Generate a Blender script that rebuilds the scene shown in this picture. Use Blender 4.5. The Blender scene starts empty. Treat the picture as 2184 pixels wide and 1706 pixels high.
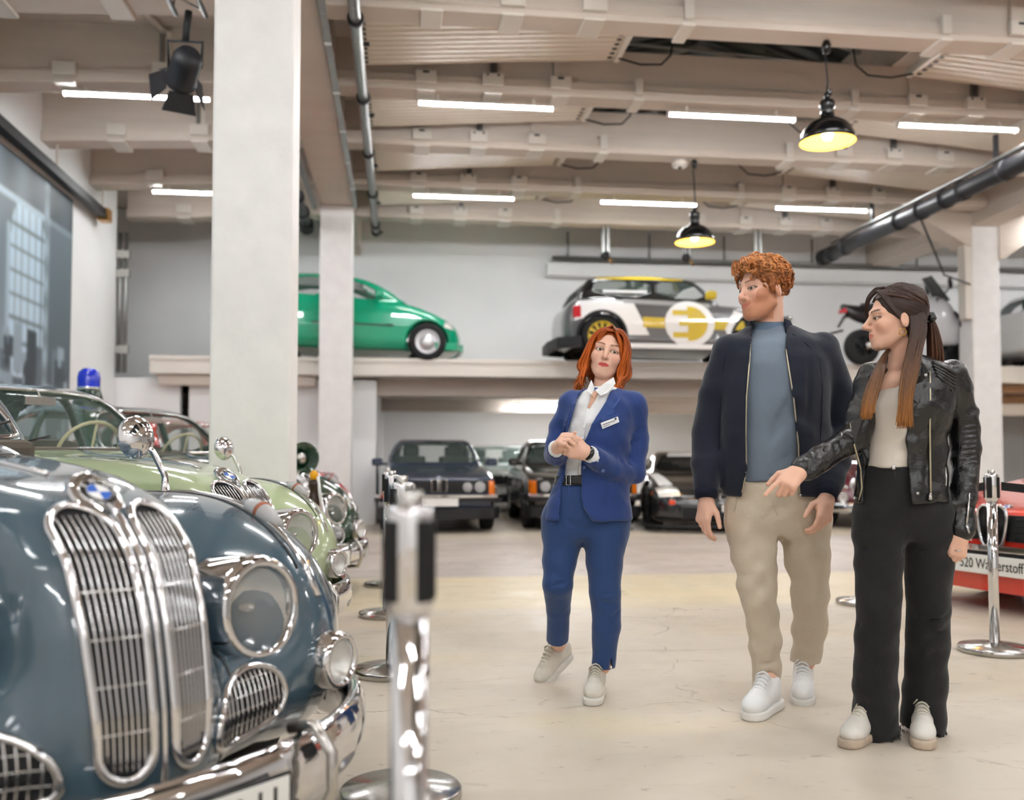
import bpy, math, random
import numpy as np
from mathutils import Matrix, Vector

# ------------------------------------------------------------------ camera, world, exposure
S = bpy.context.scene
COL = S.collection
FPX, YAW, PIT, SHY, CAMH = 2000.0, math.radians(6.9), math.radians(2.3), 52.0, 1.0
cam = bpy.data.objects.new('camera', bpy.data.cameras.new('camera'))
COL.objects.link(cam)
cam.location = (0, 0, CAMH)
cam.rotation_euler = (math.pi/2 + PIT, 0, -YAW)
cam.data.sensor_fit = 'HORIZONTAL'
cam.data.sensor_width = 36.0
cam.data.lens = FPX/2184*36.0
cam.data.shift_y = SHY/2184
cam.data.clip_start = 0.05
cam.data.clip_end = 200
cam.data.dof.use_dof = True
cam.data.dof.focus_distance = 3.75
cam.data.dof.aperture_fstop = 1.75
S.camera = cam
world = bpy.data.worlds.new('world'); S.world = world
world.use_nodes = True
world.node_tree.nodes['Background'].inputs[0].default_value = (0.9, 0.95, 1.0, 1)
world.node_tree.nodes['Background'].inputs[1].default_value = 0.6
S.view_settings.view_transform = 'Standard'
S.view_settings.look = 'None'
S.view_settings.gamma = 1.0
S.view_settings.use_curve_mapping = False
S.view_settings.exposure = 1.68
S.cycles.use_denoising = True
S.cycles.use_adaptive_sampling = True
S.cycles.adaptive_threshold = 0.08
S.cycles.max_bounces = 7
S.cycles.diffuse_bounces = 3
S.cycles.glossy_bounces = 3
S.cycles.transparent_max_bounces = 8
S.cycles.sample_clamp_indirect = 6.0
S.cycles.use_light_tree = False
S.cycles.light_sampling_threshold = 0.02
S.cycles.caustics_reflective = False
S.cycles.caustics_refractive = False
TUBE_EMIT = 46.0

# ------------------------------------------------------------------ measuring: photo pixel <-> place
FWD = np.array([math.sin(YAW)*math.cos(PIT), math.cos(YAW)*math.cos(PIT), math.sin(PIT)])
RGT = np.array([math.cos(YAW), -math.sin(YAW), 0.0])
UPV = np.cross(RGT, FWD)
FH = np.array([math.sin(YAW), math.cos(YAW), 0.0])
CAMP = np.array([0, 0, CAMH])
def ray(px, py): return FWD + RGT*(px-1092)/FPX + UPV*(905-py)/FPX
def at(px, py, d): return CAMP + ray(px, py)*d
def atY(px, py, Y):
    r = ray(px, py); return CAMP + r*Y/r[1]
def atz(px, py, z):
    r = ray(px, py); return CAMP + r*(z-CAMH)/r[2]

# ------------------------------------------------------------------ materials
def lin(c):
    return tuple(((v/255)/12.92 if v/255 <= 0.04045 else ((v/255+0.055)/1.055)**2.4) for v in c)
MATS = {}
def mat(name, rgb, rough=0.5, metal=0.0, spec=0.5, coat=0.0, emit=None, estr=0.0, trans=0.0, alpha=1.0,
        noise=0.0, nscale=8.0, bump=0.0, bscale=60.0, sheen=0.0, attr=None, srgb=True, stretch=None, ior=1.45, sss=0.0, dark=None):
    if name in MATS: return MATS[name]
    m = bpy.data.materials.new(name); m.use_nodes = True
    nt = m.node_tree; b = nt.nodes['Principled BSDF']
    col = lin(rgb) if srgb else rgb
    b.inputs['Base Color'].default_value = (*col, 1)
    b.inputs['Roughness'].default_value = rough
    b.inputs['Metallic'].default_value = metal
    b.inputs['Specular IOR Level'].default_value = spec
    b.inputs['IOR'].default_value = ior
    b.inputs['Coat Weight'].default_value = coat
    b.inputs['Coat Roughness'].default_value = 0.03
    b.inputs['Transmission Weight'].default_value = trans
    b.inputs['Alpha'].default_value = alpha
    if sss:
        b.inputs['Subsurface Weight'].default_value = sss
        b.inputs['Subsurface Radius'].default_value = (0.012, 0.005, 0.003)
        b.inputs['Subsurface Scale'].default_value = 1.0
    if sheen:
        b.inputs['Sheen Weight'].default_value = sheen
        b.inputs['Sheen Roughness'].default_value = 0.5
    if emit is not None:
        b.inputs['Emission Color'].default_value = (*(lin(emit) if srgb else emit), 1)
        b.inputs['Emission Strength'].default_value = estr
    src = None
    if attr:
        a = nt.nodes.new('ShaderNodeAttribute'); a.attribute_name = attr
        src = a.outputs['Color']; nt.links.new(src, b.inputs['Base Color'])
    if noise or bump:
        tc = nt.nodes.new('ShaderNodeTexCoord')
        mp = nt.nodes.new('ShaderNodeMapping')
        nt.links.new(tc.outputs['Object'], mp.inputs['Vector'])
        if stretch: mp.inputs['Scale'].default_value = stretch
    if noise:
        n = nt.nodes.new('ShaderNodeTexNoise'); n.inputs['Scale'].default_value = nscale
        n.inputs['Detail'].default_value = 5
        nt.links.new(mp.outputs[0], n.inputs['Vector'])
        mx = nt.nodes.new('ShaderNodeMix'); mx.data_type = 'RGBA'; mx.blend_type = 'MULTIPLY'
        rmp = nt.nodes.new('ShaderNodeMapRange')
        rmp.inputs['From Min'].default_value = 0.3; rmp.inputs['From Max'].default_value = 0.7
        rmp.inputs['To Min'].default_value = 1-noise; rmp.inputs['To Max'].default_value = 1+noise*0.4
        nt.links.new(n.outputs['Fac'], rmp.inputs['Value'])
        mx.inputs['Factor'].default_value = 1.0
        if src is not None: nt.links.new(src, mx.inputs['A'])
        else: mx.inputs['A'].default_value = (*col, 1)
        nt.links.new(rmp.outputs[0], mx.inputs['B'])
        nt.links.new(mx.outputs['Result'], b.inputs['Base Color'])
    if bump:
        n2 = nt.nodes.new('ShaderNodeTexNoise'); n2.inputs['Scale'].default_value = bscale
        n2.inputs['Detail'].default_value = 4
        nt.links.new(mp.outputs[0], n2.inputs['Vector'])
        bp = nt.nodes.new('ShaderNodeBump'); bp.inputs['Strength'].default_value = bump
        bp.inputs['Distance'].default_value = 0.01
        nt.links.new(n2.outputs['Fac'], bp.inputs['Height'])
        nt.links.new(bp.outputs[0], b.inputs['Normal'])
    MATS[name] = m
    return m
def glass_mat(name, rgb, alpha=0.25, rough=0.02):
    m = mat(name, rgb, rough=rough, spec=0.6, alpha=alpha)
    return m

# ------------------------------------------------------------------ objects
def tag(o, label, cat, group=None, kind=None):
    if label: o['label'] = label
    if cat: o['category'] = cat
    if group: o['group'] = group
    if kind: o['kind'] = kind
    return o
def empty(name, loc=(0, 0, 0), rz=0.0, label=None, cat=None, group=None):
    o = bpy.data.objects.new(name, None); COL.objects.link(o)
    o.location = loc; o.rotation_euler = (0, 0, rz); o.empty_display_size = 0.1
    return tag(o, label, cat, group)
def link(name, me, m=None, parent=None, smooth=True):
    o = bpy.data.objects.new(name, me); COL.objects.link(o)
    if m is not None:
        me.materials.clear(); me.materials.append(m)
    if parent is not None: o.parent = parent
    return o
def np_mesh(name, V, faces_flat, counts, smooth=True):
    me = bpy.data.meshes.new(name)
    V = np.asarray(V, np.float32); faces_flat = np.asarray(faces_flat, np.int32); counts = np.asarray(counts, np.int32)
    me.vertices.add(len(V)); me.vertices.foreach_set('co', V.ravel())
    me.loops.add(len(faces_flat)); me.loops.foreach_set('vertex_index', faces_flat)
    me.polygons.add(len(counts))
    st = np.concatenate([[0], np.cumsum(counts)[:-1]]).astype(np.int32) if len(counts) else np.zeros(0, np.int32)
    me.polygons.foreach_set('loop_start', st)
    me.polygons.foreach_set('loop_total', counts)
    me.polygons.foreach_set('use_smooth', np.full(len(counts), smooth))
    me.update(calc_edges=True); me.validate()
    return me
def copy_tree(o, parent=None):
    c = o.copy(); COL.objects.link(c)
    if parent is not None: c.parent = parent
    for ch in list(o.children):
        copy_tree(ch, c)
    return c

class MB:
    """collects simple solids into one mesh"""
    def __init__(s): s.V = []; s.F = []; s.sm = []
    def _add(s, V, F, smooth=False):
        o = len(s.V); s.V += [tuple(v) for v in V]
        s.F += [tuple(i+o for i in f) for f in F]; s.sm += [smooth]*len(F)
    def box(s, lo, hi, M=None):
        x0, y0, z0 = lo; x1, y1, z1 = hi
        V = [(x0,y0,z0),(x1,y0,z0),(x1,y1,z0),(x0,y1,z0),(x0,y0,z1),(x1,y0,z1),(x1,y1,z1),(x0,y1,z1)]
        if M is not None: V = [tuple(M @ Vector(v)) for v in V]
        s._add(V, [(0,3,2,1),(4,5,6,7),(0,1,5,4),(1,2,6,5),(2,3,7,6),(3,0,4,7)])
        return s
    def cbox(s, c, h, M=None):
        return s.box([c[i]-h[i] for i in range(3)], [c[i]+h[i] for i in range(3)], M)
    def hexa(s, V8):
        s._add(V8, [(0,3,2,1),(4,5,6,7),(0,1,5,4),(1,2,6,5),(2,3,7,6),(3,0,4,7)]); return s
    def tube(s, pts, r, n=12, cap=True, smooth=True, closed=False):
        P = [np.array(p, float) for p in pts]; m = len(P)
        R = r if hasattr(r, '__len__') else [r]*m
        V = []; prevn = None
        for i in range(m):
            if closed: t = P[(i+1) % m]-P[i-1]
            else: t = P[min(i+1, m-1)]-P[max(i-1, 0)]
            t = t/(np.linalg.norm(t)+1e-12)
            if prevn is None:
                a = np.array([0, 0, 1.]) if abs(t[2]) < 0.9 else np.array([1., 0, 0])
                u = np.cross(t, a)
            else:
                u = prevn - t*(prevn@t)
            u = u/(np.linalg.norm(u)+1e-12); prevn = u; w = np.cross(t, u)
            for k in range(n):
                a = 2*math.pi*k/n
                V.append(P[i]+R[i]*(u*math.cos(a)+w*math.sin(a)))
        F = []
        for i in range(m if closed else m-1):
            j = (i+1) % m
            for k in range(n):
                k2 = (k+1) % n
                F.append((i*n+k, i*n+k2, j*n+k2, j*n+k))
        if cap and not closed:
            F.append(tuple(range(n))[::-1]); F.append(tuple((m-1)*n+k for k in range(n)))
        s._add(V, F, smooth); return s
    def cyl(s, a, b, r, r2=None, n=20, smooth=True):
        return s.tube([a, b], [r, r if r2 is None else r2], n, True, smooth)
    def lathe(s, prof, n=32, M=None, closed=False):
        """prof: list of (r,z) about z"""
        V = []; F = []; m = len(prof)
        for r, z in prof:
            for k in range(n):
                a = 2*math.pi*k/n; V.append((r*math.cos(a), r*math.sin(a), z))
        for i in range(m-1 if not closed else m):
            j = (i+1) % m
            for k in range(n):
                k2 = (k+1) % n; F.append((i*n+k, i*n+k2, j*n+k2, j*n+k))
        if M is not None: V = [tuple(M @ Vector(v)) for v in V]
        s._add(V, F, True); return s
    def prism(s, poly, y0, y1, M=None, smooth=False):
        """poly of (x,z) extruded y0..y1"""
        n = len(poly)
        V = [(x, y0, z) for x, z in poly]+[(x, y1, z) for x, z in poly]
        if M is not None: V = [tuple(M @ Vector(v)) for v in V]
        F = [tuple(range(n)), tuple(range(2*n-1, n-1, -1))]
        F += [(i, i+n, (i+1) % n+n, (i+1) % n) for i in range(n)]
        s._add(V, F, smooth); return s
    def build(s, name, m=None, parent=None, bevel=0.0, seg=2):
        me = bpy.data.meshes.new(name)
        me.from_pydata(s.V, [], s.F); me.update()
        me.polygons.foreach_set('use_smooth', np.array(s.sm, bool))
        o = link(name, me, m, parent)
        if bevel:
            bv = o.modifiers.new('bevel', 'BEVEL'); bv.width = bevel; bv.segments = seg; bv.limit_method = 'ANGLE'
            bv.angle_limit = math.radians(40)
        return o
def rotm(ax, deg): return Matrix.Rotation(math.radians(deg), 4, ax)
def trm(x, y, z): return Matrix.Translation((x, y, z))

# ------------------------------------------------------------------ signed distance modelling
f4 = np.float32
def smin(a, b, k):
    if k <= 0: return np.minimum(a, b)
    h = np.maximum(k-np.abs(a-b), 0)/k
    return np.minimum(a, b)-h*h*k*0.25
def smax(a, b, k): return -smin(-a, -b, k)
def Rz(d): c, s = math.cos(math.radians(d)), math.sin(math.radians(d)); return np.array([[c,-s,0],[s,c,0],[0,0,1]])
def Rx(d): c, s = math.cos(math.radians(d)), math.sin(math.radians(d)); return np.array([[1,0,0],[0,c,-s],[0,s,c]])
def Ry(d): c, s = math.cos(math.radians(d)), math.sin(math.radians(d)); return np.array([[c,0,s],[0,1,0],[-s,0,c]])
class Prim:
    def __init__(s, fn, c, r): s.fn = fn; s.c = np.array(c, float); s.r = r
    def __call__(s, p): return s.fn(p)
def sph(c, r):
    c = np.array(c, f4)
    return Prim(lambda p: np.sqrt(((p-c)**2).sum(1))-r, c, r)
def ell(c, r, R=None):
    c = np.array(c, f4); r = np.array(r, f4)
    def fn(p):
        q = p-c
        if R is not None: q = q @ np.asarray(R, f4)
        k0 = np.sqrt(((q/r)**2).sum(1)); k1 = np.sqrt(((q/(r*r))**2).sum(1))+1e-9
        return np.where(k0 < 1e-3, -r.min(), k0*(k0-1)/k1)
    return Prim(fn, c, float(r.max()))
def cone(a, b, ra, rb):
    a = np.array(a, f4); b = np.array(b, f4); ab = b-a; L2 = float(ab@ab)+1e-12
    def fn(p):
        t = np.clip(((p-a)@ab)/L2, 0, 1)
        d = p-a-t[:, None]*ab
        return np.sqrt((d*d).sum(1))-(ra+(rb-ra)*t)
    return Prim(fn, (a+b)/2, math.sqrt(L2)/2+max(ra, rb))
def chain(pts, rad, k=0.0):
    cs = [cone(pts[i], pts[i+1], rad[i], rad[i+1]) for i in range(len(pts)-1)]
    P = np.array(pts, float); c = (P.min(0)+P.max(0))/2
    def fn(p):
        d = cs[0](p)
        for q in cs[1:]: d = smin(d, q(p), k)
        return d
    return Prim(fn, c, float(np.sqrt(((P-c)**2).sum(1)).max())+max(rad))
def rbox(c, h, r=0.0, R=None):
    c = np.array(c, f4); h = np.array(h, f4)-r
    def fn(p):
        q = p-c
        if R is not None: q = q @ np.asarray(R, f4)
        q = np.abs(q)-h
        return np.sqrt((np.maximum(q, 0)**2).sum(1))+np.minimum(q.max(1), 0)-r
    return Prim(fn, c, float(np.sqrt(((h+r)**2).sum())))
def poly2d(P, grid=True, blur=0):
    f0 = _poly2d(P)
    if not grid or len(P) < 6: return f0
    A = np.array(P); lo = A.min(0)-0.25; hi = A.max(0)+0.25
    st = max((hi-lo).max()/420, 0.0015)
    n = np.ceil((hi-lo)/st).astype(int)+1
    gx = (lo[0]+np.arange(n[0])*st).astype(f4); gy = (lo[1]+np.arange(n[1])*st).astype(f4)
    X, Y = np.meshgrid(gx, gy, indexing='ij')
    G = f0(X.ravel(), Y.ravel()).reshape(X.shape).astype(f4)
    for _ in range(3): G[1:-1, 1:-1] = (G[1:-1, 1:-1]*2+G[:-2, 1:-1]+G[2:, 1:-1]+G[1:-1, :-2]+G[1:-1, 2:])/6
    def fn(x, y):
        u = (x-lo[0])/st; v = (y-lo[1])/st
        uc = np.clip(u, 0, n[0]-1.001); vc = np.clip(v, 0, n[1]-1.001)
        i = uc.astype(np.int32); j = vc.astype(np.int32); a = (uc-i).astype(f4); b = (vc-j).astype(f4)
        Gf = G.ravel(); k = i*n[1]+j
        g = (Gf[k]*(1-a)+Gf[k+n[1]]*a)*(1-b)+(Gf[k+1]*(1-a)+Gf[k+n[1]+1]*a)*b
        ex = (u-uc)*st; ey = (v-vc)*st
        return (g+np.sqrt(ex*ex+ey*ey)).astype(f4)
    return fn
def _poly2d(P):
    P = np.array(P, f4); Q = np.roll(P, -1, 0)
    def fn(x, y):
        d = np.full(x.shape, 1e9, f4); s = np.ones(x.shape, bool)
        for (ax, ay), (bx, by) in zip(P, Q):
            ex, ey = bx-ax, by-ay; wx, wy = x-ax, y-ay
            t = np.clip((wx*ex+wy*ey)/(ex*ex+ey*ey+1e-12), 0, 1)
            d = np.minimum(d, (wx-ex*t)**2+(wy-ey*t)**2)
            c1 = (y >= ay); c2 = (y < by); c3 = (ex*wy > ey*wx)
            flip = (c1 & c2 & c3) | (~c1 & ~c2 & ~c3)
            s ^= flip
        return np.where(s, 1, -1)*np.sqrt(d)
    return fn
def smooth_poly(P, n=3, closed=True):
    """Chaikin corner cutting"""
    P = [np.array(p, float) for p in P]
    for _ in range(n):
        Q = []
        m = len(P)
        for i in range(m if closed else m-1):
            a, b = P[i], P[(i+1) % m]
            Q += [a*0.75+b*0.25, a*0.25+b*0.75]
        if not closed: Q = [P[0]]+Q+[P[-1]]
        P = Q
    return [tuple(p) for p in P]
def zloft(levels, kc=0.02):
    """levels: (z, cx, cy, rx, ry[, power]) ; roughly vertical tube of elliptic sections"""
    L = np.array([l[:5] for l in sorted(levels)], float)
    z0, z1 = L[0, 0], L[-1, 0]
    zz = np.linspace(z0, z1, 160)
    def cub(k):
        v = np.interp(zz, L[:, 0], L[:, k]); w = v.copy()
        for _ in range(10): w[1:-1] = (w[:-2]+w[1:-1]*2+w[2:])/4
        return w
    T = [cub(k) for k in range(1, 5)]
    def fn(p):
        z = np.clip(p[:, 2], z0, z1)
        cx, cy, rx, ry = [np.interp(z, zz, t).astype(f4) for t in T]
        qx, qy = (p[:, 0]-cx), (p[:, 1]-cy)
        k0 = np.sqrt((qx/rx)**2+(qy/ry)**2); k1 = np.sqrt((qx/rx**2)**2+(qy/ry**2)**2)+1e-9
        d = np.where(k0 < 1e-3, -np.minimum(rx, ry), k0*(k0-1)/k1)
        return smax(d, np.maximum(p[:, 2]-z1, z0-p[:, 2]), kc).astype(f4)
    c = np.array([L[:, 1].mean(), L[:, 2].mean(), (z0+z1)/2])
    return Prim(fn, c, float(np.hypot((z1-z0)/2, L[:, 3:5].max()+np.abs(L[:, 1:3]-c[:2]).max())))
class Union:
    """smooth union of prims, each culled by distance; post: list of functions (p,d)->d"""
    def __init__(s): s.items = []; s.post = []
    def add(s, prim, k=0.0): s.items.append((prim, k)); return s
    def cut(s, prim, k=0.0):
        s.items.append((prim, ('cut', k))); return s
    def __call__(s, p):
        lo, hi = p.min(0), p.max(0)
        d = np.full(len(p), 1.0, f4)
        for pr, k in s.items:
            if pr.c is not None:
                q = np.maximum(np.maximum(lo-pr.c, pr.c-hi), 0)
                if math.sqrt(float((q*q).sum()))-pr.r > s.reach: continue
            if isinstance(k, tuple): d = smax(d, -pr(p), k[1])
            else: d = smin(d, pr(p).astype(f4), k)
        for fn in s.post: d = fn(p, d)
        return d
    reach = 0.12
def free(fn): 
    pr = Prim(fn, (0, 0, 0), 1e9); return pr
_cor = np.array([[i, j, k] for i in (0, 1) for j in (0, 1) for k in (0, 1)])
def sdf_mesh(name, f, lo, hi, h, B=4, chunk=60000, lip=1.5, proj=2):
    lo = np.array(lo, float); hi = np.array(hi, float)
    culls = hasattr(f, 'reach')
    step = 6000 if culls else chunk
    def ev(P, reach):
        if culls: f.reach = reach
        out = np.empty(len(P), f4)
        for i in range(0, len(P), step): out[i:i+step] = f(P[i:i+step].astype(f4))
        return out
    def tile(I, n):
        q = I//n
        return I[np.lexsort((q[:, 0], q[:, 1], q[:, 2]))]
    big = B*4
    nb = np.ceil((hi-lo)/(h*big)).astype(int)
    I = np.stack(np.meshgrid(*[np.arange(n) for n in nb], indexing='ij'), -1).reshape(-1, 3)
    I = tile(I, 8)
    d = ev(lo+(I+0.5)*big*h, 0.87*16*h*lip+0.05)
    I = I[np.abs(d) < 0.87*big*h*lip+0.02]
    sub = np.stack(np.meshgrid(*[np.arange(4)]*3, indexing='ij'), -1).reshape(-1, 3)
    I = (I[:, None]*4+sub[None]).reshape(-1, 3)
    I = tile(I, 16)
    d = ev(lo+(I+0.5)*B*h, 6*h+0.05)
    I = I[np.abs(d) < 0.87*B*h*lip+h]
    I = tile(I, 4)
    loc = np.stack(np.meshgrid(*[np.arange(B+1)]*3, indexing='ij'), -1).reshape(-1, 3)
    G = (I[:, None]*B+loc[None])
    D = ev(lo+G.reshape(-1, 3)*h, 6.2*h+0.045).reshape(-1, B+1, B+1, B+1)
    N = nb*big+2
    key = lambda g: (g[..., 0].astype(np.int64)*N[1]+g[..., 1])*N[2]+g[..., 2]
    base = I*B
    s = D < 0
    cnt = sum(s[:, i:B+i, j:B+j, k:B+k].astype(np.int8) for i, j, k in _cor)
    cb, ci, cj, ck = np.nonzero((cnt > 0) & (cnt < 8))
    if len(cb) == 0: raise RuntimeError('empty sdf '+name)
    acc = np.zeros((len(cb), 3)); num = np.zeros(len(cb))
    val = {tuple(c): D[cb, ci+c[0], cj+c[1], ck+c[2]] for c in _cor}
    for c in _cor:
        for a in range(3):
            if c[a]: continue
            e = c.copy(); e[a] = 1
            v0, v1 = val[tuple(c)], val[tuple(e)]
            m = (v0 < 0) != (v1 < 0)
            t = np.where(m, v0/np.where(m, v0-v1, 1), 0)
            q = np.tile(c.astype(float), (len(cb), 1)); q[:, a] += t
            acc += np.where(m[:, None], q, 0); num += m
    cell = base[cb]+np.stack([ci, cj, ck], 1)
    V = lo+(cell+acc/num[:, None])*h
    K = key(cell); order = np.argsort(K); K = K[order]; V = V[order]
    quads = []
    for a in range(3):
        b_, c_ = (a+1) % 3, (a+2) % 3
        sl0 = [slice(None)]+[slice(0, B)]*3
        sl1 = list(sl0); sl1[a+1] = slice(1, B+1)
        s0, s1 = s[tuple(sl0)], s[tuple(sl1)]
        eb, e0, e1, e2 = np.nonzero(s0 != s1)
        g = base[eb]+np.stack([e0, e1, e2], 1)
        fl = s0[eb, e0, e1, e2]
        ids = []
        ok = np.ones(len(g), bool)
        for ob, oc in ((0, 0), (1, 0), (1, 1), (0, 1)):
            q = g.copy(); q[:, b_] -= ob; q[:, c_] -= oc
            kk = key(q); j = np.clip(np.searchsorted(K, kk), 0, len(K)-1)
            ok &= K[j] == kk; ids.append(j)
        Q = np.stack(ids, 1); Q[~fl] = Q[~fl][:, ::-1]
        quads.append(Q[ok])
    Q = np.concatenate(quads)
    q = np.floor((V-lo)/(16*h)).astype(int); pm = np.lexsort((q[:, 0], q[:, 1], q[:, 2])); inv = np.empty(len(pm), int); inv[pm] = np.arange(len(pm))
    V = V[pm]; Q = inv[Q]
    for _ in range(proj):
        e = h*0.25; ev2 = lambda P: ev(P, 0.05)
        d0 = ev2(V); g = np.stack([(ev2(V+np.eye(3)[i]*e)-ev2(V-np.eye(3)[i]*e))/(2*e) for i in range(3)], 1)
        st = d0[:, None]*g/np.maximum((g*g).sum(1), 0.25)[:, None]
        n = np.linalg.norm(st, axis=1, keepdims=True)
        V = V-st*np.minimum(1, 0.6*h/np.maximum(n, 1e-9))
    return np_mesh(name, V, Q.ravel(), np.full(len(Q), 4))
def set_colors(me, fn):
    n = len(me.vertices); V = np.empty(n*3, f4); me.vertices.foreach_get('co', V)
    C = fn(V.reshape(-1, 3))
    a = me.color_attributes.new('Col', 'FLOAT_COLOR', 'POINT')
    a.data.foreach_set('color', np.concatenate([C, np.ones((n, 1))], 1).astype(f4).ravel())
def text_mesh(name, body, size, m, parent=None, M=None, depth=0.0006, align='CENTER', sx=1.0):
    cu = bpy.data.curves.new(name, 'FONT'); cu.body = body; cu.size = size; cu.align_x = align; cu.align_y = 'CENTER'
    cu.extrude = depth; cu.resolution_u = 3
    t = bpy.data.objects.new(name+'_tmp', cu); COL.objects.link(t)
    bpy.context.view_layer.update()
    me = bpy.data.meshes.new_from_object(t.evaluated_get(bpy.context.evaluated_depsgraph_get()))
    bpy.data.objects.remove(t); bpy.data.curves.remove(cu)
    me.name = name
    X = Matrix.Diagonal((sx, 1, 1, 1))
    me.transform((M @ X) if M is not None else X)
    return link(name, me, m, parent)
# ================================================================== the hall
M_wall = mat('painted_wall', (249, 248, 248), rough=0.7, noise=0.03, nscale=1.5, bump=0.12, bscale=9)
M_conc = mat('painted_concrete', (220, 207, 195), rough=0.75, noise=0.06, nscale=3, bump=0.35, bscale=14, stretch=(0.3, 1, 3))
M_colm = mat('column_paint', (243, 240, 238), rough=0.55, noise=0.05, nscale=6, bump=0.25, bscale=22)
M_bracket = mat('bracket_paint', (230, 222, 212), rough=0.5)
M_panel = mat('panel_paint', (226, 214, 199), rough=0.45)
M_dark = mat('dark_steel', (38, 38, 40), rough=0.5, metal=0.3)
M_black = mat('black_paint', (14, 14, 15), rough=0.25, coat=0.3)
M_rubber = mat('black_rubber', (20, 20, 21), rough=0.75, bump=0.1, bscale=80)
M_steel = mat('galvanised_steel', (150, 150, 148), rough=0.35, metal=0.9, noise=0.15, nscale=20)
M_chrome = mat('chrome', (222, 222, 224), rough=0.06, metal=1.0)
M_brush = mat('brushed_steel', (196, 194, 190), rough=0.2, metal=1.0, noise=0.08, nscale=40)
M_tube = mat('lamp_tube', (255, 255, 255), emit=(250, 253, 255), estr=TUBE_EMIT)

def floor_material():
    m = bpy.data.materials.new('polished_concrete'); m.use_nodes = True
    nt = m.node_tree; b = nt.nodes['Principled BSDF']
    N = lambda t: nt.nodes.new(t)
    tc = N('ShaderNodeTexCoord'); L = nt.links.new
    def noise(scale, detail=6, stretch=None, rough=0.6, dist=0.0):
        n = N('ShaderNodeTexNoise'); n.inputs['Scale'].default_value = scale; n.inputs['Detail'].default_value = detail
        n.inputs['Roughness'].default_value = rough; n.inputs['Distortion'].default_value = dist
        if stretch:
            mp = N('ShaderNodeMapping'); mp.inputs['Scale'].default_value = stretch
            L(tc.outputs['Object'], mp.inputs[0]); L(mp.outputs[0], n.inputs['Vector'])
        else: L(tc.outputs['Object'], n.inputs['Vector'])
        return n.outputs['Fac']
    def ramp(v, a, b_, c0=0.0, c1=1.0):
        r = N('ShaderNodeMapRange'); r.inputs['From Min'].default_value = a; r.inputs['From Max'].default_value = b_
        r.inputs['To Min'].default_value = c0; r.inputs['To Max'].default_value = c1; r.interpolation_type = 'SMOOTHSTEP'
        L(v, r.inputs['Value']); return r.outputs[0]
    def mix(f, A, B, mode='MIX'):
        x = N('ShaderNodeMix'); x.data_type = 'RGBA'; x.blend_type = mode
        if isinstance(f, float): x.inputs['Factor'].default_value = f
        else: L(f, x.inputs['Factor'])
        for k, v in (('A', A), ('B', B)):
            if isinstance(v, tuple): x.inputs[k].default_value = (*lin(v), 1)
            else: L(v, x.inputs[k])
        return x.outputs['Result']
    base = mix(ramp(noise(0.55, 4), 0.38, 0.66), (212, 200, 184), (196, 183, 165))
    base = mix(ramp(noise(0.8, 3, (0.5, 1, 1)), 0.48, 0.72, 0, 0.55), base, (216, 197, 154))
    base = mix(ramp(noise(2.2, 8), 0.5, 0.75, 0, 0.35), base, (196, 184, 170))
    sep = N('ShaderNodeSeparateXYZ'); L(tc.outputs['Object'], sep.inputs[0])
    y = sep.outputs['Y']
    lane = N('ShaderNodeMath'); lane.operation = 'MULTIPLY'
    L(ramp(y, 8.15, 8.3), lane.inputs[0]); L(ramp(y, 12.6, 12.0), lane.inputs[1])
    base = mix(lane.outputs[0], base, mix(ramp(noise(0.9, 5), 0.4, 0.65), (200, 188, 178), (186, 174, 165)))
    stripe = N('ShaderNodeMath'); stripe.operation = 'MULTIPLY'
    L(ramp(y, 6.2, 6.6), stripe.inputs[0]); L(ramp(y, 8.2, 8.1, 0, 0.45), stripe.inputs[1])
    base = mix(stripe.outputs[0], base, (228, 210, 166))
    # small dark scuffs and fine scratches
    sc = ramp(noise(9.0, 7, (1.0, 1.9, 1), 0.68, 0.3), 0.58, 0.74, 0, 0.55)
    base = mix(sc, base, (118, 106, 94))
    cr = N('ShaderNodeTexVoronoi'); cr.feature = 'DISTANCE_TO_EDGE'; cr.inputs['Scale'].default_value = 0.42
    dm = N('ShaderNodeVectorMath'); dm.operation = 'ADD'
    nz = N('ShaderNodeTexNoise'); nz.inputs['Scale'].default_value = 1.3; nz.inputs['Detail'].default_value = 6
    L(tc.outputs['Object'], nz.inputs['Vector']); L(tc.outputs['Object'], dm.inputs[0]); L(nz.outputs['Color'], dm.inputs[1])
    L(dm.outputs[0], cr.inputs['Vector'])
    cm = N('ShaderNodeMath'); cm.operation = 'MULTIPLY'
    L(ramp(cr.outputs['Distance'], 0.004, 0.0, 0, 0.8), cm.inputs[0]); L(ramp(noise(1.7, 3), 0.45, 0.6), cm.inputs[1])
    base = mix(cm.outputs[0], base, (110, 98, 84))
    st = ramp(noise(2.6, 9, (0.35, 2.2, 1), 0.7, 1.2), 0.57, 0.70, 0, 0.42)
    base = mix(st, base, (150, 136, 116))
    sp = ramp(noise(34.0, 3, (1, 1.6, 1), 0.5), 0.70, 0.76, 0, 0.5)
    base = mix(sp, base, (112, 100, 88))
    L(base, b.inputs['Base Color'])
    L(ramp(noise(3.0, 6), 0.3, 0.7, 0.34, 0.52), b.inputs['Roughness'])
    b.inputs['Specular IOR Level'].default_value = 0.32
    bp = N('ShaderNodeBump'); bp.inputs['Strength'].default_value = 0.04
    L(noise(18, 5), bp.inputs['Height']); L(bp.outputs[0], b.inputs['Normal'])
    return m
def struct(o, label=None):
    o['kind'] = 'structure'
    if label: o['label'] = label
    return o
XL, XR, YF, YB, YB2 = -4.4, 19.0, -9.5, 17.8, 24.0
GX = (-0.95, 9.6)
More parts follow.
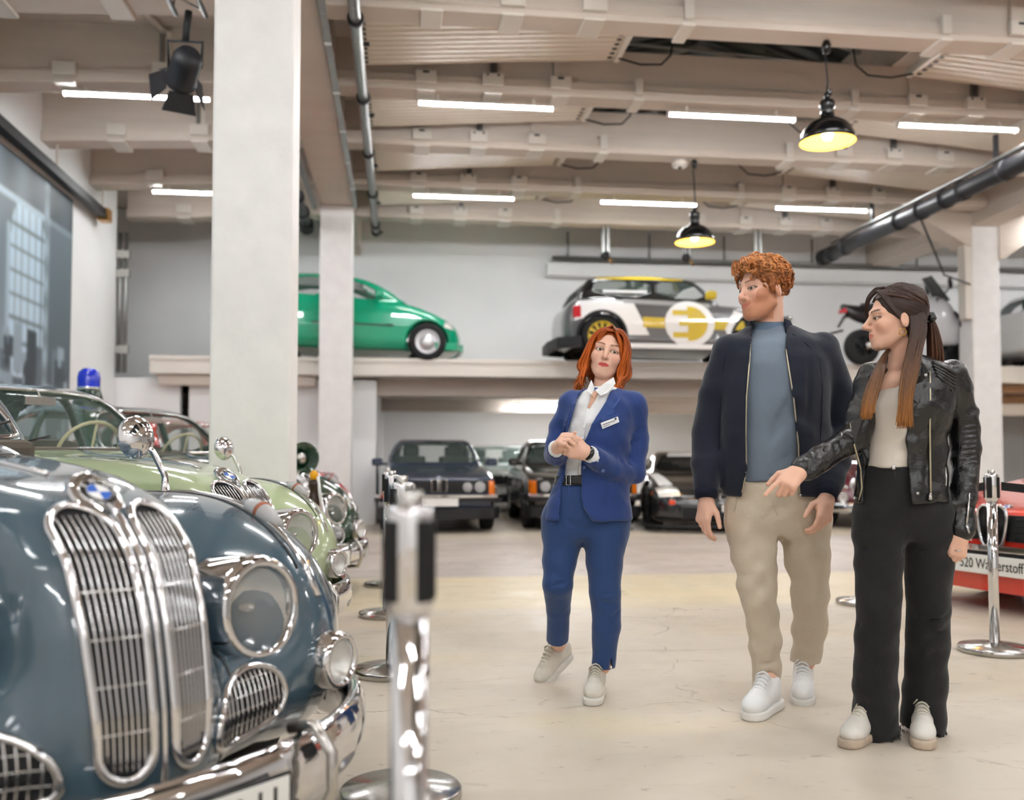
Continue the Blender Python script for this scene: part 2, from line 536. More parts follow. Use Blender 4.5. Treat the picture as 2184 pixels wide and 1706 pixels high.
struct(MB().box((-9, YF-0.3, -0.3), (XR, YB2+0.3, 0)).build('floor', floor_material()), 'worn polished beige concrete floor of the hall')
struct(MB().box((XL-0.3, YF, 0), (XL, 15.2, 6.3)).build('wall_left', M_wall), 'white painted side wall behind the big photo poster')
struct(MB().box((XR, YF, 0), (XR+0.3, YB2, 6.3)).build('wall_right', M_wall), 'white painted wall beyond the second row of columns')
struct(MB().box((-9, YF-0.3, 0), (XR, YF, 6.3)).build('wall_front', M_wall), 'white painted end wall behind the viewer')
struct(MB().box((-9, YB, 2.3), (XR, YB+0.25, 6.3)).build('wall_back', M_wall), 'white upper end wall behind the gallery cars')
struct(MB().box((-9, YB2, 0), (XR, YB2+0.3, 2.4)).build('wall_back_lower', M_wall), 'white rear wall under the gallery')
struct(MB().box((-9.3, 14.85, 0), (-9, YB2, 6.3)).build('wall_recess', M_wall), 'white side wall of the gallery recess')
struct(MB().box((-9, 14.9, 0), (XL-0.3, 15.2, 6.3)).build('wall_return', M_wall), 'white return wall at the gallery corner')
wl = struct(MB().box((-9, 15.25, 0), (-3.42, 15.4, 2.32)).box((-3.28, 15.25, 0), (-0.5, 15.4, 2.32)).box((-0.5, 15.25, 0), (-0.36, 24, 2.32)).build('wall_under_gallery', M_wall), 'white partition below the gallery beside the parked row')
# gallery slab
gs = struct(MB().box((-3.8, 14.9, 2.36), (XR, YB, 2.61)).build('gallery_slab', M_bracket, bevel=0.01), 'white concrete gallery slab carrying the display cars')
MB().box((-3.8, 14.88, 2.58), (XR, 14.97, 2.64)).build('edge_trim', M_bracket, gs)
MB().box((-0.36, 15.6, 2.1), (XR, 15.9, 2.36)).build('downstand_beam', M_conc, gs)
MB().box((-0.36, 19.5, 2.05), (XR, 19.8, 2.36)).build('downstand_beam', M_conc, gs)
MB().box((-9, YB, 2.3), (XR, YB2, 2.5)).build('soffit', M_conc, gs)
w_ = mat('raw_timber', (150, 110, 76), rough=0.6, noise=0.2, nscale=6, stretch=(1, 8, 8))
MB().box((-3.7, 15.0, 2.2), (-1.3, 15.24, 2.35)).build('timber_joist', M_conc, gs)
for k in range(2):
    MB().box((9.9, 15.1+k*0.3, 2.2-0.16*k), (13.5, 15.25+k*0.3, 2.34-0.16*k)).build('timber_joist', w_, gs)
# roof
rs = struct(MB().box((-9, YF, 5.66), (2.35, YB, 6.3)).box((5.75, YF, 5.66), (XR, YB, 6.3)).build('roof_slab', M_conc), 'off-white concrete roof deck above the beams')
sky_glass = mat('skylight_glass', (40, 46, 44), rough=0.2)
sk = struct(MB().hexa([(2.35, YF, 6.25), (4.05, YF, 6.75), (4.05, YB, 6.75), (2.35, YB, 6.25), (2.35, YF, 6.3), (4.05, YF, 6.8), (4.05, YB, 6.8), (2.35, YB, 6.3)])
     .hexa([(4.05, YF, 6.75), (5.75, YF, 6.25), (5.75, YB, 6.25), (4.05, YB, 6.75), (4.05, YF, 6.8), (5.75, YF, 6.3), (5.75, YB, 6.3), (4.05, YB, 6.8)]).build('ceiling_skylight_glazing', sky_glass), 'dark night-time skylight running along the roof ridge')
for i in range(22):
    y = 5.0+i*0.6
    b = MB()
    b.tube([(2.35, y, 6.15), (4.05, y, 6.68)], 0.035, 6, smooth=False)
    b.tube([(4.05, y, 6.68), (5.75, y, 6.15)], 0.035, 6, smooth=False)
    b.tube([(2.35, y, 6.12), (5.75, y+0.3, 6.12)], 0.02, 6, smooth=False)
    b.build('rafter', M_dark if i % 2 else M_steel, sk)
# columns and girders
def column(x, y, lab):
    c = struct(MB().box((x-0.245, y-0.2, 0), (x+0.245, y+0.2, 4.9)).build('column', M_colm, bevel=0.018), lab)
    return c
column(GX[0]+0.04, 6.12, 'big white concrete column rising behind the pale green car')
column(GX[0], 14.5, 'white concrete column in front of the green gallery car')
c3 = column(GX[1], 14.5, 'white concrete column standing behind the leather-jacket woman')
column(GX[0], -2.3, 'white concrete column behind the viewer')
column(GX[1], 6.12, 'white concrete column beyond the red saloon')
MB().box((GX[1]-0.36, 14.3, 3.35), (GX[1]-0.25, 14.5, 4.7)).build('cover_plate', M_bracket, c3)
for gx, lab in zip(GX, ('white lengthwise roof girder over the big column', 'white lengthwise roof girder over the far column')):
    g = struct(MB().box((gx-0.245, YF, 4.9), (gx+0.245, YB, 6.0)).build('ceiling_girder_beam', M_conc, bevel=0.012), lab)
    for cy in (6.12, 14.5):
        b = MB()
        b.prism([(gx+0.24, 4.9), (gx+0.24, 4.35 if gx > 5 else 4.75), (gx+0.3, 4.35 if gx > 5 else 4.75), (gx+1.6, 5.2), (gx+1.6, 5.5), (gx+0.24, 5.5)], cy-0.22, cy+0.22)
        if gx > 5:
            b.prism([(gx-0.24, 5.5), (gx-1.5, 5.5), (gx-1.5, 5.2), (gx-0.3, 4.55), (gx-0.24, 4.55)], cy-0.22, cy+0.22)
            b.build('haunch', M_conc, g)
# cross beams
BY = [15.85-1.83*i for i in range(9)]
ordn = ['nearest the end wall', 'second from the end wall', 'third from the end wall', 'fourth from the end wall', 'fifth from the end wall', 'sixth from the end wall', 'seventh from the end wall', 'eighth from the end wall', 'ninth from the end wall']
bx_hi = [0.28, 1.02, 1.78, 6.02, 6.75, 7.5]
for i, y in enumerate(BY):
    b = struct(MB().box((GX[0]+0.24, y-0.10, 5.22), (GX[1]-0.24, y+0.10, 5.665)).box((GX[0]+0.24, y-0.15, 5.1), (GX[1]-0.24, y+0.15, 5.27))
               .box((GX[0]+0.24, y-0.165, 5.16), (GX[1]-0.24, y+0.165, 5.2)).build('ceiling_beam', M_conc, bevel=0.008), 'off-white main bay cross beam, '+ordn[i])
    for j, x in enumerate(bx_hi):
        if i > 5: break
        MB().box((x-0.115, y-0.21, 5.16), (x+0.115, y-0.145, 5.30)).build('bracket_box', M_bracket, b, bevel=0.008)
        MB().box((x-0.10, y-0.19, 5.075), (x+0.10, y+0.19, 5.1)).build('bracket_shoe', M_bracket, b, bevel=0.006)
        if j % 3 == 1:
            MB().box((x-0.02, y-0.16, 5.295), (x+0.05, y-0.102, 5.95)).build('conduit', M_steel, b)
            MB().cyl((x-0.06, y-0.21, 5.275), (x-0.06, y-0.215, 5.275), 0.014, n=8).build('screw', M_dark, b)
            MB().cyl((x+0.06, y-0.21, 5.275), (x+0.06, y-0.215, 5.275), 0.014, n=8).build('screw', M_dark, b)
        else:
            MB().box((x-0.07, y-0.15, 5.295), (x+0.07, y-0.102, 5.95)).build('conduit', M_conc, b)
            MB().box((x-0.035, y-0.215, 5.262), (x+0.035, y-0.209, 5.285)).build('vent_slot', M_dark, b)
    for x in (2.68, 5.25):
        if i > 5: break
        MB().box((x-0.045, y-0.2, 5.14), (x+0.045, y-0.145, 5.32)).build('clamp', M_bracket, b, bevel=0.006)
        MB().box((x-0.06, y-0.19, 5.075), (x+0.06, y+0.19, 5.1)).build('clamp_foot', M_bracket, b)
    # side bay beam, falling slightly towards the wall
    dz = 0.14
    b2 = struct(MB().hexa([(XL, y-0.12, 5.2-dz), (GX[0]-0.24, y-0.12, 5.2), (GX[0]-0.24, y+0.12, 5.2), (XL, y+0.12, 5.2-dz),
                           (XL, y-0.12, 6.0), (GX[0]-0.24, y-0.12, 6.0), (GX[0]-0.24, y+0.12, 6.0), (XL, y+0.12, 6.0)])
                .hexa([(XL, y-0.16, 5.1-dz), (GX[0]-0.24, y-0.16, 5.1), (GX[0]-0.24, y+0.16, 5.1), (XL, y+0.16, 5.1-dz),
                           (XL, y-0.16, 5.24-dz), (GX[0]-0.24, y-0.16, 5.24), (GX[0]-0.24, y+0.16, 5.24), (XL, y+0.16, 5.24-dz)]).build('ceiling_beam', M_conc, bevel=0.008), 'off-white side bay cross beam, '+ordn[i])
    if i < 6:
        for x in (-3.5, -2.5):
            z = 5.1-dz*(GX[0]-x)/3.4
            MB().box((x-0.115, y-0.215, z+0.06), (x+0.115, y-0.155, z+0.2)).build('bracket_box', M_bracket, b2, bevel=0.008)
            MB().box((x-0.10, y-0.2, z-0.025), (x+0.10, y+0.2, z+0.005)).build('bracket_shoe', M_bracket, b2)
            if x > -3:
                MB().box((x-0.05, y-0.15, z+0.19), (x-0.01, y-0.11, 5.6)).build('conduit', M_steel, b2)
                MB().box((x+0.02, y-0.15, z+0.19), (x+0.06, y-0.11, 5.6)).build('conduit', M_bracket, b2)
                MB().tube([(x, y-0.13, 5.58), (x-0.25, y-0.75, 5.72)], 0.035, 8).build('conduit', M_bracket, b2)
    b3 = struct(MB().box((GX[1]+0.24, y-0.12, 5.1), (XR, y+0.12, 6.0)).build('ceiling_beam', M_conc), 'off-white far bay cross beam, '+ordn[i])
# ribbed radiant panels
def panel(y0, y1, xa, za, xb, zb, lab):
    o = empty('ceiling_heating_panel', ((xa+xb)/2, (y0+y1)/2, min(za, zb)), 0, lab, 'heating panel', 'ribbed panels between the beams')
    n = 11; prof = []
    for k in range(n):
        a = y0+(y1-y0)*k/n; w = (y1-y0)/n
        prof += [(a, 0.0), (a+w*0.55, 0.0), (a+w*0.62, 0.016), (a+w*0.93, 0.016)]
    prof += [(y1, 0.0), (y1, 0.05), (y0, 0.05)]
    L = Vector(o.location)
    b = MB(); m = len(prof)
    V = [(xa, p, za+q) for p, q in prof]+[(xb, p, zb+q) for p, q in prof]
    b._add([Vector(v)-L for v in V], [(i, (i+1) % m, (i+1) % m+m, i+m) for i in range(m)]+[tuple(range(m-1, -1, -1)), tuple(range(m, 2*m))])
    b.build('ribbed_sheet', M_panel, o)
    for xe, ze, s in ((xa, za, 1), (xb, zb, -1)):
        e = MB().box(Vector((xe-0.03, y0-0.02, ze-0.02))-L, Vector((xe+0.03, y1+0.02, ze+0.07))-L)
        e.build('end_rail', M_bracket, o, bevel=0.006)
        sl = (zb-za)/(xb-xa)
        for k in range(n):
            c = y0+(y1-y0)*(k+0.3)/n; x = xe+s*0.09; z = ze+s*0.09*sl
            MB().box(Vector((x-0.025, c-0.022, z-0.004))-L, Vector((x+0.025, c+0.022, z+0.004))-L).build('slot', M_dark, o)
rown = ['first row', 'second row', 'third row', 'fourth row', 'fifth row']
for i in range(1, 6):
    y0, y1 = BY[i]+0.17, BY[i-1]-0.46
    panel(y0, y1, -0.45, 5.2, 2.35, 5.40, 'ribbed cream heating panel between girder and skylight, %s from the end wall' % rown[i-1])
    panel(y0, y1, 5.75, 5.40, 8.45, 5.2, 'ribbed cream heating panel between skylight and black duct, %s from the end wall' % rown[i-1])
    for sx, x0 in ((1, 2.35), (-1, 5.75)):
        MB().tube([(x0, y1-0.1, 5.38), (x0+sx*0.25, y1-0.06, 5.34), (x0+sx*0.5, y1-0.02, 5.37), (x0+sx*0.62, y1+0.02, 5.5), (x0+sx*0.66, y1+0.02, 5.75)], 0.011, 8).build('cable_loop', M_rubber,
            [o for o in COL.objects if o.name.startswith('ceiling_heating_panel')][-1 if sx < 0 else -2])
        pass
for o in COL.objects:
    if o.name.startswith('cable_loop') and o.parent: o.location = -Vector(o.parent.location)
# ------------------------------------------------------------------ tube lights
def tube_light(x, y, z, lab, L=1.5, ang=0.0, grp='fluorescent tubes under the roof beams'):
    o = empty('fluorescent_tube_light', (x, y, z), ang, lab, 'light', grp)
    MB().tube([(-L/2, 0, 0), (L/2, 0, 0)], 0.024, 6, cap=False).build('lamp_tube', M_tube, o)
    b = MB(); n = 10; V = []
    for x in (-L/2, L/2):
        for r in (0.040, 0.036):
            V += [(x, r*math.cos(math.pi*k/n), 0.001+r*math.sin(math.pi*k/n)) for k in range(n+1)]
    m = n+1; F = []
    for k in range(n):
        F += [(k, k+1, 2*m+k+1, 2*m+k), (m+k+1, m+k, 3*m+k, 3*m+k+1), (k+1, k, m+k, m+k+1), (2*m+k, 2*m+k+1, 3*m+k+1, 3*m+k)]
    F += [(0, 2*m, 3*m, m), (n, m+n, 3*m+n, 2*m+n)]
    b._add(V, F, False); b.build('reflector', M_bracket, o)  # opaque half shell added to keep tube light off the ceiling
    for s in (-1, 1):
        MB().cbox((s*(L/2+0.008), 0, 0.004), (0.008, 0.036, 0.034)).build('end_cap', M_bracket, o)  # caps added to block light spilling from the tube ends
        MB().box((s*L*0.36-0.012, -0.012, 0.037), (s*L*0.36+0.012, 0.012, 0.14)).build('hanger', M_bracket, o)
    return o
RW = {14.02: 'far row', 10.36: 'middle row', 6.7: 'near row', 3.04: 'row overhead', -0.62: 'row just behind the viewer', -4.28: 'row behind the viewer', -7.9: 'last row behind the viewer'}
XW = {-2.8: 'beside the poster wall', 0.96: 'next to the girder', 3.82: 'below the skylight', 6.62: 'next to the black duct', 11.2: 'at the start of the far bay', 14.0: 'in the middle of the far bay', 16.8: 'at the end of the far bay'}
for y, rw in RW.items():
    for x, xw in XW.items():
        if (x > 12 and y < 10) or (y < -7 and x > 5): continue
        tube_light(x, y-0.02, 5.0 if x > 0 else 4.93, 'glowing fluorescent tube %s, %s' % (xw, rw))
for k in range(3):
    tube_light(3.2+0.18*k, 19.1+k*0.75, 2.17, 'glowing tube under the gallery, %s of three' % ('first', 'middle', 'rearmost')[k], L=1.9, grp='tubes under the gallery')
for k, x in enumerate((7.5, 11.6, 14.2)):
    tube_light(x, 16.6, 2.25, 'glowing tube under the gallery, %s' % ('behind the pointing woman', 'right of the far column', 'beyond the far column')[k], L=1.6, grp='tubes under the gallery')
# ------------------------------------------------------------------ pendant lamps
M_warm = mat('enamel_inside_glow', (240, 214, 150), rough=0.5, emit=(255, 178, 60), estr=0.75)  # own emission stands in for bulb light on the lining
M_bulb = mat('warm_bulb', (255, 230, 170), emit=(255, 205, 120), estr=30)
def pendant(x, y, zb, ztop, lab):
    o = empty('pendant_lamp', (x, y, zb), 0, lab, 'lamp', 'black enamel pendant lamps')
    R = 0.262
    prof = [(R, 0), (R+0.008, 0.004), (R*0.97, 0.06), (R*0.86, 0.125), (R*0.68, 0.18), (R*0.45, 0.215), (0.075, 0.235), (0.066, 0.26), (0.06, 0.32), (0.072, 0.335), (0.074, 0.385), (0.06, 0.41), (0.035, 0.42), (0.0, 0.425)]
    MB().lathe(prof, 40).build('lamp_shade', M_black, o)
    inner = [(r-0.006, z-0.004) for r, z in prof[:8]]
    inner[0] = (R-0.003, 0.001)
    MB().lathe(inner[::-1], 40).build('shade_lining', M_warm, o)
    b = MB().lathe([(0.0, 0.02), (0.035, 0.03), (0.052, 0.07), (0.045, 0.11), (0.022, 0.15), (0.0, 0.16)], 16); b.build('bulb', M_bulb, o)
    b = MB(); b.lathe([(0.0, 0.42), (0.028, 0.425), (0.03, 0.47), (0.018, 0.49), (0.0, 0.49)], 14); b.build('cord_grip', M_black, o)
    MB().tube([(0.02, 0, 0.52), (0.045, 0, 0.50), (0.03, 0, 0.46)], 0.012, 8).build('hook', M_black, o)
    MB().tube([(0, 0, 0.48), (0.01, 0.004, 0.6), (-0.008, 0, (ztop-zb)*0.8), (-0.02, 0, ztop-zb-0.1)], 0.009, 8).build('cord', M_dark, o)
    b = MB(); b.lathe([(0.0, ztop-zb), (0.03, ztop-zb), (0.045, ztop-zb-0.04), (0.03, ztop-zb-0.12), (0.0, ztop-zb-0.13)], 14); b.build('ceiling_hook', M_black, o)
pendant(4.12, 8.55, 4.10, 5.1, 'black enamel pendant lamp with yellow glow, the nearer of the two')
pendant(3.97, 12.2, 3.97, 5.1, 'black enamel pendant lamp with yellow glow, the farther of the two')
sd = empty('smoke_detector', (3.77, 12.2, 5.0), 0, 'small round white smoke detector beside the far pendant lamp', 'detector')
MB().lathe([(0, 0.1), (0.06, 0.1), (0.11, 0.05), (0.1, 0.0), (0, -0.01)], 20).build('housing', M_bracket, sd)
MB().lathe([(0, 0), (0.03, 0.0), (0.025, -0.03), (0, -0.03)], 12).build('sensor', M_dark, sd)
# ------------------------------------------------------------------ ducts and pipes
M_duct = mat('black_duct', (30, 30, 34), rough=0.45, spec=0.5)
du = empty('ventilation_duct', (7.42, 11.0, 4.6), 0, 'long black round duct hanging below the beams at the far column', 'duct')
MB().tube([(0, -5.5, 0), (0, 4.6, 0)], 0.12, 24).build('pipe', M_duct, du)
for y in (-4.2, -2.6, -1.0, -0.4, 0.5, 0.9, 1.5, 2.1, 3.8, 4.3):
    MB().tube([(0, y-0.05, 0), (0, y+0.05, 0)], 0.135, 24).build('collar', M_duct, du)
MB().tube([(0, 4.5, 0), (0, 4.66, 0)], 0.14, 24).build('end_cap', M_rubber, du)
MB().tube([(-0.05, -5.5, 0.16), (-0.05, 4.2, 0.16)], 0.03, 10).build('rail', M_steel, du)
for y in (-3.6, -0.2, 2.9):
    MB().box((-0.02, y-0.03, -0.1), (0.02, y+0.03, 0.5)).build('hanger', M_dark, du)
MB().tube([(0.1, 1.7, -0.05), (1.2, 2.9, -0.62), (1.9, 3.3, -0.68)], 0.016, 8).build('stay_rod', M_dark, du)
sp = empty('conduit_pipe', (-0.40, 8.0, 4.95), 0, 'grey steel pipe running along the girder towards the end wall', 'pipe')
MB().tube([(0, -8, 0), (0, 8.1, 0)], 0.055, 16).build('pipe', M_steel, sp)
for k in range(9):
    y = -7+k*1.83
    MB().tube([(0, y-0.03, 0), (0, y+0.03, 0)], 0.075, 16).build('clamp', M_dark, sp)
    MB().box((-0.015, y-0.015, 0.05), (0.015, y+0.015, 0.2)).build('hanger', M_dark, sp)
    MB().tube([(0.0, y+0.5, -0.0), (0.11, y+0.5, 0.0)], 0.022, 8).build('outlet', M_dark, sp)
MB().tube([(0, 8.05, 0), (0, 8.15, 0)], 0.08, 16).build('end_cap', M_dark, sp)
cg = empty('cable_tray', (-0.66, 8.0, 4.86), 0, 'narrow galvanised cable tray along the girder edge', 'cable tray')
MB().box((-0.03, -8, -0.03), (0.03, 6.2, 0.02)).build('tray', M_steel, cg)
for k in range(12): MB().box((-0.035, -7.5+k*1.15, -0.034), (0.035, -7.44+k*1.15, 0.025)).build('strap', M_brush, cg)
dk = empty('black_conduit_duct', (-1.42, 10.0, 4.66), 0, 'black pipe with fittings seen between the two girder columns', 'duct')
MB().tube([(0, -1.0, 0.1), (0, 4.6, 0)], 0.075, 16).build('pipe', M_duct, dk)
for y in (0.3, 1.2, 2.2, 3.2, 4.0): MB().tube([(0, y-0.08, 0.03), (0, y+0.08, 0.03)], 0.10, 16).build('collar', M_duct, dk)
MB().tube([(0.0, 4.5, 0), (0.0, 4.66, -0.05)], 0.11, 16).build('end_cap', M_rubber, dk)
MB().tube([(0.12, -2.0, 0.3), (0.13, 4.4, 0.22)], 0.04, 10).build('grey_conduit', M_steel, dk)
# rail on the poster wall side
rl = empty('hanging_rail', (-4.26, 7.0, 4.62), 0, 'black hanging rail above the big photo poster', 'rail')
MB().hexa([(-0.05, -9, 0.08), (0.06, -9, 0.08), (0.06, 7.1, -0.1), (-0.05, 7.1, -0.1), (-0.05, -9, 0.2), (0.06, -9, 0.2), (0.06, 7.1, 0.02), (-0.05, 7.1, 0.02)]).build('track', M_dark, rl)
for i, y in enumerate(BY[1:6]):
    z = 0.09-0.18*(y+2)/16
    MB().cyl((0, y-7, z+0.0), (0, y-7, 0.36), 0.016, n=8).build('rod', M_bracket, rl)
MB().box((-0.07, 7.0, -0.13), (0.08, 7.2, 0.05)).build('end_stop', mat('brass', (190, 140, 70), rough=0.3, metal=0.8), rl)
wp = empty('wall_pipe', (-4.36, 15.26, 2.4), 0, 'grey steel pipe running down the end of the poster wall', 'pipe')
MB().tube([(0, 0, 0), (0, 0, 2.2)], 0.035, 12).tube([(0.09, 0, 0), (0.09, 0, 2.2)], 0.035, 12).build('pipe', M_steel, wp)
for z in (0.3, 1.5, 1.8): MB().box((-0.06, -0.05, z), (0.15, 0.05, z+0.12)).build('clamp', M_brush, wp)
# pipe run along the end wall
er = empty('end_wall_pipe', (2.9, 17.55, 4.9), 0, 'thin grey pipe run along the end wall above the gallery', 'pipe')
MB().tube([(0, 0, 0), (14, 0, 0)], 0.04, 10).build('pipe', M_steel, er)
MB().box((-0.1, -0.05, -0.34), (14, 0.2, -0.1)).build('ledge', M_wall, er)
for x in (0.3, 1.9, 3.4, 5.2, 7.4): MB().cyl((x, 0, 0), (x, 0, 0.5), 0.02, n=6).build('hanger', M_steel, er)
for k, (x, nm) in enumerate(((3.55, 'left'), (5.0, 'middle'), (6.3, 'right'))):
    o = empty('pulley_hanger', (x, 15.85, 4.56), 0, 'grey hanger with a small pulley wheel below the last beam, %s one of three' % nm, 'hanger', 'pulley hangers')
    MB().box((-0.06, -0.03, 0.05), (-0.02, 0.03, 0.55)).box((0.03, -0.03, 0.05), (0.07, 0.03, 0.55)).build('strap', M_steel, o)
    MB().cyl((0, -0.04, 0.02), (0, 0.04, 0.02), 0.075, n=16).build('wheel', M_dark, o)
    MB().tube([(0.04, -0.02, 0), (0.12, -0.03, -0.12)], 0.015, 6).build('hook', mat('brass', (190, 140, 70)), o)
# truss with spotlight
tr = empty('lighting_truss', (-1.75, 6.0, 4.75), 0, 'aluminium lattice truss hanging beside the big column', 'truss')
b = MB()
ch = [(-0.12, 0, 0.0), (0.12, 0, 0.0), (0.0, 0, 0.22)]
for cx, _, cz in ch: MB().cyl((cx, -3, cz), (cx, 2.0, cz), 0.024, n=10).build('chord', M_brush, tr)
for k in range(16):
    y = -2.9+k*0.3
    for (a, c) in ((0, 1), (1, 2), (2, 0)):
        p, q = ch[a], ch[c]
        MB().cyl((p[0], y, p[2]), (q[0], y+0.3, q[2]), 0.010, n=6).build('lattice_bar', M_brush, tr)
sl = empty('stage_spotlight', (-1.78, 7.95, 4.28), 0, 'black stage spotlight with open barn doors on the truss', 'spotlight')
Ms = Matrix.Rotation(math.radians(205), 4, 'Z') @ Matrix.Rotation(math.radians(112), 4, 'X')
MB().lathe([(0, -0.16), (0.09, -0.16), (0.12, -0.1), (0.12, 0.12), (0.135, 0.13), (0.135, 0.17), (0.12, 0.17), (0.11, 0.1), (0, 0.09)], 20, Ms).build('housing', M_duct, sl)
MB().lathe([(0, 0.12), (0.06, 0.125), (0.105, 0.12), (0.105, 0.11), (0, 0.11)], 20, Ms).build('lens', mat('lens_glass', (120, 150, 140), rough=0.1, spec=0.8), sl)
for a in range(4):
    R = Ms @ Matrix.Rotation(math.radians(90*a), 4, 'Z') @ trm(0, 0.12, 0.17) @ Matrix.Rotation(math.radians(-35), 4, 'X')
    MB().hexa([tuple(R @ Vector(v)) for v in [(-0.1, 0, 0), (0.1, 0, 0), (0.1, 0.006, 0), (-0.1, 0.006, 0), (-0.14, 0, 0.17), (0.14, 0, 0.17), (0.14, 0.006, 0.17), (-0.14, 0.006, 0.17)]]).build('barn_door', M_duct, sl)
MB().tube([(-0.13, 0, 0), (-0.14, 0, 0.22), (0.14, 0, 0.22), (0.13, 0, 0)], 0.014, 8).build('yoke', M_dark, sl)
MB().cyl((0, 0, 0.22), (0.03, -0.02, 0.47), 0.03, n=10).build('clamp', M_dark, sl)
# ------------------------------------------------------------------ poster on the side wall
def poster():
    o = empty('wall_poster', (XL+0.02, 9.85, 1.3), 0, 'huge blue-grey photo poster of an old factory hall on the side wall', 'poster')
    ny, nz = 300, 200
    Y = np.linspace(-4.5, 3.25, ny); Z = np.linspace(0.0, 3.2, nz)
    yy, zz = np.meshgrid(Y, Z, indexing='ij')
    rng = np.random.default_rng(3)
    u = yy; v = zz
    val = 0.30+0.10*np.sin(u*1.3+0.4)*np.cos(v*0.9)
    for c in np.arange(-4.2, 3.3, 1.5):            # tall arched windows
        w = np.abs(u-c); arch = (w < 0.52) & (v < 2.3+np.sqrt(np.maximum(0.27-w*w, 0))) & (v > 0.95)
        val = np.where(arch, 0.72, val)
        bars = arch & ((np.abs(((u-c)/0.2) % 1-0.5) > 0.42) | (np.abs((v/0.27) % 1-0.5) > 0.43))
        val = np.where(bars, 0.26, val)
        val = np.where((np.abs(w-0.58) < 0.05) & (v < 2.4), 0.55, val)
    val = np.where(v > 2.75, 0.16+0.05*np.sin(u*9), val)
    val = np.where((np.abs(v-2.72) < 0.04), 0.6, val)
    val = np.where(v < 0.95, 0.22, val)
    for _ in range(260):                            # machines, boxes and people
        c = rng.uniform(-4.4, 3.2); z = rng.uniform(0, 1.05)**1.2; a = rng.uniform(0.04, 0.22); h = rng.uniform(0.05, 0.3)
        m = (np.abs(u-c) < a) & (np.abs(v-z) < h)
        val = np.where(m, rng.choice([0.1, 0.2, 0.45, 0.75, 0.88]), val)
    val = np.where((np.abs(u+0.95) < 0.09) | (np.abs(u-2.35) < 0.08), 0.42+0.1*np.sin(v*14), val)
    val = np.where(u > 2.45, val*0.45+0.08, val)
    val = np.clip(0.5+(val-0.42)*1.25, 0.03, 1)
    for _ in range(3): val[1:-1, 1:-1] = (val[1:-1, 1:-1]*2+val[:-2, 1:-1]+val[2:, 1:-1]+val[1:-1, :-2]+val[1:-1, 2:])/6
    V = np.stack([np.zeros_like(yy), yy, zz], -1).reshape(-1, 3)
    idx = np.arange(ny*nz).reshape(ny, nz)
    Q = np.stack([idx[:-1, :-1], idx[1:, :-1], idx[1:, 1:], idx[:-1, 1:]], -1).reshape(-1, 4)
    me = np_mesh('print_surface', V, Q.ravel(), np.full(len(Q), 4), False)
    g = val.reshape(-1, 1)**1.25*1.15
    C = g*np.array([[0.62, 0.80, 0.92]])+np.array([[0.012, 0.02, 0.03]])
    set_colors(me, lambda V: C)
    link('print_surface', me, mat('poster_print', (255, 255, 255), rough=0.5, attr='Col'), o).location = (0.014, 0, 0)
    MB().box((-0.01, -4.52, -0.02), (0.012, 3.27, 3.22)).build('backing_board', M_dark, o)
poster()
# ------------------------------------------------------------------ barrier posts
def stanchion(x, y, lab, belts=(), h=0.94):
    o = empty('barrier_post', (x, y, 0), 0, lab, 'barrier post', 'chrome barrier posts')
    MB().lathe([(0, 0), (0.178, 0), (0.182, 0.004), (0.182, 0.026), (0.176, 0.032), (0.06, 0.042), (0.04, 0.05), (0.0, 0.05)], 48).build('base_disc', M_brush, o)
    MB().cyl((0, 0, 0.04), (0, 0, h-0.13), 0.0255, n=28).build('tube', M_chrome, o)
    MB().lathe([(0.0, h-0.15), (0.027, h-0.15), (0.0335, h-0.138), (0.0335, h-0.012), (0.031, h-0.004), (0.02, h), (0.0, h)], 32).build('belt_head', M_chrome, o)
    MB().lathe([(0.018, h), (0.018, h+0.018), (0.016, h+0.02), (0, h+0.02)], 20).build('cap', M_brush, o)
    for a in range(4):
        R = rotm('Z', 90*a+38)
        MB().box((0.027, -0.013, h-0.13), (0.038, 0.013, h-0.02), R).build('belt_clip', M_rubber, o, bevel=0.002)
    return o
stanchion(0.016, 1.31, 'chrome barrier post closest to the viewer, out of focus')
stanchion(0.012, 2.86, 'chrome barrier post second from the viewer beside the blue car bumper')
stanchion(-0.03, 4.52, 'chrome barrier post third from the viewer')
stanchion(-0.07, 6.2, 'chrome barrier post fourth from the viewer')
stanchion(-0.09, 7.7, 'chrome barrier post fifth from the viewer')
p = atz(2122, 1390, 0.0); q = atz(1840, 1288, 0.0)
stanchion(p[0], p[1], 'chrome barrier post holding a black belt in front of the red saloon')
stanchion(q[0], q[1], 'chrome barrier post behind the woman in the leather jacket')
M_belt = mat('belt_fabric', (22, 22, 24), rough=0.8)
p = np.array([p[0], p[1]]); q = np.array([q[0], q[1]])
def belt(a, b, lab):
    o = empty('barrier_belt', (a[0], a[1], 0), 0, lab, 'belt', 'black barrier belts')
    d = (b-a)/np.linalg.norm(b-a); n = np.array([-d[1], d[0]])*0.0012
    a2, b2 = a+d*0.045, b-d*0.045
    m = 10; bb = MB()
    for i in range(m):
        t0, t1 = i/m, (i+1)/m
        P0, P1 = a2+(b2-a2)*t0, a2+(b2-a2)*t1
        s0, s1 = -0.05*4*t0*(1-t0), -0.05*4*t1*(1-t1)
        bb.hexa([(*(P0-n-a), 0.85+s0), (*(P1-n-a), 0.85+s1), (*(P1+n-a), 0.85+s1), (*(P0+n-a), 0.85+s0),
                 (*(P0-n-a), 0.895+s0), (*(P1-n-a), 0.895+s1), (*(P1+n-a), 0.895+s1), (*(P0+n-a), 0.895+s0)])
    bb.build('webbing', M_belt, o)
    e = MB().cbox((*(b2-a), 0.87), (0.012, 0.012, 0.03)); e.build('end_clip', M_rubber, o)
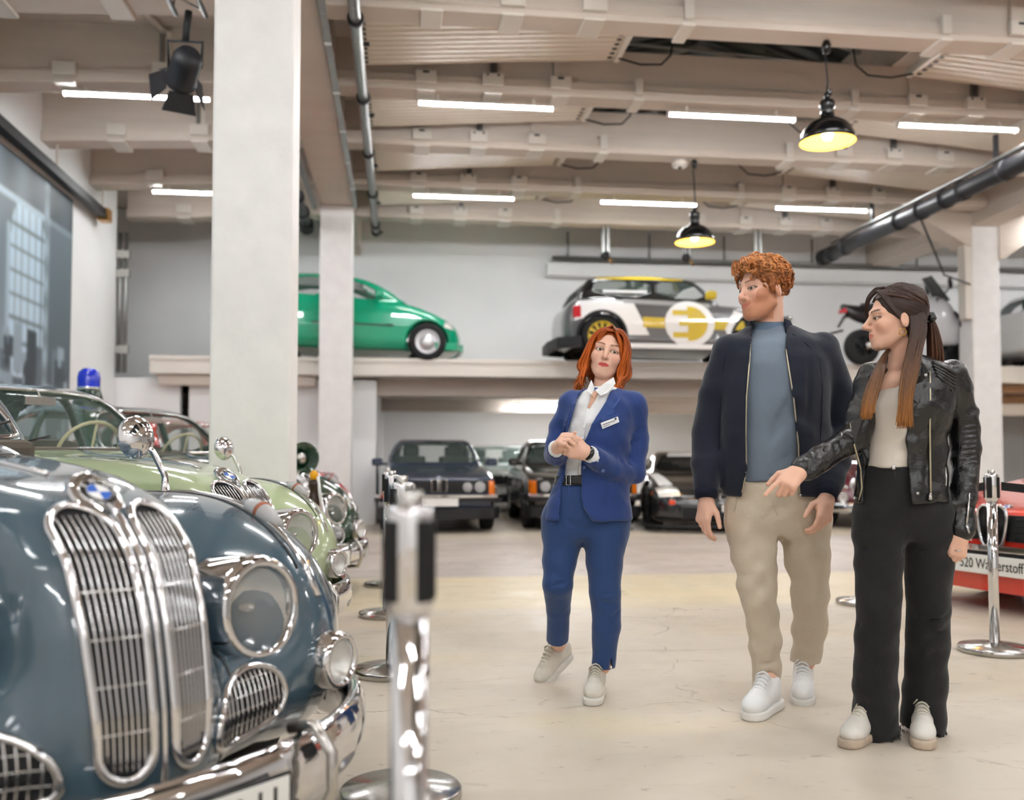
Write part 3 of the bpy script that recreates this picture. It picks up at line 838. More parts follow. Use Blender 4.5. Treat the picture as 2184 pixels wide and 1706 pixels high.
belt(q, p, 'black belt strung between the two posts by the red saloon')
belt(p, p+np.array([1.4, -0.9]), 'black belt leading from the red saloon post out of view')
# ================================================================== the rounded fifties saloon (x forward, y left, z up, nose at origin)
def polyfun(pts):
    P = np.array(sorted(pts)); zz = np.linspace(P[0, 0], P[-1, 0], 240)
    v = np.interp(zz, P[:, 0], P[:, 1])
    for _ in range(12): v[1:-1] = (v[:-2]+2*v[1:-1]+v[2:])/4
    return lambda x: np.interp(x, zz, v).astype(f4)
def old_body():
    side = poly2d(smooth_poly([(-1.95, 1.045), (-1.2, 1.03), (-0.75, 1.0), (-0.45, 0.965), (-0.21, 0.90), (-0.09, 0.80), (-0.033, 0.66), (-0.005, 0.50), (0.01, 0.36), (-0.04, 0.27), (-1.95, 0.27)], 2))
    plan = poly2d(smooth_poly([(-1.95, 0.62), (-1.2, 0.44), (-0.75, 0.36), (-0.42, 0.275), (-0.20, 0.225), (-0.08, 0.175), (-0.012, 0.04), (0.005, 0.0), (-0.012, -0.04), (-0.08, -0.175), (-1.95, -0.62)], 1))
    def nose(p):
        y = np.abs(p[:, 1])
        # the plan narrows with the lean of the prow
        lean = np.interp(p[:, 2], [0.27, 0.36, 0.5, 0.66, 0.8, 0.9, 0.965, 1.03], [0.02, 0.0, 0.0, 0.03, 0.08, 0.165, 0.3, 0.6]).astype(f4)
        a = side(p[:, 0], p[:, 2]); b = plan(p[:, 0]+lean, y)
        return smax(a, b, 0.075)
    apron = poly2d(smooth_poly([(-0.12, 0.0), (-0.13, 0.25), (-0.19, 0.45), (-0.27, 0.62), (-0.5, 0.83), (-1.2, 0.86), (-1.2, 0.0), (-1.2, -0.3), (-0.3, -0.3)], 1))
    def lower(p):
        a = apron(p[:, 0], np.abs(p[:, 1]))
        return smax(a, np.abs(p[:, 2]-0.41)-0.13, 0.16)
    rear = poly2d(smooth_poly([(-1.4, 1.03), (-1.9, 1.04), (-3.0, 1.05), (-3.9, 1.0), (-4.45, 0.82), (-4.72, 0.55), (-4.68, 0.28), (-1.4, 0.25)], 2))
    rplan = poly2d(smooth_poly([(-1.3, 0.68), (-2.0, 0.69), (-3.2, 0.72), (-4.1, 0.70), (-4.6, 0.5), (-4.75, 0.0), (-4.6, -0.5), (-1.3, -0.7)], 2))
    def back(p):
        return smax(rear(p[:, 0], p[:, 2]), rplan(p[:, 0], np.abs(p[:, 1])), 0.3)
    def sym(p): q = p.copy(); q[:, 1] = np.abs(q[:, 1]); return q
    E1 = ell((-0.79, 0.57, 0.52), (0.525, 0.38, 0.375)); E2 = ell((-1.2, 0.585, 0.53), (0.80, 0.31, 0.375))
    E3 = chain([(-1.2, 0.58, 0.58), (-2.1, 0.56, 0.52), (-2.9, 0.56, 0.42)], [0.24, 0.15, 0.10])
    E4 = ell((-3.75, 0.58, 0.50), (0.75, 0.31, 0.40))
    pod = cone((-0.75, 0.44, 0.63), (-0.52, 0.43, 0.626), 0.15, 0.128)
    fog = cone((-0.5, 0.63, 0.47), (-0.36, 0.66, 0.463), 0.08, 0.07)
    def f(p):
        q = sym(p)
        d = smin(E1(q), E2(q), 0.10); d = smin(d, E3(q), 0.10)
        d = smin(d, lower(p), 0.13)
        d = smin(d, pod(q), 0.06); d = smin(d, fog(q), 0.05)
        d = smin(d, nose(p), 0.085)
        d = smin(d, smin(back(p), E4(q), 0.15), 0.12)
        for wx in (-0.87, -3.73):
            w = np.maximum(np.sqrt((p[:, 0]-wx)**2+(p[:, 2]-0.33)**2)-0.375, 0.52-q[:, 1])
            d = smax(d, -w, 0.03)
        return smax(d, 0.22-p[:, 2], 0.03).astype(f4)
    return f
FO = old_body()
def house():
    side = poly2d(smooth_poly([(-1.62, 0.95), (-2.0, 1.30), (-2.2, 1.44), (-2.75, 1.52), (-3.2, 1.48), (-3.75, 1.25), (-4.25, 0.95)], 2))
    def f(p):
        a = side(p[:, 0], p[:, 2])
        hw = np.interp(p[:, 2], [0.95, 1.05, 1.3, 1.45, 1.55], [0.74, 0.72, 0.63, 0.56, 0.5]).astype(f4)
        nar = np.interp(p[:, 0], [-4.3, -3.6, -2.8, -2.0, -1.6], [0.22, 0.06, 0, 0.03, 0.14]).astype(f4)
        return smax(a, (np.abs(p[:, 1])-hw+nar)*0.93, 0.14).astype(f4)
    return f
FH_ = house()
WS = [(0.0, 1.075), (0.50, 1.085), (0.585, 1.10), (0.50, 1.33), (0.42, 1.405), (0.2, 1.432), (0.0, 1.436)]
win_front = poly2d(WS+[(-a, b) for a, b in WS[::-1][1:-1]])
win_side = poly2d(smooth_poly([(-2.02, 1.10), (-2.24, 1.36), (-2.4, 1.41), (-2.9, 1.425), (-3.25, 1.39), (-3.55, 1.25), (-3.62, 1.10)], 1))
def house_shell(p):
    d = FH_(p)
    s = np.maximum(d, -(d+0.035))
    s = np.maximum(s, 1.02-p[:, 2])
    wf = np.maximum(win_front(p[:, 1], p[:, 2]), np.maximum(p[:, 0]+1.5, -p[:, 0]-2.45))
    wf = np.where(p[:, 0] < -2.15, np.maximum(wf, np.abs(p[:, 1])-0.44), wf)
    wr = np.maximum(win_front(p[:, 1]*1.05, p[:, 2]+0.0), p[:, 0]+3.3)
    ws = np.maximum(win_side(p[:, 0], p[:, 2]), 0.40-np.abs(p[:, 1]))
    ws = np.maximum(ws, 0.035-np.abs(p[:, 0]+2.75))
    return smax(smax(s, -wf, 0.006), -smin(wr, ws, 0.0), 0.006).astype(f4)
def trace(f, O, D, off=0.003, n=64, tmax=3.0):
    """sphere-trace many rays to the surface of f"""
    O = np.asarray(O, f4); D = np.broadcast_to(np.asarray(D, f4), O.shape); t = np.zeros(len(O), f4)
    for _ in range(n):
        d = f((O+D*t[:, None]).astype(f4)); t = np.clip(t+d*0.62, 0, tmax)
    P = O+D*t[:, None]
    e = 0.004
    g = np.stack([f((P+np.eye(3, dtype=f4)[i]*e))-f((P-np.eye(3, dtype=f4)[i]*e)) for i in range(3)], 1)
    g /= np.linalg.norm(g, axis=1, keepdims=True)+1e-9
    return P+g*off, g
def patch(name, f, poly, plane, start, direc, m, parent, off=0.004, n=40, thick=0.0):
    """a sheet that follows the surface of f inside a polygon given in a plane ('xz' seen along y, 'yz' seen along x)"""
    P = np.array(poly); lo, hi = P.min(0), P.max(0)
    g = max((hi-lo))/n
    a, b = [np.linspace(lo[i], hi[i], max(3, int((hi[i]-lo[i])/g)+1)) for i in range(2)]
    A, Bm = np.meshgrid(a, b, indexing='ij')
    sd = poly2d(poly)
    pts = np.stack([A.ravel(), Bm.ravel()], 1).astype(f4)
    # snap outside points close to the border onto the outline
    d = sd(pts[:, 0], pts[:, 1]); e = 1e-3
    gx = (sd(pts[:, 0]+e, pts[:, 1])-sd(pts[:, 0]-e, pts[:, 1]))/(2*e); gy = (sd(pts[:, 0], pts[:, 1]+e)-sd(pts[:, 0], pts[:, 1]-e))/(2*e)
    out = d > 0
    pts[out] -= np.stack([gx*d, gy*d], 1)[out]
    keep_v = d < g*1.05
    if plane == 'xz': O = np.stack([pts[:, 0], np.full(len(pts), start), pts[:, 1]], 1)
    else: O = np.stack([np.full(len(pts), start), pts[:, 0], pts[:, 1]], 1)
    W, nr = trace(f, O, direc, off)
    idx = np.arange(len(pts)).reshape(A.shape)
    Q = np.stack([idx[:-1, :-1], idx[1:, :-1], idx[1:, 1:], idx[:-1, 1:]], -1).reshape(-1, 4)
    Q = Q[keep_v[Q].all(1) & (d[Q].min(1) < 0)]
    if len(Q):
        c = np.cross(W[Q[:, 1]]-W[Q[:, 0]], W[Q[:, 3]]-W[Q[:, 0]])
        if (c*nr[Q[:, 0]]).sum() < 0: Q = Q[:, ::-1]
    used = np.unique(Q); mp = -np.ones(len(W), int); mp[used] = np.arange(len(used))
    me = np_mesh(name, W[used], mp[Q].ravel(), np.full(len(Q), 4))
    o = link(name, me, m, parent)
    if thick:
        s = o.modifiers.new('solid', 'SOLIDIFY'); s.thickness = thick; s.offset = -1
    return o
M_glass = mat('car_glass', (150, 170, 160), rough=0.02, spec=0.6, alpha=0.16)
M_glassd = mat('dark_car_glass', (22, 26, 26), rough=0.03, spec=0.6, alpha=0.78)
M_lens = mat('lamp_lens', (232, 232, 230), rough=0.06, spec=0.7, alpha=0.22, bump=0.35, bscale=45, stretch=(1, 6, 0.6))
M_refl = mat('lamp_reflector', (236, 234, 228), rough=0.32, metal=0.65)
M_amber = mat('amber_lens', (235, 120, 10), rough=0.2, spec=0.6, coat=0.5)
M_grdark = mat('grille_shadow', (16, 16, 18), rough=0.6)
M_cabin = mat('cabin_trim', (92, 84, 74), rough=0.8)
M_ivory = mat('ivory_plastic', (222, 212, 170), rough=0.35)
M_plate = mat('plate_white', (240, 240, 236), rough=0.4)
M_plblk = mat('plate_black', (15, 15, 15), rough=0.5)
M_blue_e = mat('emblem_blue', (24, 92, 190), rough=0.3, coat=0.5)
M_white_e = mat('emblem_white', (245, 245, 245), rough=0.3, coat=0.5)
def roundel(parent, M, r):
    """round emblem in the local xy plane of M, facing +z"""
    ring = MB().lathe([(0, 0), (r, 0), (r*1.02, r*0.06), (r*0.98, r*0.12), (r*0.7, r*0.13), (0, r*0.12)], 32, M).build('emblem', M_black, parent)
    MB().lathe([(r*0.97, r*0.02), (r*1.04, r*0.06), (r*0.97, r*0.16), (r*0.92, r*0.14)], 32, M, closed=True).build('emblem_rim', M_chrome, ring)
    MB().lathe([(r*0.61, r*0.13), (r*0.66, r*0.15), (r*0.61, r*0.17)], 32, M).build('emblem_rim', M_chrome, ring)
    for q in range(4):
        V = [M @ Vector((0, 0, r*0.15))]+[M @ Vector((r*0.62*math.cos(math.pi/2*(q+t/8)), r*0.62*math.sin(math.pi/2*(q+t/8)), r*0.15)) for t in range(9)]
        b = MB(); b._add(V, [(0, i+1, i+2) for i in range(8)]); b.build('emblem_field', M_blue_e if q % 2 else M_white_e, ring)
    for ch, a in (('B', 140), ('M', 90), ('W', 40)):
        text_mesh('emblem_letter', ch, r*0.42, M_white_e, ring, M @ trm(r*0.8*math.cos(math.radians(a)), r*0.8*math.sin(math.radians(a)), r*0.155) @ rotm('Z', a-90), depth=0.0004)
    return ring
def frame_to(n, up=(0, 0, 1)):
    """matrix whose z axis is n and whose y axis leans to up"""
    n = Vector(n).normalized(); u = Vector(up); x = u.cross(n).normalized(); y = n.cross(x)
    return Matrix(((x[0], y[0], n[0], 0), (x[1], y[1], n[1], 0), (x[2], y[2], n[2], 0), (0, 0, 0, 1)))
def wheel(parent, x, y, r=0.335, w=0.17, side=1, rim=None, spokes=0, tire_mat=None, rimr=0.62, hubcol=None):
    """wheel > tyre, rim; axis along y, outer face towards side"""
    o = empty('wheel', (x, y, r)); o.parent = parent
    M = rotm('X', -90*side)
    R = rimr*r
    MB().lathe([(R*0.98, -w*0.42), (r*0.90, -w*0.5), (r*0.985, -w*0.40), (r, -w*0.2), (r, w*0.2), (r*0.985, w*0.40), (r*0.90, w*0.5), (R*0.98, w*0.42)], 40, M).build('tyre', tire_mat or M_rubber, o)
    rm = rim or M_brush
    if spokes == 0:
        MB().lathe([(R*1.0, -w*0.4), (R*1.0, w*0.3), (R*0.96, w*0.42), (R*0.88, w*0.34), (R*0.8, w*0.22), (R*0.62, w*0.24), (R*0.55, w*0.4), (R*0.3, w*0.48), (0, w*0.5)], 36, M).build('rim', rm, o)
    else:
        MB().lathe([(R*1.0, -w*0.4), (R*1.0, w*0.38), (R*0.97, w*0.43), (R*0.9, w*0.40), (R*0.88, -w*0.2)], 36, M).build('rim', rm, o)
        MB().lathe([(R*0.9, -w*0.1), (0, -w*0.1)], 24, M).build('brake_disc', M_dark, o)
        for k in range(spokes):
            a = 2*math.pi*k/spokes
            m = M @ rotm('Z', math.degrees(a))
            MB().hexa([tuple(m @ Vector(v)) for v in [(R*0.1, -R*0.07, w*0.2), (R*0.93, -R*0.1, w*0.25), (R*0.93, R*0.1, w*0.25), (R*0.1, R*0.07, w*0.2),
                      (R*0.1, -R*0.06, w*0.4), (R*0.93, -R*0.08, w*0.36), (R*0.93, R*0.08, w*0.36), (R*0.1, R*0.06, w*0.4)]]).build('spoke', rm, o)
        MB().lathe([(R*0.24, w*0.2), (R*0.24, w*0.42), (R*0.15, w*0.46), (0, w*0.46)], 20, M).build('hub', hubcol or rm, o)
    return o
def slot(cy, cz, w, h, p=2.6, n=44, lean=0.0, tap=0.0):
    out = []
    for k in range(n):
        a = 2*math.pi*k/n; c, s = math.cos(a), math.sin(a)
        # stadium: straight sides, round ends
        if h >= w: y = w*c; z = (h-w)*np.sign(s)*(1 if abs(s) > 1e-6 else 0)+w*s
        else: y = (w-h)*np.sign(c)+h*c; z = h*s
        t = z/h
        out.append((cy+y*(1+tap*t)+lean*t, cz+z))
    return out
def dens(pol, step=0.012):
    out = []
    for i, a in enumerate(pol):
        b = pol[(i+1) % len(pol)]; n = max(1, int(math.hypot(b[0]-a[0], b[1]-a[1])/step))
        out += [(a[0]+(b[0]-a[0])*k/n, a[1]+(b[1]-a[1])*k/n) for k in range(n)]
    return out
def build_old_car():
    car = empty('vintage_saloon_car')
    paint = mat('paint_slate_blue', (72, 94, 107), rough=0.18, coat=1.0)
    me = sdf_mesh('body', FO, (-4.85, -0.95, 0.18), (0.1, 0.95, 1.15), 0.015, lip=2.6)
    body = link('body', me, paint, car)
    me = sdf_mesh('roof', house_shell, (-4.4, -0.8, 1.0), (-1.5, 0.8, 1.58), 0.016)
    roof = link('roof', me, paint, car)
    # glass
    ws = [(a*0.985, b) for a, b in WS]
    patch('windscreen', FH_, ws+[(-a, b) for a, b in ws[::-1][1:-1]], 'yz', -1.2, (-1, 0, 0), M_glass, car, off=-0.012, n=30)
    patch('rear_window', FH_, ws+[(-a, b) for a, b in ws[::-1][1:-1]], 'yz', -4.6, (1, 0, 0), M_glass, car, off=-0.012, n=24)
    sp = smooth_poly([(-2.02, 1.10), (-2.24, 1.36), (-2.4, 1.41), (-2.9, 1.425), (-3.25, 1.39), (-3.55, 1.25), (-3.62, 1.10)], 1)
    for s in (-1, 1): patch('side_window', FH_, sp, 'xz', 1.2*s, (0, -s, 0), M_glass, car, off=-0.014, n=30)
    ring = [tuple(v) for v in trace(FH_, np.array([(-1.2, a, b) for a, b in smooth_poly(WS+[(-a, b) for a, b in WS[::-1][1:-1]], 1)]), (-1, 0, 0), 0.002)[0]]
    MB().tube(ring, 0.011, 8, closed=True).build('windscreen_trim', M_chrome, car)
    # cabin
    fl = MB().box((-3.9, -0.62, 0.6), (-1.75, 0.62, 0.66)); fl.build('cabin_floor', M_cabin, car)
    for x in (-2.45, -3.3):
        MB().box((x-0.1, -0.55, 0.65), (x+0.4, 0.55, 0.85)).box((x-0.25, -0.55, 0.65), (x-0.08, 0.55, 1.14)).build('seat', M_cabin, car, bevel=0.05, seg=3)
    MB().box((-1.95, -0.6, 0.95), (-1.72, 0.6, 1.08)).build('dashboard', M_cabin, car, bevel=0.03)
    Mw = trm(-2.12, 0.36, 1.07) @ rotm('Y', -62)
    MB().tube([tuple(Mw @ Vector((0.2*math.cos(a), 0.2*math.sin(a), 0))) for a in np.linspace(0, 2*math.pi, 28)[:-1]], 0.012, 8, closed=True).tube([tuple(Mw @ Vector((-0.19, 0, 0))), tuple(Mw @ Vector((0, 0, -0.03))), tuple(Mw @ Vector((0.19, 0, 0)))], 0.009, 6).build('steering_wheel', M_ivory, car)
    MB().cbox((-2.03, 0, 1.36), (0.01, 0.09, 0.025)).cyl((-2.03, 0, 1.38), (-2.06, 0, 1.43), 0.006, n=6).build('rear_view_mirror', M_brush, car)
    for s in (-1, 1):
        q, _ = trace(FH_, [(-1.2, s*0.3+0.05, 1.095), (-1.2, s*0.3+0.25, 1.14)], (-1, 0, 0), 0.012)
        MB().tube([tuple(q[0]), tuple(q[1])], 0.006, 6).build('wiper', M_dark, car)
    # kidneys
    for s in (-1, 1):
        pol = slot(s*0.076, 0.64, 0.054, 0.262, lean=s*0.006, tap=0.12)
        pk = patch('kidney_grille', FO, pol, 'yz', 0.35, (-1, 0, 0), M_grdark, car, off=0.001, n=40)
        P, _ = trace(FO, [(0.35, a, b) for a, b in dens(pol)], (-1, 0, 0), 0.007)
        MB().tube([tuple(v) for v in P], 0.0105, 8, closed=True).build('grille_frame', M_chrome, pk)
        sd = poly2d(pol)
        for k in range(9):
            t = -0.048+0.012*k
            zz = np.linspace(0.38, 0.9, 30)
            yy = s*0.076+t*(1+0.12*(zz-0.64)/0.262)+s*0.006*(zz-0.64)/0.262
            ins = sd(yy.astype(f4), zz.astype(f4)) < -0.004
            if ins.sum() < 3: continue
            P, _ = trace(FO, np.stack([np.full(ins.sum(), 0.35), yy[ins], zz[ins]], 1), (-1, 0, 0), 0.007)
            MB().tube([tuple(v) for v in P], 0.0027, 6).build('grille_bar', M_chrome, pk)
        for z in (0.47, 0.56, 0.65, 0.74):
            yy = np.linspace(-0.052, 0.052, 8)+s*0.076
            P, _ = trace(FO, np.stack([np.full(8, 0.35), yy, np.full(8, z)], 1), (-1, 0, 0), 0.006)
            MB().tube([tuple(v) for v in P], 0.003, 6).build('cross_bar', M_chrome, pk)
    # prow strip, hood strip, emblem
    P, _ = trace(FO, [(0.4, 0, z) for z in np.linspace(0.33, 0.9, 24)], (-1, 0, 0), 0.004)
    MB().tube([tuple(v) for v in P], [0.006+0.006*abs(i/23-0.2) for i in range(24)], 8).build('prow_strip', M_chrome, car)
    P, _ = trace(FO, [(x, 0, 1.5) for x in np.linspace(-0.5, -1.6, 16)], (0, 0, -1), 0.003)
    MB().tube([tuple(v) for v in P], 0.009, 8).build('bonnet_strip', M_chrome, car)
    P, N = trace(FO, [(0.2, 0, 1.2)], (-0.72, 0, -0.42), 0.006)
    n = np.array([0.62, 0, 0.78])
    M = Matrix.Translation(P[0]) @ frame_to(n)
    MB().lathe([(0, -0.01), (0.066, -0.012), (0.06, 0.006), (0.05, 0.01), (0, 0.01)], 32, M @ Matrix.Diagonal((0.9, 1.35, 1, 1))).build('emblem_plinth', M_chrome, car)
    roundel(car, M @ trm(0, 0, 0.008), 0.043)
    # horn grilles
    for s in (-1, 1):
        pol = [(s*(0.325+(a-0.325)), b+0.07*(a-0.325)) for a, b in smooth_poly([(0.17, 0.36), (0.18, 0.44), (0.24, 0.49), (0.34, 0.505), (0.43, 0.48), (0.46, 0.42), (0.44, 0.375), (0.36, 0.36)], 2)]
        pk = patch('horn_grille', FO, pol, 'yz', 0.35, (-1, 0, 0), M_grdark, car, off=0.001, n=30)
        P, _ = trace(FO, [(0.35, a, b) for a, b in dens(pol)], (-1, 0, 0), 0.005)
        MB().tube([tuple(v) for v in P], 0.0095, 8, closed=True).build('grille_frame', M_chrome, pk)
        sd = poly2d(pol); A = np.array(pol)
        for k in range(16):
            y = A[:, 0].min()+(A[:, 0].max()-A[:, 0].min())*(k+0.5)/16
            zz = np.linspace(0.33, 0.55, 20); ins = sd(np.full(20, y, f4), zz.astype(f4)) < -0.002
            if ins.sum() < 2: continue
            P, _ = trace(FO, np.stack([np.full(ins.sum(), 0.35), np.full(ins.sum(), y), zz[ins]], 1), (-1, 0, 0), 0.005)
            MB().tube([tuple(v) for v in P], 0.003, 5).build('grille_bar', M_chrome, pk)
        for z in (0.39, 0.42, 0.45, 0.48):
            yy = np.linspace(A[:, 0].min(), A[:, 0].max(), 30); ins = sd(yy.astype(f4), np.full(30, z, f4)) < -0.002
            if ins.sum() < 2: continue
            P, _ = trace(FO, np.stack([np.full(ins.sum(), 0.35), yy[ins], np.full(ins.sum(), z)], 1), (-1, 0, 0), 0.003)
            MB().tube([tuple(v) for v in P], 0.0022, 5).build('cross_bar', M_chrome, pk)
    # lamps
    for s in (-1, 1):
        M = trm(-0.25, s*0.42, 0.632) @ rotm('Z', s*5) @ rotm('Y', 90-4)
        h = MB().lathe([(0.135, -0.14), (0.135, -0.005), (0.128, 0.012), (0.112, 0.02), (0.104, 0.012), (0.102, -0.01)], 44, M).build('headlamp', M_chrome, car)
        MB().lathe([(0.103, -0.008), (0.09, -0.05), (0.05, -0.085), (0, -0.095)], 32, M).build('reflector', M_refl, h)
        MB().lathe([(0.104, 0.0), (0.095, 0.018), (0.06, 0.034), (0, 0.042)], 32, M).build('lens', M_lens, h)
        MB().lathe([(0.0, -0.02), (0.012, -0.025), (0.012, -0.06), (0, -0.08)], 12, M).build('bulb', M_brush, h)
        M = trm(-0.22, s*0.67, 0.463) @ rotm('Z', s*12) @ rotm('Y', 90)
        h = MB().lathe([(0.076, -0.08), (0.077, -0.004), (0.07, 0.01), (0.06, 0.01), (0.058, -0.005)], 36, M).build('fog_lamp', M_chrome, car)
        MB().lathe([(0.058, -0.004), (0.045, -0.03), (0, -0.045)], 24, M).build('reflector', M_refl, h)
        MB().lathe([(0.059, 0.0), (0.04, 0.014), (0, 0.018)], 24, M).build('lens', M_lens, h)
        # teardrop turn signal on the wing crest
        P, N = trace(FO, [(x, s*0.665, 1.4) for x in (-0.64, -0.60, -0.56, -0.52, -0.48)], (0, 0, -1), 0.012)
        t = MB().tube([tuple(v) for v in P], [0.012, 0.026, 0.031, 0.027, 0.014], 14).build('turn_signal', mat('smoke_lens', (205, 205, 205), rough=0.1, spec=0.6, alpha=0.75), car)
        MB().tube([tuple(P[2]+[0, 0, 0.002]), tuple(P[2]*0.7+P[3]*0.3+[0, 0, 0.002])], [0.0315, 0.031], 14).build('amber_band', mat('amber_band', (168, 104, 78), rough=0.2), t)
        P, N = trace(FO, [(x, s*0.655, 1.4) for x in np.linspace(-1.5, -0.30, 22)], (0, 0, -1), 0.002)
        MB().tube([tuple(v) for v in P], 0.011, 8).build('wing_strip', M_chrome, car)
        P, N = trace(FO, [(x, s*0.62, 1.4) for x in np.linspace(-1.5, -0.34, 22)], (0, 0, -1), 0.0)
        MB().tube([tuple(v) for v in P], 0.005, 6).build('wing_seam', M_dark, car)
        P, N = trace(FO, [(0.3, s*(0.20+0.05*k), 0.30+0.13*k) for k in np.linspace(0, 1.9, 20)], (-1, 0, 0), -0.001)
        MB().tube([tuple(v) for v in P], 0.005, 6).build('wing_seam', M_grdark, car)
    # mirror on the left wing
    b = np.array([-1.06, 0.685, 0.875])
    mir = MB().tube([b, b+[0.0, 0.0, 0.02], b+[-0.005, 0.0, 0.08], b+[-0.03, -0.03, 0.16], b+[-0.05, -0.06, 0.185]], [0.03, 0.014, 0.011, 0.010, 0.012], 12).build('wing_mirror', M_chrome, car)
    M = Matrix.Translation(b+[-0.055, -0.075, 0.205]) @ rotm('Z', -12) @ rotm('Y', 83)
    MB().lathe([(0, 0.028), (0.035, 0.025), (0.058, 0.012), (0.064, 0), (0.06, -0.006), (0, -0.008)], 28, M @ Matrix.Diagonal((1.12, 0.95, 1, 1))).build('mirror_head', M_chrome, mir)
    # bumper
    pl = [(-0.72, 0.90), (-0.50, 0.885), (-0.33, 0.82), (-0.17, 0.68), (-0.03, 0.48), (0.055, 0.25), (0.08, 0.0)]
    pl = np.array(pl+[(a, -b) for a, b in pl[::-1][1:]])
    pl = np.array(smooth_poly(pl, 2, closed=False))
    def bump(p, r=0.034, hz=0.078):
        d = np.full(len(p), 1e9, f4)
        for a, b_ in zip(pl[:-1], pl[1:]):
            e = b_-a; w = p[:, :2]-a.astype(f4); t = np.clip((w@e.astype(f4))/(e@e), 0, 1)
            d = np.minimum(d, ((w-t[:, None]*e.astype(f4))**2).sum(1))
        d = np.sqrt(d); z = p[:, 2]-0.315
        k0 = np.sqrt((d/r)**2+(z/hz)**2); k1 = np.sqrt((d/r**2)**2+(z/hz**2)**2)+1e-6
        return (k0*(k0-1)/k1).astype(f4)
    bu = link('bumper', sdf_mesh('bumper', bump, (-0.8, -0.98, 0.2), (0.16, 0.98, 0.42), 0.012), M_chrome, car)
    for s in (-1, 1):
        MB().tube([(0.0, s*0.31, 0.40), (0.07, s*0.32, 0.415), (0.115, s*0.33, 0.36), (0.118, s*0.33, 0.28), (0.09, s*0.32, 0.22), (0.0, s*0.31, 0.215)], 0.014, 10).build('overrider', M_brush, bu)
    pl_ = MB().box((0.115, -0.28, 0.24), (0.125, 0.205, 0.35)).build('number_plate', M_plate, car, bevel=0.004)
    MB().tube([(0.12, -0.282, 0.238), (0.12, 0.207, 0.238), (0.12, 0.207, 0.352), (0.12, -0.282, 0.352)], 0.005, 6, closed=True).build('plate_frame', M_plblk, pl_)
    for s in (-1, 1):
        wheel(car, -0.87, s*0.70, 0.34, 0.17, s, M_chrome); wheel(car, -3.73, s*0.70, 0.34, 0.17, s, M_chrome)
    return car
def recolour(o, m_from, m_to):
    for ch in o.children_recursive:
        if ch.type == 'MESH' and ch.name.split('.')[0] in m_from:
            ch.material_slots[0].link = 'OBJECT'; ch.material_slots[0].material = m_to
def place(o, x, y, deg, z=0.0): o.location = (x, y, z); o.rotation_euler = (0, 0, math.radians(deg))
def plate_text(car, body, y=0.0, sx=0.8, size=0.1):
    pl_ = [c for c in car.children if c.name.startswith('number_plate')][0]
    text_mesh('plate_lettering', body, size, M_plblk, pl_, trm(0.1262, y, 0.295) @ rotm('Z', 90) @ rotm('X', 90), sx=sx)
old = build_old_car()
tag(old, 'slate blue rounded vintage saloon with tall twin chrome grilles', 'car', 'rounded vintage saloons')
place(old, -0.452, 1.963, -43.2)
og = copy_tree(old); og['label'] = 'pale green rounded vintage saloon with dark roof behind the blue one'
recolour(og, ('body',), mat('paint_pale_green', (182, 195, 154), rough=0.18, coat=1.0))
recolour(og, ('roof',), mat('paint_deep_teal', (24, 50, 46), rough=0.2, coat=1.0))
place(og, -0.60, 4.43, -42.5)
op = copy_tree(old); op['label'] = 'dark green vintage police saloon with blue roof beacon'
mdg = mat('paint_dark_green', (18, 58, 36), rough=0.18, coat=1.0)
recolour(op, ('body', 'roof'), mdg); place(op, -0.58, 6.98, -41.7)
orr = copy_tree(old); orr['label'] = 'bright red vintage saloon behind the police car'
recolour(orr, ('body', 'roof'), mat('paint_red', (214, 40, 28), rough=0.18, coat=1.0)); place(orr, -0.75, 9.6, -42)
om = copy_tree(old); om['label'] = 'maroon vintage saloon parked behind the leather-jacket woman'
recolour(om, ('body', 'roof'), mat('paint_maroon', (92, 26, 40), rough=0.18, coat=1.0))
plate_text(old, '0 H', y=0.115); plate_text(op, '03 H', y=0.06, sx=0.7)
q = at(1905, 1000, 13.9); place(om, q[0], q[1], -98)
# police equipment
MB().lathe([(0, 0), (0.14, 0), (0.15, 0.01), (0.105, 0.16), (0.1, 0.17), (0, 0.17)], 28, trm(-3.0, 0.0, 1.49)).build('beacon_base', mdg, op)
MB().lathe([(0.1, 0), (0.106, 0.012), (0.1, 0.024)], 28, trm(-3.0, 0.0, 1.66)).build('beacon_ring', M_chrome, op)
MB().lathe([(0.098, 0), (0.1, 0.09), (0.09, 0.14), (0.055, 0.175), (0, 0.185)], 28, trm(-3.0, 0.0, 1.68)).build('beacon_dome', mat('blue_dome', (10, 50, 215), rough=0.08, spec=0.7, coat=0.6), op)
Mh = trm(-0.62, 0.36, 1.03) @ rotm('Z', -20) @ rotm('Y', 90)
lsx = MB().lathe([(0.02, -0.22), (0.05, -0.2), (0.05, -0.08), (0.06, -0.02), (0.085, 0.06), (0.125, 0.12), (0.13, 0.13), (0.12, 0.13), (0.07, 0.05), (0.0, 0.04)], 28, Mh).build('loudspeaker', mdg, op)
MB().lathe([(0.05, 0.08), (0.045, 0.1), (0, 0.1)], 16, Mh).build('speaker_core', M_brush, lsx)
MB().cyl((-0.66, 0.36, 0.86), (-0.66, 0.36, 1.0), 0.03, n=10).build('speaker_foot', mdg, lsx)
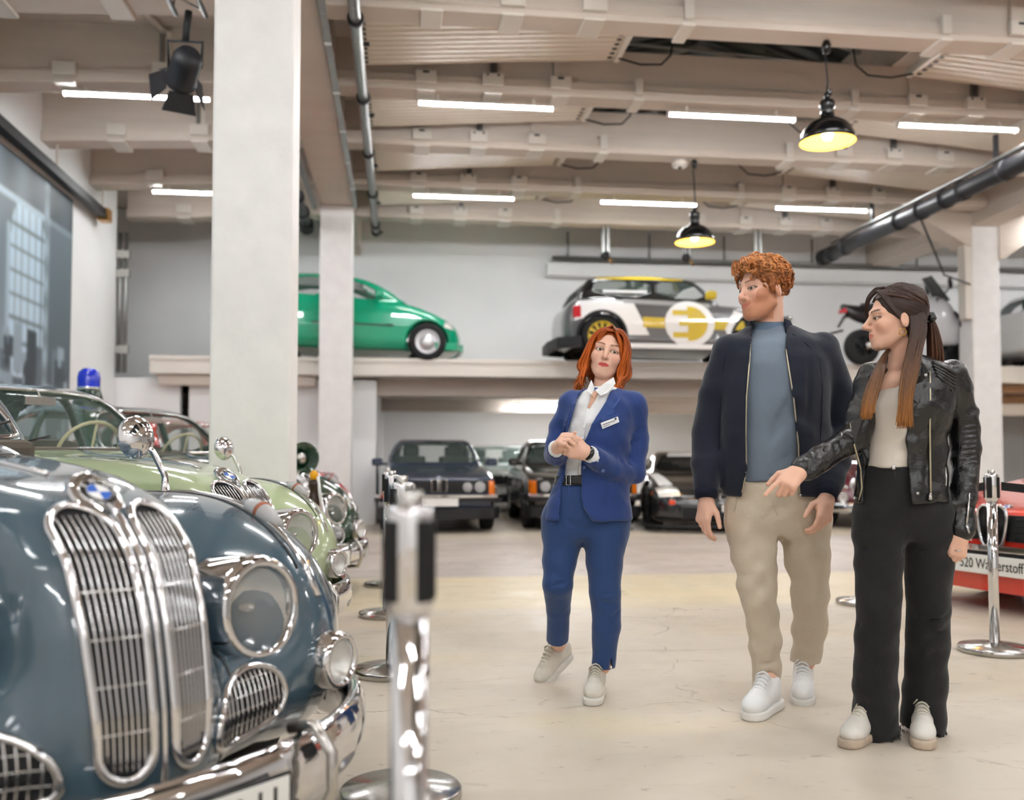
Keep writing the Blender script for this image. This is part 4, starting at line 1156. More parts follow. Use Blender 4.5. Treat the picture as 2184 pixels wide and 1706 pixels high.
# red column ornament between the pale green and the police car
sv = at(668, 1200, 5.75)
o = empty('red_signal_stand', (sv[0], sv[1], 0), 0, 'small red stand with round badge and yellow cap beside the pale green wing', 'stand')
MB().lathe([(0, 0), (0.12, 0), (0.12, 0.02), (0.06, 0.05), (0.06, 0.55), (0.075, 0.57), (0.075, 0.72), (0.06, 0.76), (0, 0.77)], 24).build('post', mat('signal_red', (220, 44, 30), rough=0.3, coat=0.5), o)
MB().lathe([(0, 0), (0.035, 0), (0.03, 0.006), (0, 0.008)], 20, trm(0.02, -0.075, 0.62) @ rotm('X', 90)).build('badge', M_blue_e, o)
MB().lathe([(0, 0.76), (0.04, 0.78), (0.045, 0.82), (0.03, 0.86), (0.03, 0.9), (0.042, 0.92), (0.04, 0.95), (0, 0.96)], 20).build('neck', mat('brown_enamel', (60, 44, 34), rough=0.3), o)
MB().lathe([(0, 0.96), (0.028, 0.96), (0.03, 1.0), (0.015, 1.02), (0, 1.02)], 16).build('cap', mat('yellow_enamel', (240, 170, 10), rough=0.3), o)
MB().cyl((0.06, -0.02, 0.75), (0.03, -0.02, 0.98), 0.012, n=8).build('tube', M_white_e, o)
o.scale = (0.85, 0.85, 0.93)
# ================================================================== newer cars (x forward, nose at x = 0, y left)
class Car:
    def __init__(s, sp):
        s.sp = sp
        s.side = poly2d(smooth_poly(sp['side'], sp.get('sm', 2)))
        half = sp['plan']; s.plan = poly2d(smooth_poly(half+[(a, -b) for a, b in half[::-1]], 2))
        s.gh = poly2d(smooth_poly(sp['gh'], 2))
        s.kb = sp.get('kb', 0.10)
    def lower(s, p):
        z = p[:, 2]; sp = s.sp
        bul = np.interp(z, [0.1, 0.3, 0.55, 0.75, 1.0], sp.get('bulge', [0.07, 0.03, 0.0, 0.02, 0.07])).astype(f4)
        d = smax(s.side(p[:, 0], z), s.plan(p[:, 0], np.abs(p[:, 1])+bul), s.kb)
        for e in sp.get('flares', []):
            q = p.copy(); q[:, 1] = np.abs(q[:, 1]); d = smin(d, e(q), 0.08)
        return d
    def house(s, p, off=0.0):
        z = p[:, 2]; sp = s.sp
        hw = np.interp(z, *zip(*sp['ghw'])).astype(f4)
        nx = np.interp(p[:, 0], *zip(*sp['ghn'])).astype(f4)
        return smax(s.gh(p[:, 0], z), (np.abs(p[:, 1])-hw+nx)*0.95, 0.10)+off
    def outer(s, p): return smin(s.lower(p), s.house(p), 0.03).astype(f4)
    def body(s, p):
        sp = s.sp; d = s.outer(p); ay = np.abs(p[:, 1])
        cav = np.maximum(s.house(p)+0.035, sp['floor']-p[:, 2])
        d = smax(d, -cav, 0.01)
        for wx in sp['wheels']:
            w = np.maximum(np.sqrt((p[:, 0]-wx)**2+(p[:, 2]-sp['wr'])**2)-sp['wr']*sp.get('arch', 1.13), sp.get('archy', 0.55)-ay)
            d = smax(d, -w, 0.02)
        zc = p[:, 2]
        for poly in s.wside:
            d = smax(d, -np.maximum(poly(p[:, 0], zc), 0.3-ay), 0.006)
        d = smax(d, -np.maximum(s.wfront(p[:, 1], zc), sp['wsx']-p[:, 0]), 0.006)
        d = smax(d, -np.maximum(s.wrear(p[:, 1], zc), p[:, 0]-sp['rwx']), 0.006)
        return d.astype(f4)
    def make(s, name, paint, h=0.02, roofmat=None, glass=None):
        sp = s.sp
        s.wside = [poly2d(smooth_poly(w, 1)) for w in sp['wside']]
        mirr = lambda w: w+[(-a, b) for a, b in w[::-1]]
        s.wfront = poly2d(mirr(sp['wfront'])); s.wrear = poly2d(mirr(sp['wrear']))
        car = empty(name); s.car = car
        L = sp['len']; W = sp['hw']+0.08; H = sp['h']+0.05
        s.bodyo = link('body', sdf_mesh('body', s.body, (-L-0.1, -W, 0.08), (0.1, W, H), h), paint, car)
        g = glass or M_glass
        f = s.outer
        for w in sp['wside']:
            for sd in (-1, 1): patch('side_window', f, smooth_poly(w, 1), 'xz', (W+0.3)*sd, (0, -sd, 0), g, car, off=-0.012, n=24)
        patch('windscreen', f, mirr(sp['wfront']), 'yz', 0.3, (-1, 0, 0), g, car, off=-0.012, n=26)
        patch('rear_window', f, mirr(sp['wrear']), 'yz', -L-0.3, (1, 0, 0), g, car, off=-0.012, n=20)
        for x in sp['seats']:
            for sd in (-1, 1):
                MB().box((x, sd*0.36-0.24, sp['floor']), (x+0.45, sd*0.36+0.24, sp['floor']+0.18)).box((x-0.14, sd*0.36-0.23, sp['floor']), (x, sd*0.36+0.23, sp['floor']+0.55)).box((x-0.16, sd*0.36-0.13, sp['floor']+0.55), (x-0.06, sd*0.36+0.13, sp['floor']+0.72)).build('seat', M_dark, car, bevel=0.03, seg=2)
        for wx in sp['wheels']:
            for sd in (-1, 1):
                wheel(car, wx, sd*sp['track'], sp['wr'], sp.get('ww', 0.19), sd, sp.get('rim'), sp.get('spokes', 0), rimr=sp.get('rimr', 0.62), hubcol=sp.get('hub'))
        return car
    def px(s, pts, off=0.004):   # points (y,z) -> surface seen from the front
        return trace(s.outer, [(0.4, a, b) for a, b in pts], (-1, 0, 0), off)
    def pside(s, pts, sd=1, off=0.004):
        return trace(s.outer, [(a, 1.4*sd, b) for a, b in pts], (0, -sd, 0), off)
def lamp(c, y, z, r, lens=None, name='headlamp', rim=None):
    P, N = c.px([(y, z)], 0.0)
    M = Matrix.Translation(P[0]+[0.012, 0, 0]) @ rotm('Y', 90)
    o = MB().lathe([(r*1.12, -0.05), (r*1.12, 0.005), (r, 0.012), (r*0.95, 0.0)], 24, M).build(name, rim or M_chrome, c.car)
    MB().lathe([(r*0.96, -0.004), (r*0.7, -0.03), (0, -0.04)], 20, M).build('reflector', M_refl, o)
    MB().lathe([(r*0.97, 0.002), (r*0.6, 0.014), (0, 0.018)], 20, M).build('lens', lens or mat('clear_lens', (240, 240, 240), rough=0.1, alpha=0.55, emit=(255, 255, 255), estr=0.0), o)
    return o
def fpatch(c, name, pol, m, off=0.006, n=20, thick=0.0): return patch(name, c.outer, pol, 'yz', 0.5, (-1, 0, 0), m, c.car, off=off, n=n, thick=thick)
def rect(y0, y1, z0, z1): return [(y0, z0), (y1, z0), (y1, z1), (y0, z1)]
def bar(name, pts, hz, t, m, parent):
    """a bar that follows plan points (x,y) at height range hz"""
    b = MB(); n = len(pts); P = [np.array(p, float) for p in pts]
    V = []
    for i in range(n):
        d = P[min(i+1, n-1)]-P[max(i-1, 0)]; d = d/np.linalg.norm(d); nn = np.array([d[1], -d[0]])*t
        for q, z in ((P[i]-nn, hz[0]), (P[i]+nn, hz[0]+0.015), (P[i]+nn, hz[1]-0.015), (P[i]-nn, hz[1])): V.append((q[0], q[1], z))
    F = [(i*4+k, i*4+(k+1) % 4, i*4+4+(k+1) % 4, i*4+4+k) for i in range(n-1) for k in range(4)]+[(3, 2, 1, 0), tuple((n-1)*4+k for k in range(4))]
    b._add(V, F); return b.build(name, m, parent, bevel=0.008)
MP = {k: mat('paint_'+k, v, rough=0.2, coat=1.0) for k, v in dict(navy=(44, 58, 82), umber=(34, 29, 27), silver=(140, 150, 148), signal=(222, 52, 34), emerald=(0, 160, 118), racing=(24, 24, 26), graphite=(92, 92, 94), white=(230, 232, 234)).items()}
# ---------------------------------------------------------------- square-fronted saloon used for the parked row and the red car
SALOON = dict(len=4.7, hw=0.86, h=1.38, floor=0.55,
    side=[(0.0, 0.62), (-0.02, 0.74), (-0.12, 0.79), (-0.9, 0.90), (-1.45, 0.95), (-3.5, 0.96), (-4.3, 0.93), (-4.66, 0.86), (-4.7, 0.5), (-4.6, 0.25), (-0.1, 0.22), (-0.02, 0.35)],
    plan=[(0.0, 0.0), (0.0, 0.45), (-0.04, 0.72), (-0.22, 0.83), (-1.2, 0.86), (-3.6, 0.86), (-4.5, 0.80), (-4.7, 0.6), (-4.7, 0.0)],
    gh=[(-1.38, 0.85), (-1.95, 1.27), (-2.15, 1.36), (-2.8, 1.385), (-3.3, 1.34), (-4.0, 0.90), (-4.0, 0.55), (-1.2, 0.55)],
    ghw=[(0.5, 0.80), (0.9, 0.775), (1.1, 0.72), (1.35, 0.60), (1.45, 0.55)], ghn=[(-4.1, 0.12), (-3.3, 0.03), (-2.6, 0), (-2.0, 0.02), (-1.4, 0.06)],
    wside=[[(-1.72, 0.98), (-2.08, 1.28), (-2.6, 1.31), (-2.6, 0.98)], [(-2.68, 0.98), (-2.68, 1.31), (-3.2, 1.27), (-3.55, 0.99)]],
    wfront=[(0.0, 0.985), (0.60, 0.985), (0.685, 0.995), (0.60, 1.22), (0.53, 1.305), (0.0, 1.325)], wrear=[(0.0, 1.0), (0.58, 1.0), (0.5, 1.28), (0.0, 1.29)],
    wsx=-2.2, rwx=-3.2, seats=(-2.35, -3.15), wheels=(-0.82, -3.45), wr=0.315, track=0.735, rim=M_brush)
SALOON_LOW = dict(SALOON, side=[(0.0, 0.53), (-0.02, 0.65), (-0.12, 0.70), (-0.9, 0.84), (-1.45, 0.92), (-3.5, 0.96), (-4.3, 0.93), (-4.66, 0.86), (-4.7, 0.5), (-4.6, 0.25), (-0.1, 0.18), (-0.02, 0.28)])
def saloon(name, paint, tall=False):
    c = Car(SALOON_LOW if tall else SALOON); car = c.make(name, paint, h=0.02, roofmat=None)
    dz = -0.09 if tall else 0.0
    fpatch(c, 'grille', rect(-0.74, 0.74, 0.565+dz, 0.735+dz), M_grdark, n=30)
    for s in (-1, 1):
        for k in range(4):
            z = 0.59+dz+0.04*k
            P, _ = c.px([(s*0.16, z), (s*0.3, z)], 0.008); MB().tube([tuple(v) for v in P], 0.004, 5).build('grille_slat', M_dark, car)
        if tall:
            pol = [(a_, b_+dz) for a_, b_ in smooth_poly([(s*0.02, 0.53), (s*0.012, 0.66), (s*0.02, 0.765), (s*0.075, 0.775), (s*0.125, 0.74), (s*0.105, 0.62), (s*0.08, 0.53)], 1)]
        else:
            pol = rect(s*0.015, s*0.105, 0.58, 0.745)
        P, _ = trace(c.outer, [(0.4, a, b) for a, b in pol], (-1, 0, 0), 0.03 if tall else 0.015)
        P = np.array(P); P[:, 0] = P[:, 0].max()
        k = MB().tube([tuple(v) for v in P], 0.011 if tall else 0.008, 6, closed=True).build('kidney_grille', M_chrome, car)
        inner = MB(); inner._add([tuple(v-[0.006, 0, 0]) for v in P], [tuple(range(len(P))) if s > 0 else tuple(range(len(P)))[::-1]]); inner.build('grille_backing', M_grdark, k)
        for j in range(5):
            y = s*(0.03+0.016*j); MB().tube([(P[0, 0], y, 0.575+dz), (P[0, 0], y+s*0.008*tall, 0.735+dz)], 0.003, 5).build('grille_bar', M_dark if not tall else M_black, k)
        for y, r in ((0.40, 0.062), (0.575, 0.07)): lamp(c, s*y, 0.645+dz, r)
        fpatch(c, 'indicator', rect(s*0.70, s*0.79, 0.54+dz, 0.73+dz), M_amber, off=0.012, n=8)
        mo = [(-1.62, s*0.86, 0.98)]
        mr = MB().box((-1.70, s*0.9-0.085, 0.94), (-1.58, s*0.9+0.085, 1.06)).build('door_mirror', paint, car, bevel=0.035, seg=3)
        MB().box((-1.66, s*0.80-0.03, 0.95), (-1.62, s*0.80+0.06, 0.99)).build('mirror_arm', M_dark, mr)
    pl = [(-0.42, 0.885), (-0.16, 0.87), (-0.02, 0.80), (0.06, 0.6), (0.085, 0.0)]
    pl = pl+[(a, -b) for a, b in pl[::-1][1:]]
    bu = bar('bumper', pl, (0.44+dz*0.8, 0.545+dz), 0.03, M_dark, car)
    bar('bumper_strip', [(a+0.02, b*1.01) for a, b in pl], (0.50+dz, 0.545+dz), 0.02, M_chrome, bu)
    bar('front_spoiler', [(a-0.05, b*0.96) for a, b in pl], (0.14, 0.31) if tall else (0.20, 0.36), 0.03, paint if tall else M_dark, car)
    pt = [P for P in [c.px([(0, 0.86)], 0.004)]]
    P, N = trace(c.outer, [(-0.13, 0, 1.2)], (0, 0, -1), 0.002)
    roundel(car, Matrix.Translation(P[0]) @ frame_to((0.35, 0, 1.0), (-1, 0, 0.3)), 0.04)
    np_ = MB().box((0.108, -0.26, 0.385), (0.118, 0.26, 0.495)).build('number_plate', M_plate, car) if not tall else None
    MB().tube([(-1.32, -0.45, 0.965), (-1.42, 0.05, 0.985)], 0.007, 6).build('wiper', M_dark, car)
    MB().tube([(-1.30, 0.15, 0.965), (-1.42, 0.6, 0.985)], 0.007, 6).build('wiper', M_dark, car)
    return c, car
c1, navy = saloon('square_saloon_car', MP['navy'])
tag(navy, 'dark navy coupe with amber indicators parked front-on under the gallery', 'car', 'square-fronted saloons')
q = at(937, 1000, 13.15); place(navy, q[0], q[1], -90)
um = copy_tree(navy); um['label'] = 'black-brown saloon with amber indicators parked behind the blue-suited woman'
recolour(um, ('body', 'door_mirror'), MP['umber']); q = at(1248, 1000, 13.6); place(um, q[0], q[1], -92)
si = copy_tree(navy); si['label'] = 'pale grey saloon glimpsed behind the navy coupe and the black-brown saloon'
recolour(si, ('body', 'door_mirror'), MP['silver']); q = at(1085, 1000, 18.4); place(si, q[0], q[1], -90)
for cx in (si, um):
    for ch in list(cx.children):
        if ch.name.startswith('front_spoiler'): pass
c2, red = saloon('square_saloon_car', MP['signal'], tall=True)
tag(red, 'bright red saloon with black grille and long name plate', 'car', 'square-fronted saloons')
pl = MB().box((0.12, -0.42, 0.262), (0.132, 0.42, 0.387)).build('name_plate', M_plate, red, bevel=0.004)
text_mesh('plate_lettering', 'BMW 520 Wasserstoff', 0.095, M_plblk, pl, trm(0.1335, 0, 0.3245) @ rotm('Z', 90) @ rotm('X', 90), sx=0.80)
q = at(2114, 1000, 6.30); place(red, q[0], q[1], 193)
# ---------------------------------------------------------------- low wide racing coupe
RACER = dict(len=4.4, hw=0.95, h=1.2, floor=0.4, kb=0.16, bulge=[0.02, 0.0, 0.0, 0.05, 0.16],
    side=[(0.02, 0.30), (-0.02, 0.52), (-0.3, 0.66), (-0.9, 0.78), (-1.5, 0.85), (-3.2, 0.86), (-4.2, 0.82), (-4.38, 0.6), (-4.3, 0.2), (-0.1, 0.12), (0.02, 0.16)],
    plan=[(0.02, 0.0), (0.0, 0.45), (-0.10, 0.80), (-0.4, 0.93), (-1.2, 0.95), (-1.7, 0.88), (-2.6, 0.9), (-3.4, 0.97), (-4.2, 0.92), (-4.4, 0.6), (-4.4, 0.0)],
    gh=[(-1.3, 0.75), (-1.95, 1.10), (-2.3, 1.18), (-2.7, 1.17), (-3.6, 0.82), (-3.6, 0.4), (-1.2, 0.4)],
    ghw=[(0.4, 0.82), (0.8, 0.76), (1.0, 0.66), (1.2, 0.52)], ghn=[(-3.7, 0.2), (-3.0, 0.05), (-2.4, 0), (-1.6, 0.05), (-1.2, 0.12)],
    wside=[[(-1.75, 0.86), (-2.15, 1.08), (-2.7, 1.08), (-3.1, 0.88)]],
    wfront=[(0.0, 0.85), (0.58, 0.86), (0.62, 0.9), (0.47, 1.09), (0.0, 1.11)], wrear=[(0.0, 0.9), (0.5, 0.9), (0.4, 1.06), (0.0, 1.07)],
    wsx=-2.2, rwx=-2.9, seats=(-2.4,), wheels=(-0.85, -3.4), wr=0.33, track=0.80, ww=0.26, rim=M_dark, spokes=10, rimr=0.7)
c3r = Car(RACER); rc = c3r.make('racing_coupe', MP['racing'], h=0.022, glass=M_glassd)
tag(rc, 'low wide black racing coupe with white flashes parked behind the man', 'car')
for s in (-1, 1):
    fpatch(c3r, 'headlamp', [(s*0.52, 0.52), (s*0.80, 0.50), (s*0.84, 0.62), (s*0.66, 0.66), (s*0.54, 0.62)], M_refl, n=12)
    patch('white_flash', c3r.outer, [(-0.55, s*0.55), (-0.5, s*0.68), (-1.25, s*0.72), (-1.25, s*0.62)], 'yz', 0, (0, 0, 0), M_white_e, rc) if False else None
    P = [(x, s*y) for x, y in ((-0.35, 0.58), (-0.35, 0.78), (-1.3, 0.80), (-1.3, 0.66))]
    O = np.array([(P[0][0]+(P[3][0]-P[0][0])*u, (P[0][1]+(P[1][1]-P[0][1])*v)*(1-u)+(P[3][1]+(P[2][1]-P[3][1])*v)*u, 1.5) for u in np.linspace(0, 1, 14) for v in np.linspace(0, 1, 5)])
    W, _ = trace(c3r.outer, O, (0, 0, -1), 0.004)
    Q = [(i*5+j, i*5+j+1, i*5+j+6, i*5+j+5) for i in range(13) for j in range(4)]
    if s < 0: Q = [q_[::-1] for q_ in Q]
    link('white_flash', np_mesh('white_flash', W, np.array(Q).ravel(), np.full(len(Q), 4)), M_white_e, rc)
    fpatch(c3r, 'indicator', rect(s*0.60, s*0.68, 0.40, 0.46), mat('red_lens', (225, 70, 20), rough=0.2), n=6)
    MB().box((-1.66, s*0.84-0.08, 0.88), (-1.56, s*0.84+0.08, 0.97)).build('door_mirror', MP['racing'], rc, bevel=0.03)
    pol = smooth_poly([(s*0.03, 0.45), (s*0.03, 0.54), (s*0.16, 0.55), (s*0.18, 0.47)], 1)
    P, _ = c3r.px(pol, 0.006); MB().tube([tuple(v) for v in P], 0.008, 6, closed=True).build('kidney_grille', M_chrome, rc)
fpatch(c3r, 'intake', rect(-0.5, 0.5, 0.2, 0.36), M_grdark, n=16)
fpatch(c3r, 'sponsor_panel', rect(0.05, 0.42, 0.30, 0.40), M_plate, off=0.012, n=8)
fpatch(c3r, 'yellow_panel', rect(0.42, 0.60, 0.25, 0.39), mat('race_yellow', (240, 196, 20), rough=0.4), off=0.015, n=8)
bar('splitter', [(-0.5, 0.98), (-0.1, 0.86), (0.08, 0.45), (0.1, 0), (0.08, -0.45), (-0.1, -0.86), (-0.5, -0.98)], (0.08, 0.12), 0.06, M_dark, rc)
wg = MB().box((-4.5, -0.9, 1.02), (-4.2, 0.9, 1.05)).build('rear_wing', M_dark, rc, bevel=0.01)
for s in (-1, 1): MB().box((-4.42, s*0.5-0.015, 0.8), (-4.3, s*0.5+0.015, 1.03)).build('wing_strut', M_dark, wg)
patch('white_flash', c3r.outer, [(-0.40, 1.085), (0.40, 1.085), (0.36, 1.15), (-0.36, 1.15)], 'yz', 0.5, (-1, 0, 0), M_white_e, rc, off=0.006, n=10)
q = at(1532, 1000, 13.2); place(rc, q[0], q[1], -97)
# ---------------------------------------------------------------- green electric hatchback on the gallery
HATCH = dict(len=3.55, hw=0.83, h=1.42, floor=0.6, kb=0.16,
    side=[(0.0, 0.33), (-0.08, 0.50), (-0.22, 0.62), (-0.48, 0.75), (-0.67, 0.83), (-0.95, 0.92), (-1.4, 0.96), (-3.2, 1.06), (-3.5, 0.95), (-3.56, 0.5), (-3.5, 0.2), (-0.15, 0.16), (-0.02, 0.22)],
    plan=[(0.0, 0.0), (-0.02, 0.4), (-0.14, 0.66), (-0.45, 0.79), (-1.2, 0.82), (-2.8, 0.82), (-3.4, 0.74), (-3.56, 0.5), (-3.56, 0.0)],
    gh=[(-0.82, 0.84), (-1.17, 1.09), (-1.45, 1.26), (-1.8, 1.37), (-2.4, 1.41), (-2.9, 1.39), (-3.2, 1.3), (-3.55, 0.9), (-3.5, 0.55), (-0.85, 0.55)],
    ghw=[(0.5, 0.78), (0.9, 0.77), (1.1, 0.72), (1.35, 0.58), (1.45, 0.5)], ghn=[(-3.6, 0.1), (-3.0, 0.02), (-2.4, 0), (-1.5, 0.02), (-0.9, 0.12)],
    wside=[[(-1.28, 0.955), (-1.52, 1.17), (-1.85, 1.305), (-2.12, 1.335), (-2.12, 1.0)], [(-2.2, 1.005), (-2.2, 1.335), (-2.65, 1.33), (-2.88, 1.26), (-3.02, 1.06)]],
    wfront=[(0.0, 0.97), (0.58, 0.97), (0.62, 1.0), (0.46, 1.28), (0.0, 1.32)], wrear=[(0.0, 1.0), (0.55, 1.0), (0.45, 1.25), (0.0, 1.28)],
    wsx=-1.9, rwx=-3.0, seats=(-2.0, -2.75), wheels=(-0.63, -3.0), wr=0.30, track=0.72, rim=mat('silver_wheel', (205, 205, 208), rough=0.3, metal=0.7), rimr=0.66)
ch_ = Car(HATCH); e1 = ch_.make('small_hatchback_car', MP['emerald'], h=0.02)
tag(e1, 'metallic emerald green small hatchback on the gallery behind the columns', 'car', 'small hatchbacks on the gallery')
for s in (-1, 1):
    patch('side_strip', ch_.outer, [(-0.85, 0.52), (-2.75, 0.57), (-2.75, 0.60), (-0.85, 0.55)], 'xz', 1.3*s, (0, -s, 0), mat('green_trim', (10, 70, 52), rough=0.4), e1, off=0.006, n=30)
    patch('headlamp', ch_.outer, [(-0.20, 0.50), (-0.36, 0.54), (-0.36, 0.63), (-0.26, 0.62)], 'xz', 1.3*s, (0, -s, 0), M_refl, e1, off=0.006, n=10)
    patch('door_line', ch_.outer, [(-2.15, 0.3), (-2.16, 0.3), (-2.16, 0.95), (-2.15, 0.95)], 'xz', 1.3*s, (0, -s, 0), M_grdark, e1, off=0.002, n=20)
    patch('door_handle', ch_.outer, rect(-2.12, -1.96, 0.78, 0.81), 'xz', 1.3*s, (0, -s, 0), MP['emerald'], e1, off=0.02, n=6)
    MB().box((-1.46, s*0.86-0.09, 0.96), (-1.32, s*0.86+0.07, 1.10)).build('door_mirror', MP['emerald'], e1, bevel=0.04, seg=3)
    lamp(ch_, s*0.06, 0.46, 0.035, name='badge')
bar('bumper', [(-0.5, 0.775), (-0.18, 0.65), (-0.05, 0.4), (-0.03, 0.0), (-0.05, -0.4), (-0.18, -0.65), (-0.5, -0.775)], (0.18, 0.30), 0.025, MP['emerald'], e1)
q = at(986, 765, 15.75); ZG = 2.61
place(e1, q[0], q[1], 1.5, ZG)
e2 = copy_tree(e1); e2['label'] = 'white small hatchback at the far end of the gallery beyond the column'
recolour(e2, ('body', 'bumper', 'door_mirror', 'door_handle'), MP['white']); q = at(2160, 765, 16.5); place(e2, q[0]+3.4, q[1], 1.5, ZG)
# ---------------------------------------------------------------- striped electric hatchback
M_ylw = mat('livery_yellow', (206, 178, 28), rough=0.3, coat=0.6)
MINI = dict(len=3.84, hw=0.86, h=1.31, floor=0.5, kb=0.13, bulge=[0.0, 0.0, 0.0, 0.03, 0.08],
    side=[(0.0, 0.35), (-0.02, 0.58), (-0.12, 0.70), (-0.5, 0.78), (-1.2, 0.85), (-2.4, 0.90), (-3.45, 0.93), (-3.72, 0.86), (-3.82, 0.6), (-3.8, 0.3), (-3.6, 0.16), (-0.15, 0.13), (-0.02, 0.2)],
    plan=[(0.0, 0.0), (-0.02, 0.45), (-0.12, 0.72), (-0.4, 0.83), (-0.8, 0.85), (-1.4, 0.81), (-2.6, 0.81), (-3.2, 0.86), (-3.6, 0.80), (-3.83, 0.5), (-3.83, 0.0)],
    gh=[(-1.22, 0.80), (-1.62, 1.20), (-1.78, 1.27), (-2.5, 1.30), (-3.3, 1.27), (-3.45, 1.2), (-3.62, 0.88), (-3.5, 0.5), (-1.2, 0.5)],
    ghw=[(0.5, 0.77), (0.88, 0.755), (1.05, 0.71), (1.25, 0.63), (1.35, 0.58)], ghn=[(-3.7, 0.06), (-3.0, 0.01), (-2.4, 0), (-1.7, 0.02), (-1.2, 0.09)],
    wside=[[(-1.5, 0.93), (-1.72, 1.17), (-1.85, 1.2), (-2.35, 1.21), (-2.35, 0.94)], [(-2.44, 0.95), (-2.44, 1.21), (-3.2, 1.2), (-3.32, 1.16), (-3.36, 0.98)]],
    wfront=[(0.0, 0.88), (0.6, 0.88), (0.64, 0.92), (0.56, 1.17), (0.0, 1.2)], wrear=[(0.0, 0.95), (0.55, 0.95), (0.52, 1.15), (0.0, 1.17)],
    wsx=-1.9, rwx=-3.2, seats=(-2.2,), wheels=(-0.79, -3.24), wr=0.315, track=0.735, ww=0.22, rim=M_ylw, spokes=12, rimr=0.74, hub=M_dark)
cm = Car(MINI); mi = cm.make('striped_hatchback_car', MP['graphite'], h=0.02)
tag(mi, 'grey and white hatchback with yellow plug emblem and yellow wheels on the gallery', 'car')
set_colors(cm.bodyo.data, lambda V: np.where((V[:, 2:3] > 0.895), np.array([lin((22, 22, 24))]), np.array([lin((92, 92, 94))])))
cm.bodyo.data.materials.clear(); cm.bodyo.data.materials.append(mat('paint_two_tone', (90, 90, 92), rough=0.2, coat=1.0, attr='Col'))
def spatch(name, pol, m, off=0.006, n=24, sides=(-1, 1)):
    for s in sides: patch(name, cm.outer, pol, 'xz', 1.4*s, (0, -s, 0), m, mi, off=off, n=n)
M_liv = mat('livery_white', (236, 236, 236), rough=0.25, coat=0.8)
spatch('rear_quarter_panel', [(-2.75, 0.86), (-2.5, 0.34), (-2.85, 0.33), (-2.92, 0.5), (-3.1, 0.64), (-3.35, 0.66), (-3.55, 0.58), (-3.66, 0.55), (-3.6, 0.86)], M_liv, n=30)
spatch('waist_band', [(-1.5, 0.86), (-2.9, 0.90), (-2.9, 0.83), (-1.5, 0.79)], mat('livery_silver', (190, 190, 192), rough=0.25, metal=0.5), off=0.007, n=30)
spatch('yellow_stripe', [(-0.95, 0.44), (-2.6, 0.46), (-2.6, 0.62), (-0.98, 0.58)], M_ylw, off=0.008, n=34)
spatch('front_wing_panel', [(-0.95, 0.70), (-1.12, 0.76), (-1.28, 0.45), (-1.2, 0.25), (-1.16, 0.45)], M_liv, off=0.009, n=20)
circ = [(-1.85+0.40*math.cos(a), 0.53+0.36*math.sin(a)) for a in np.linspace(0, 2*math.pi, 40)[:-1]]
spatch('yellow_roof_edge', [(-1.82, 1.232), (-3.28, 1.225), (-3.2, 1.29), (-1.95, 1.285)], M_ylw, n=26)
spatch('emblem_disc', circ, M_liv, off=0.011, n=34)
for s in (-1, 1):
    # the plug: half disc towards the front, three gaps towards the rear
    D = [(-1.88, 0.26)]+[(-1.85+0.29*math.cos(a), 0.53+0.27*math.sin(a)) for a in np.linspace(-1.35, 1.35, 20)]+[(-1.88, 0.80)]
    patch('plug_emblem', cm.outer, D, 'xz', 1.4*s, (0, -s, 0), M_ylw, mi, off=0.014, n=26)
    for z0, z1, x1 in ((0.66, 0.74, -2.12), (0.495, 0.565, -2.02), (0.31, 0.395, -2.12)):
        patch('plug_emblem', cm.outer, [(-1.87, z0), (x1, z0), (x1, z1), (-1.87, z1)], 'xz', 1.4*s, (0, -s, 0), M_ylw, mi, off=0.014, n=10)
    for wx in (-0.79, -3.24):
        P = trace(cm.outer, [(wx+0.375*math.cos(a), 1.4*s, 0.315+0.375*math.sin(a)) for a in np.linspace(-0.2, math.pi+0.2, 18)], (0, -s, 0), 0.004)[0]
        MB().tube([tuple(v) for v in P], 0.028, 8).build('wheel_arch_trim', M_dark, mi)
    MB().box((-1.60, s*0.86-0.09, 0.90), (-1.44, s*0.86+0.08, 1.04)).build('door_mirror', M_ylw, mi, bevel=0.05, seg=3)
    MB().box((-3.0, s*0.80-0.04, 0.13), (-1.1, s*0.80+0.03, 0.21)).build('side_skirt', M_liv, mi, bevel=0.015)
    patch('tail_lamp', cm.outer, rect(-3.66, -3.56, 0.60, 0.78), 'xz', 1.4*s, (0, -s, 0), mat('red_tail', (190, 40, 50), rough=0.2), mi, off=0.01, n=8)
    patch('quarter_lettering', cm.outer, rect(-3.2, -2.5, 1.0, 1.045), 'xz', 1.4*s, (0, -s, 0), M_liv, mi, off=0.004, n=16)
    lamp(cm, s*0.56, 0.62, 0.1)
O = np.array([(x, y, 1.6) for x in np.linspace(-1.85, -3.3, 16) for y in np.linspace(-0.52, 0.52, 12)])
W, _ = trace(cm.outer, O, (0, 0, -1), 0.006)
Q = [(i*12+j, i*12+12+j, i*12+13+j, i*12+j+1) for i in range(15) for j in range(11)]
link('yellow_roof', np_mesh('yellow_roof', W, np.array(Q).ravel(), np.full(len(Q), 4)), M_ylw, mi)
bar('diffuser', [(-3.55, 0.80), (-3.86, 0.6), (-3.9, 0), (-3.86, -0.6), (-3.55, -0.80)], (0.14, 0.32), 0.05, M_dark, mi)
q = at(1663, 765, 15.6); place(mi, q[0], q[1], 2.0, ZG)
for sdx in (-1,): pass
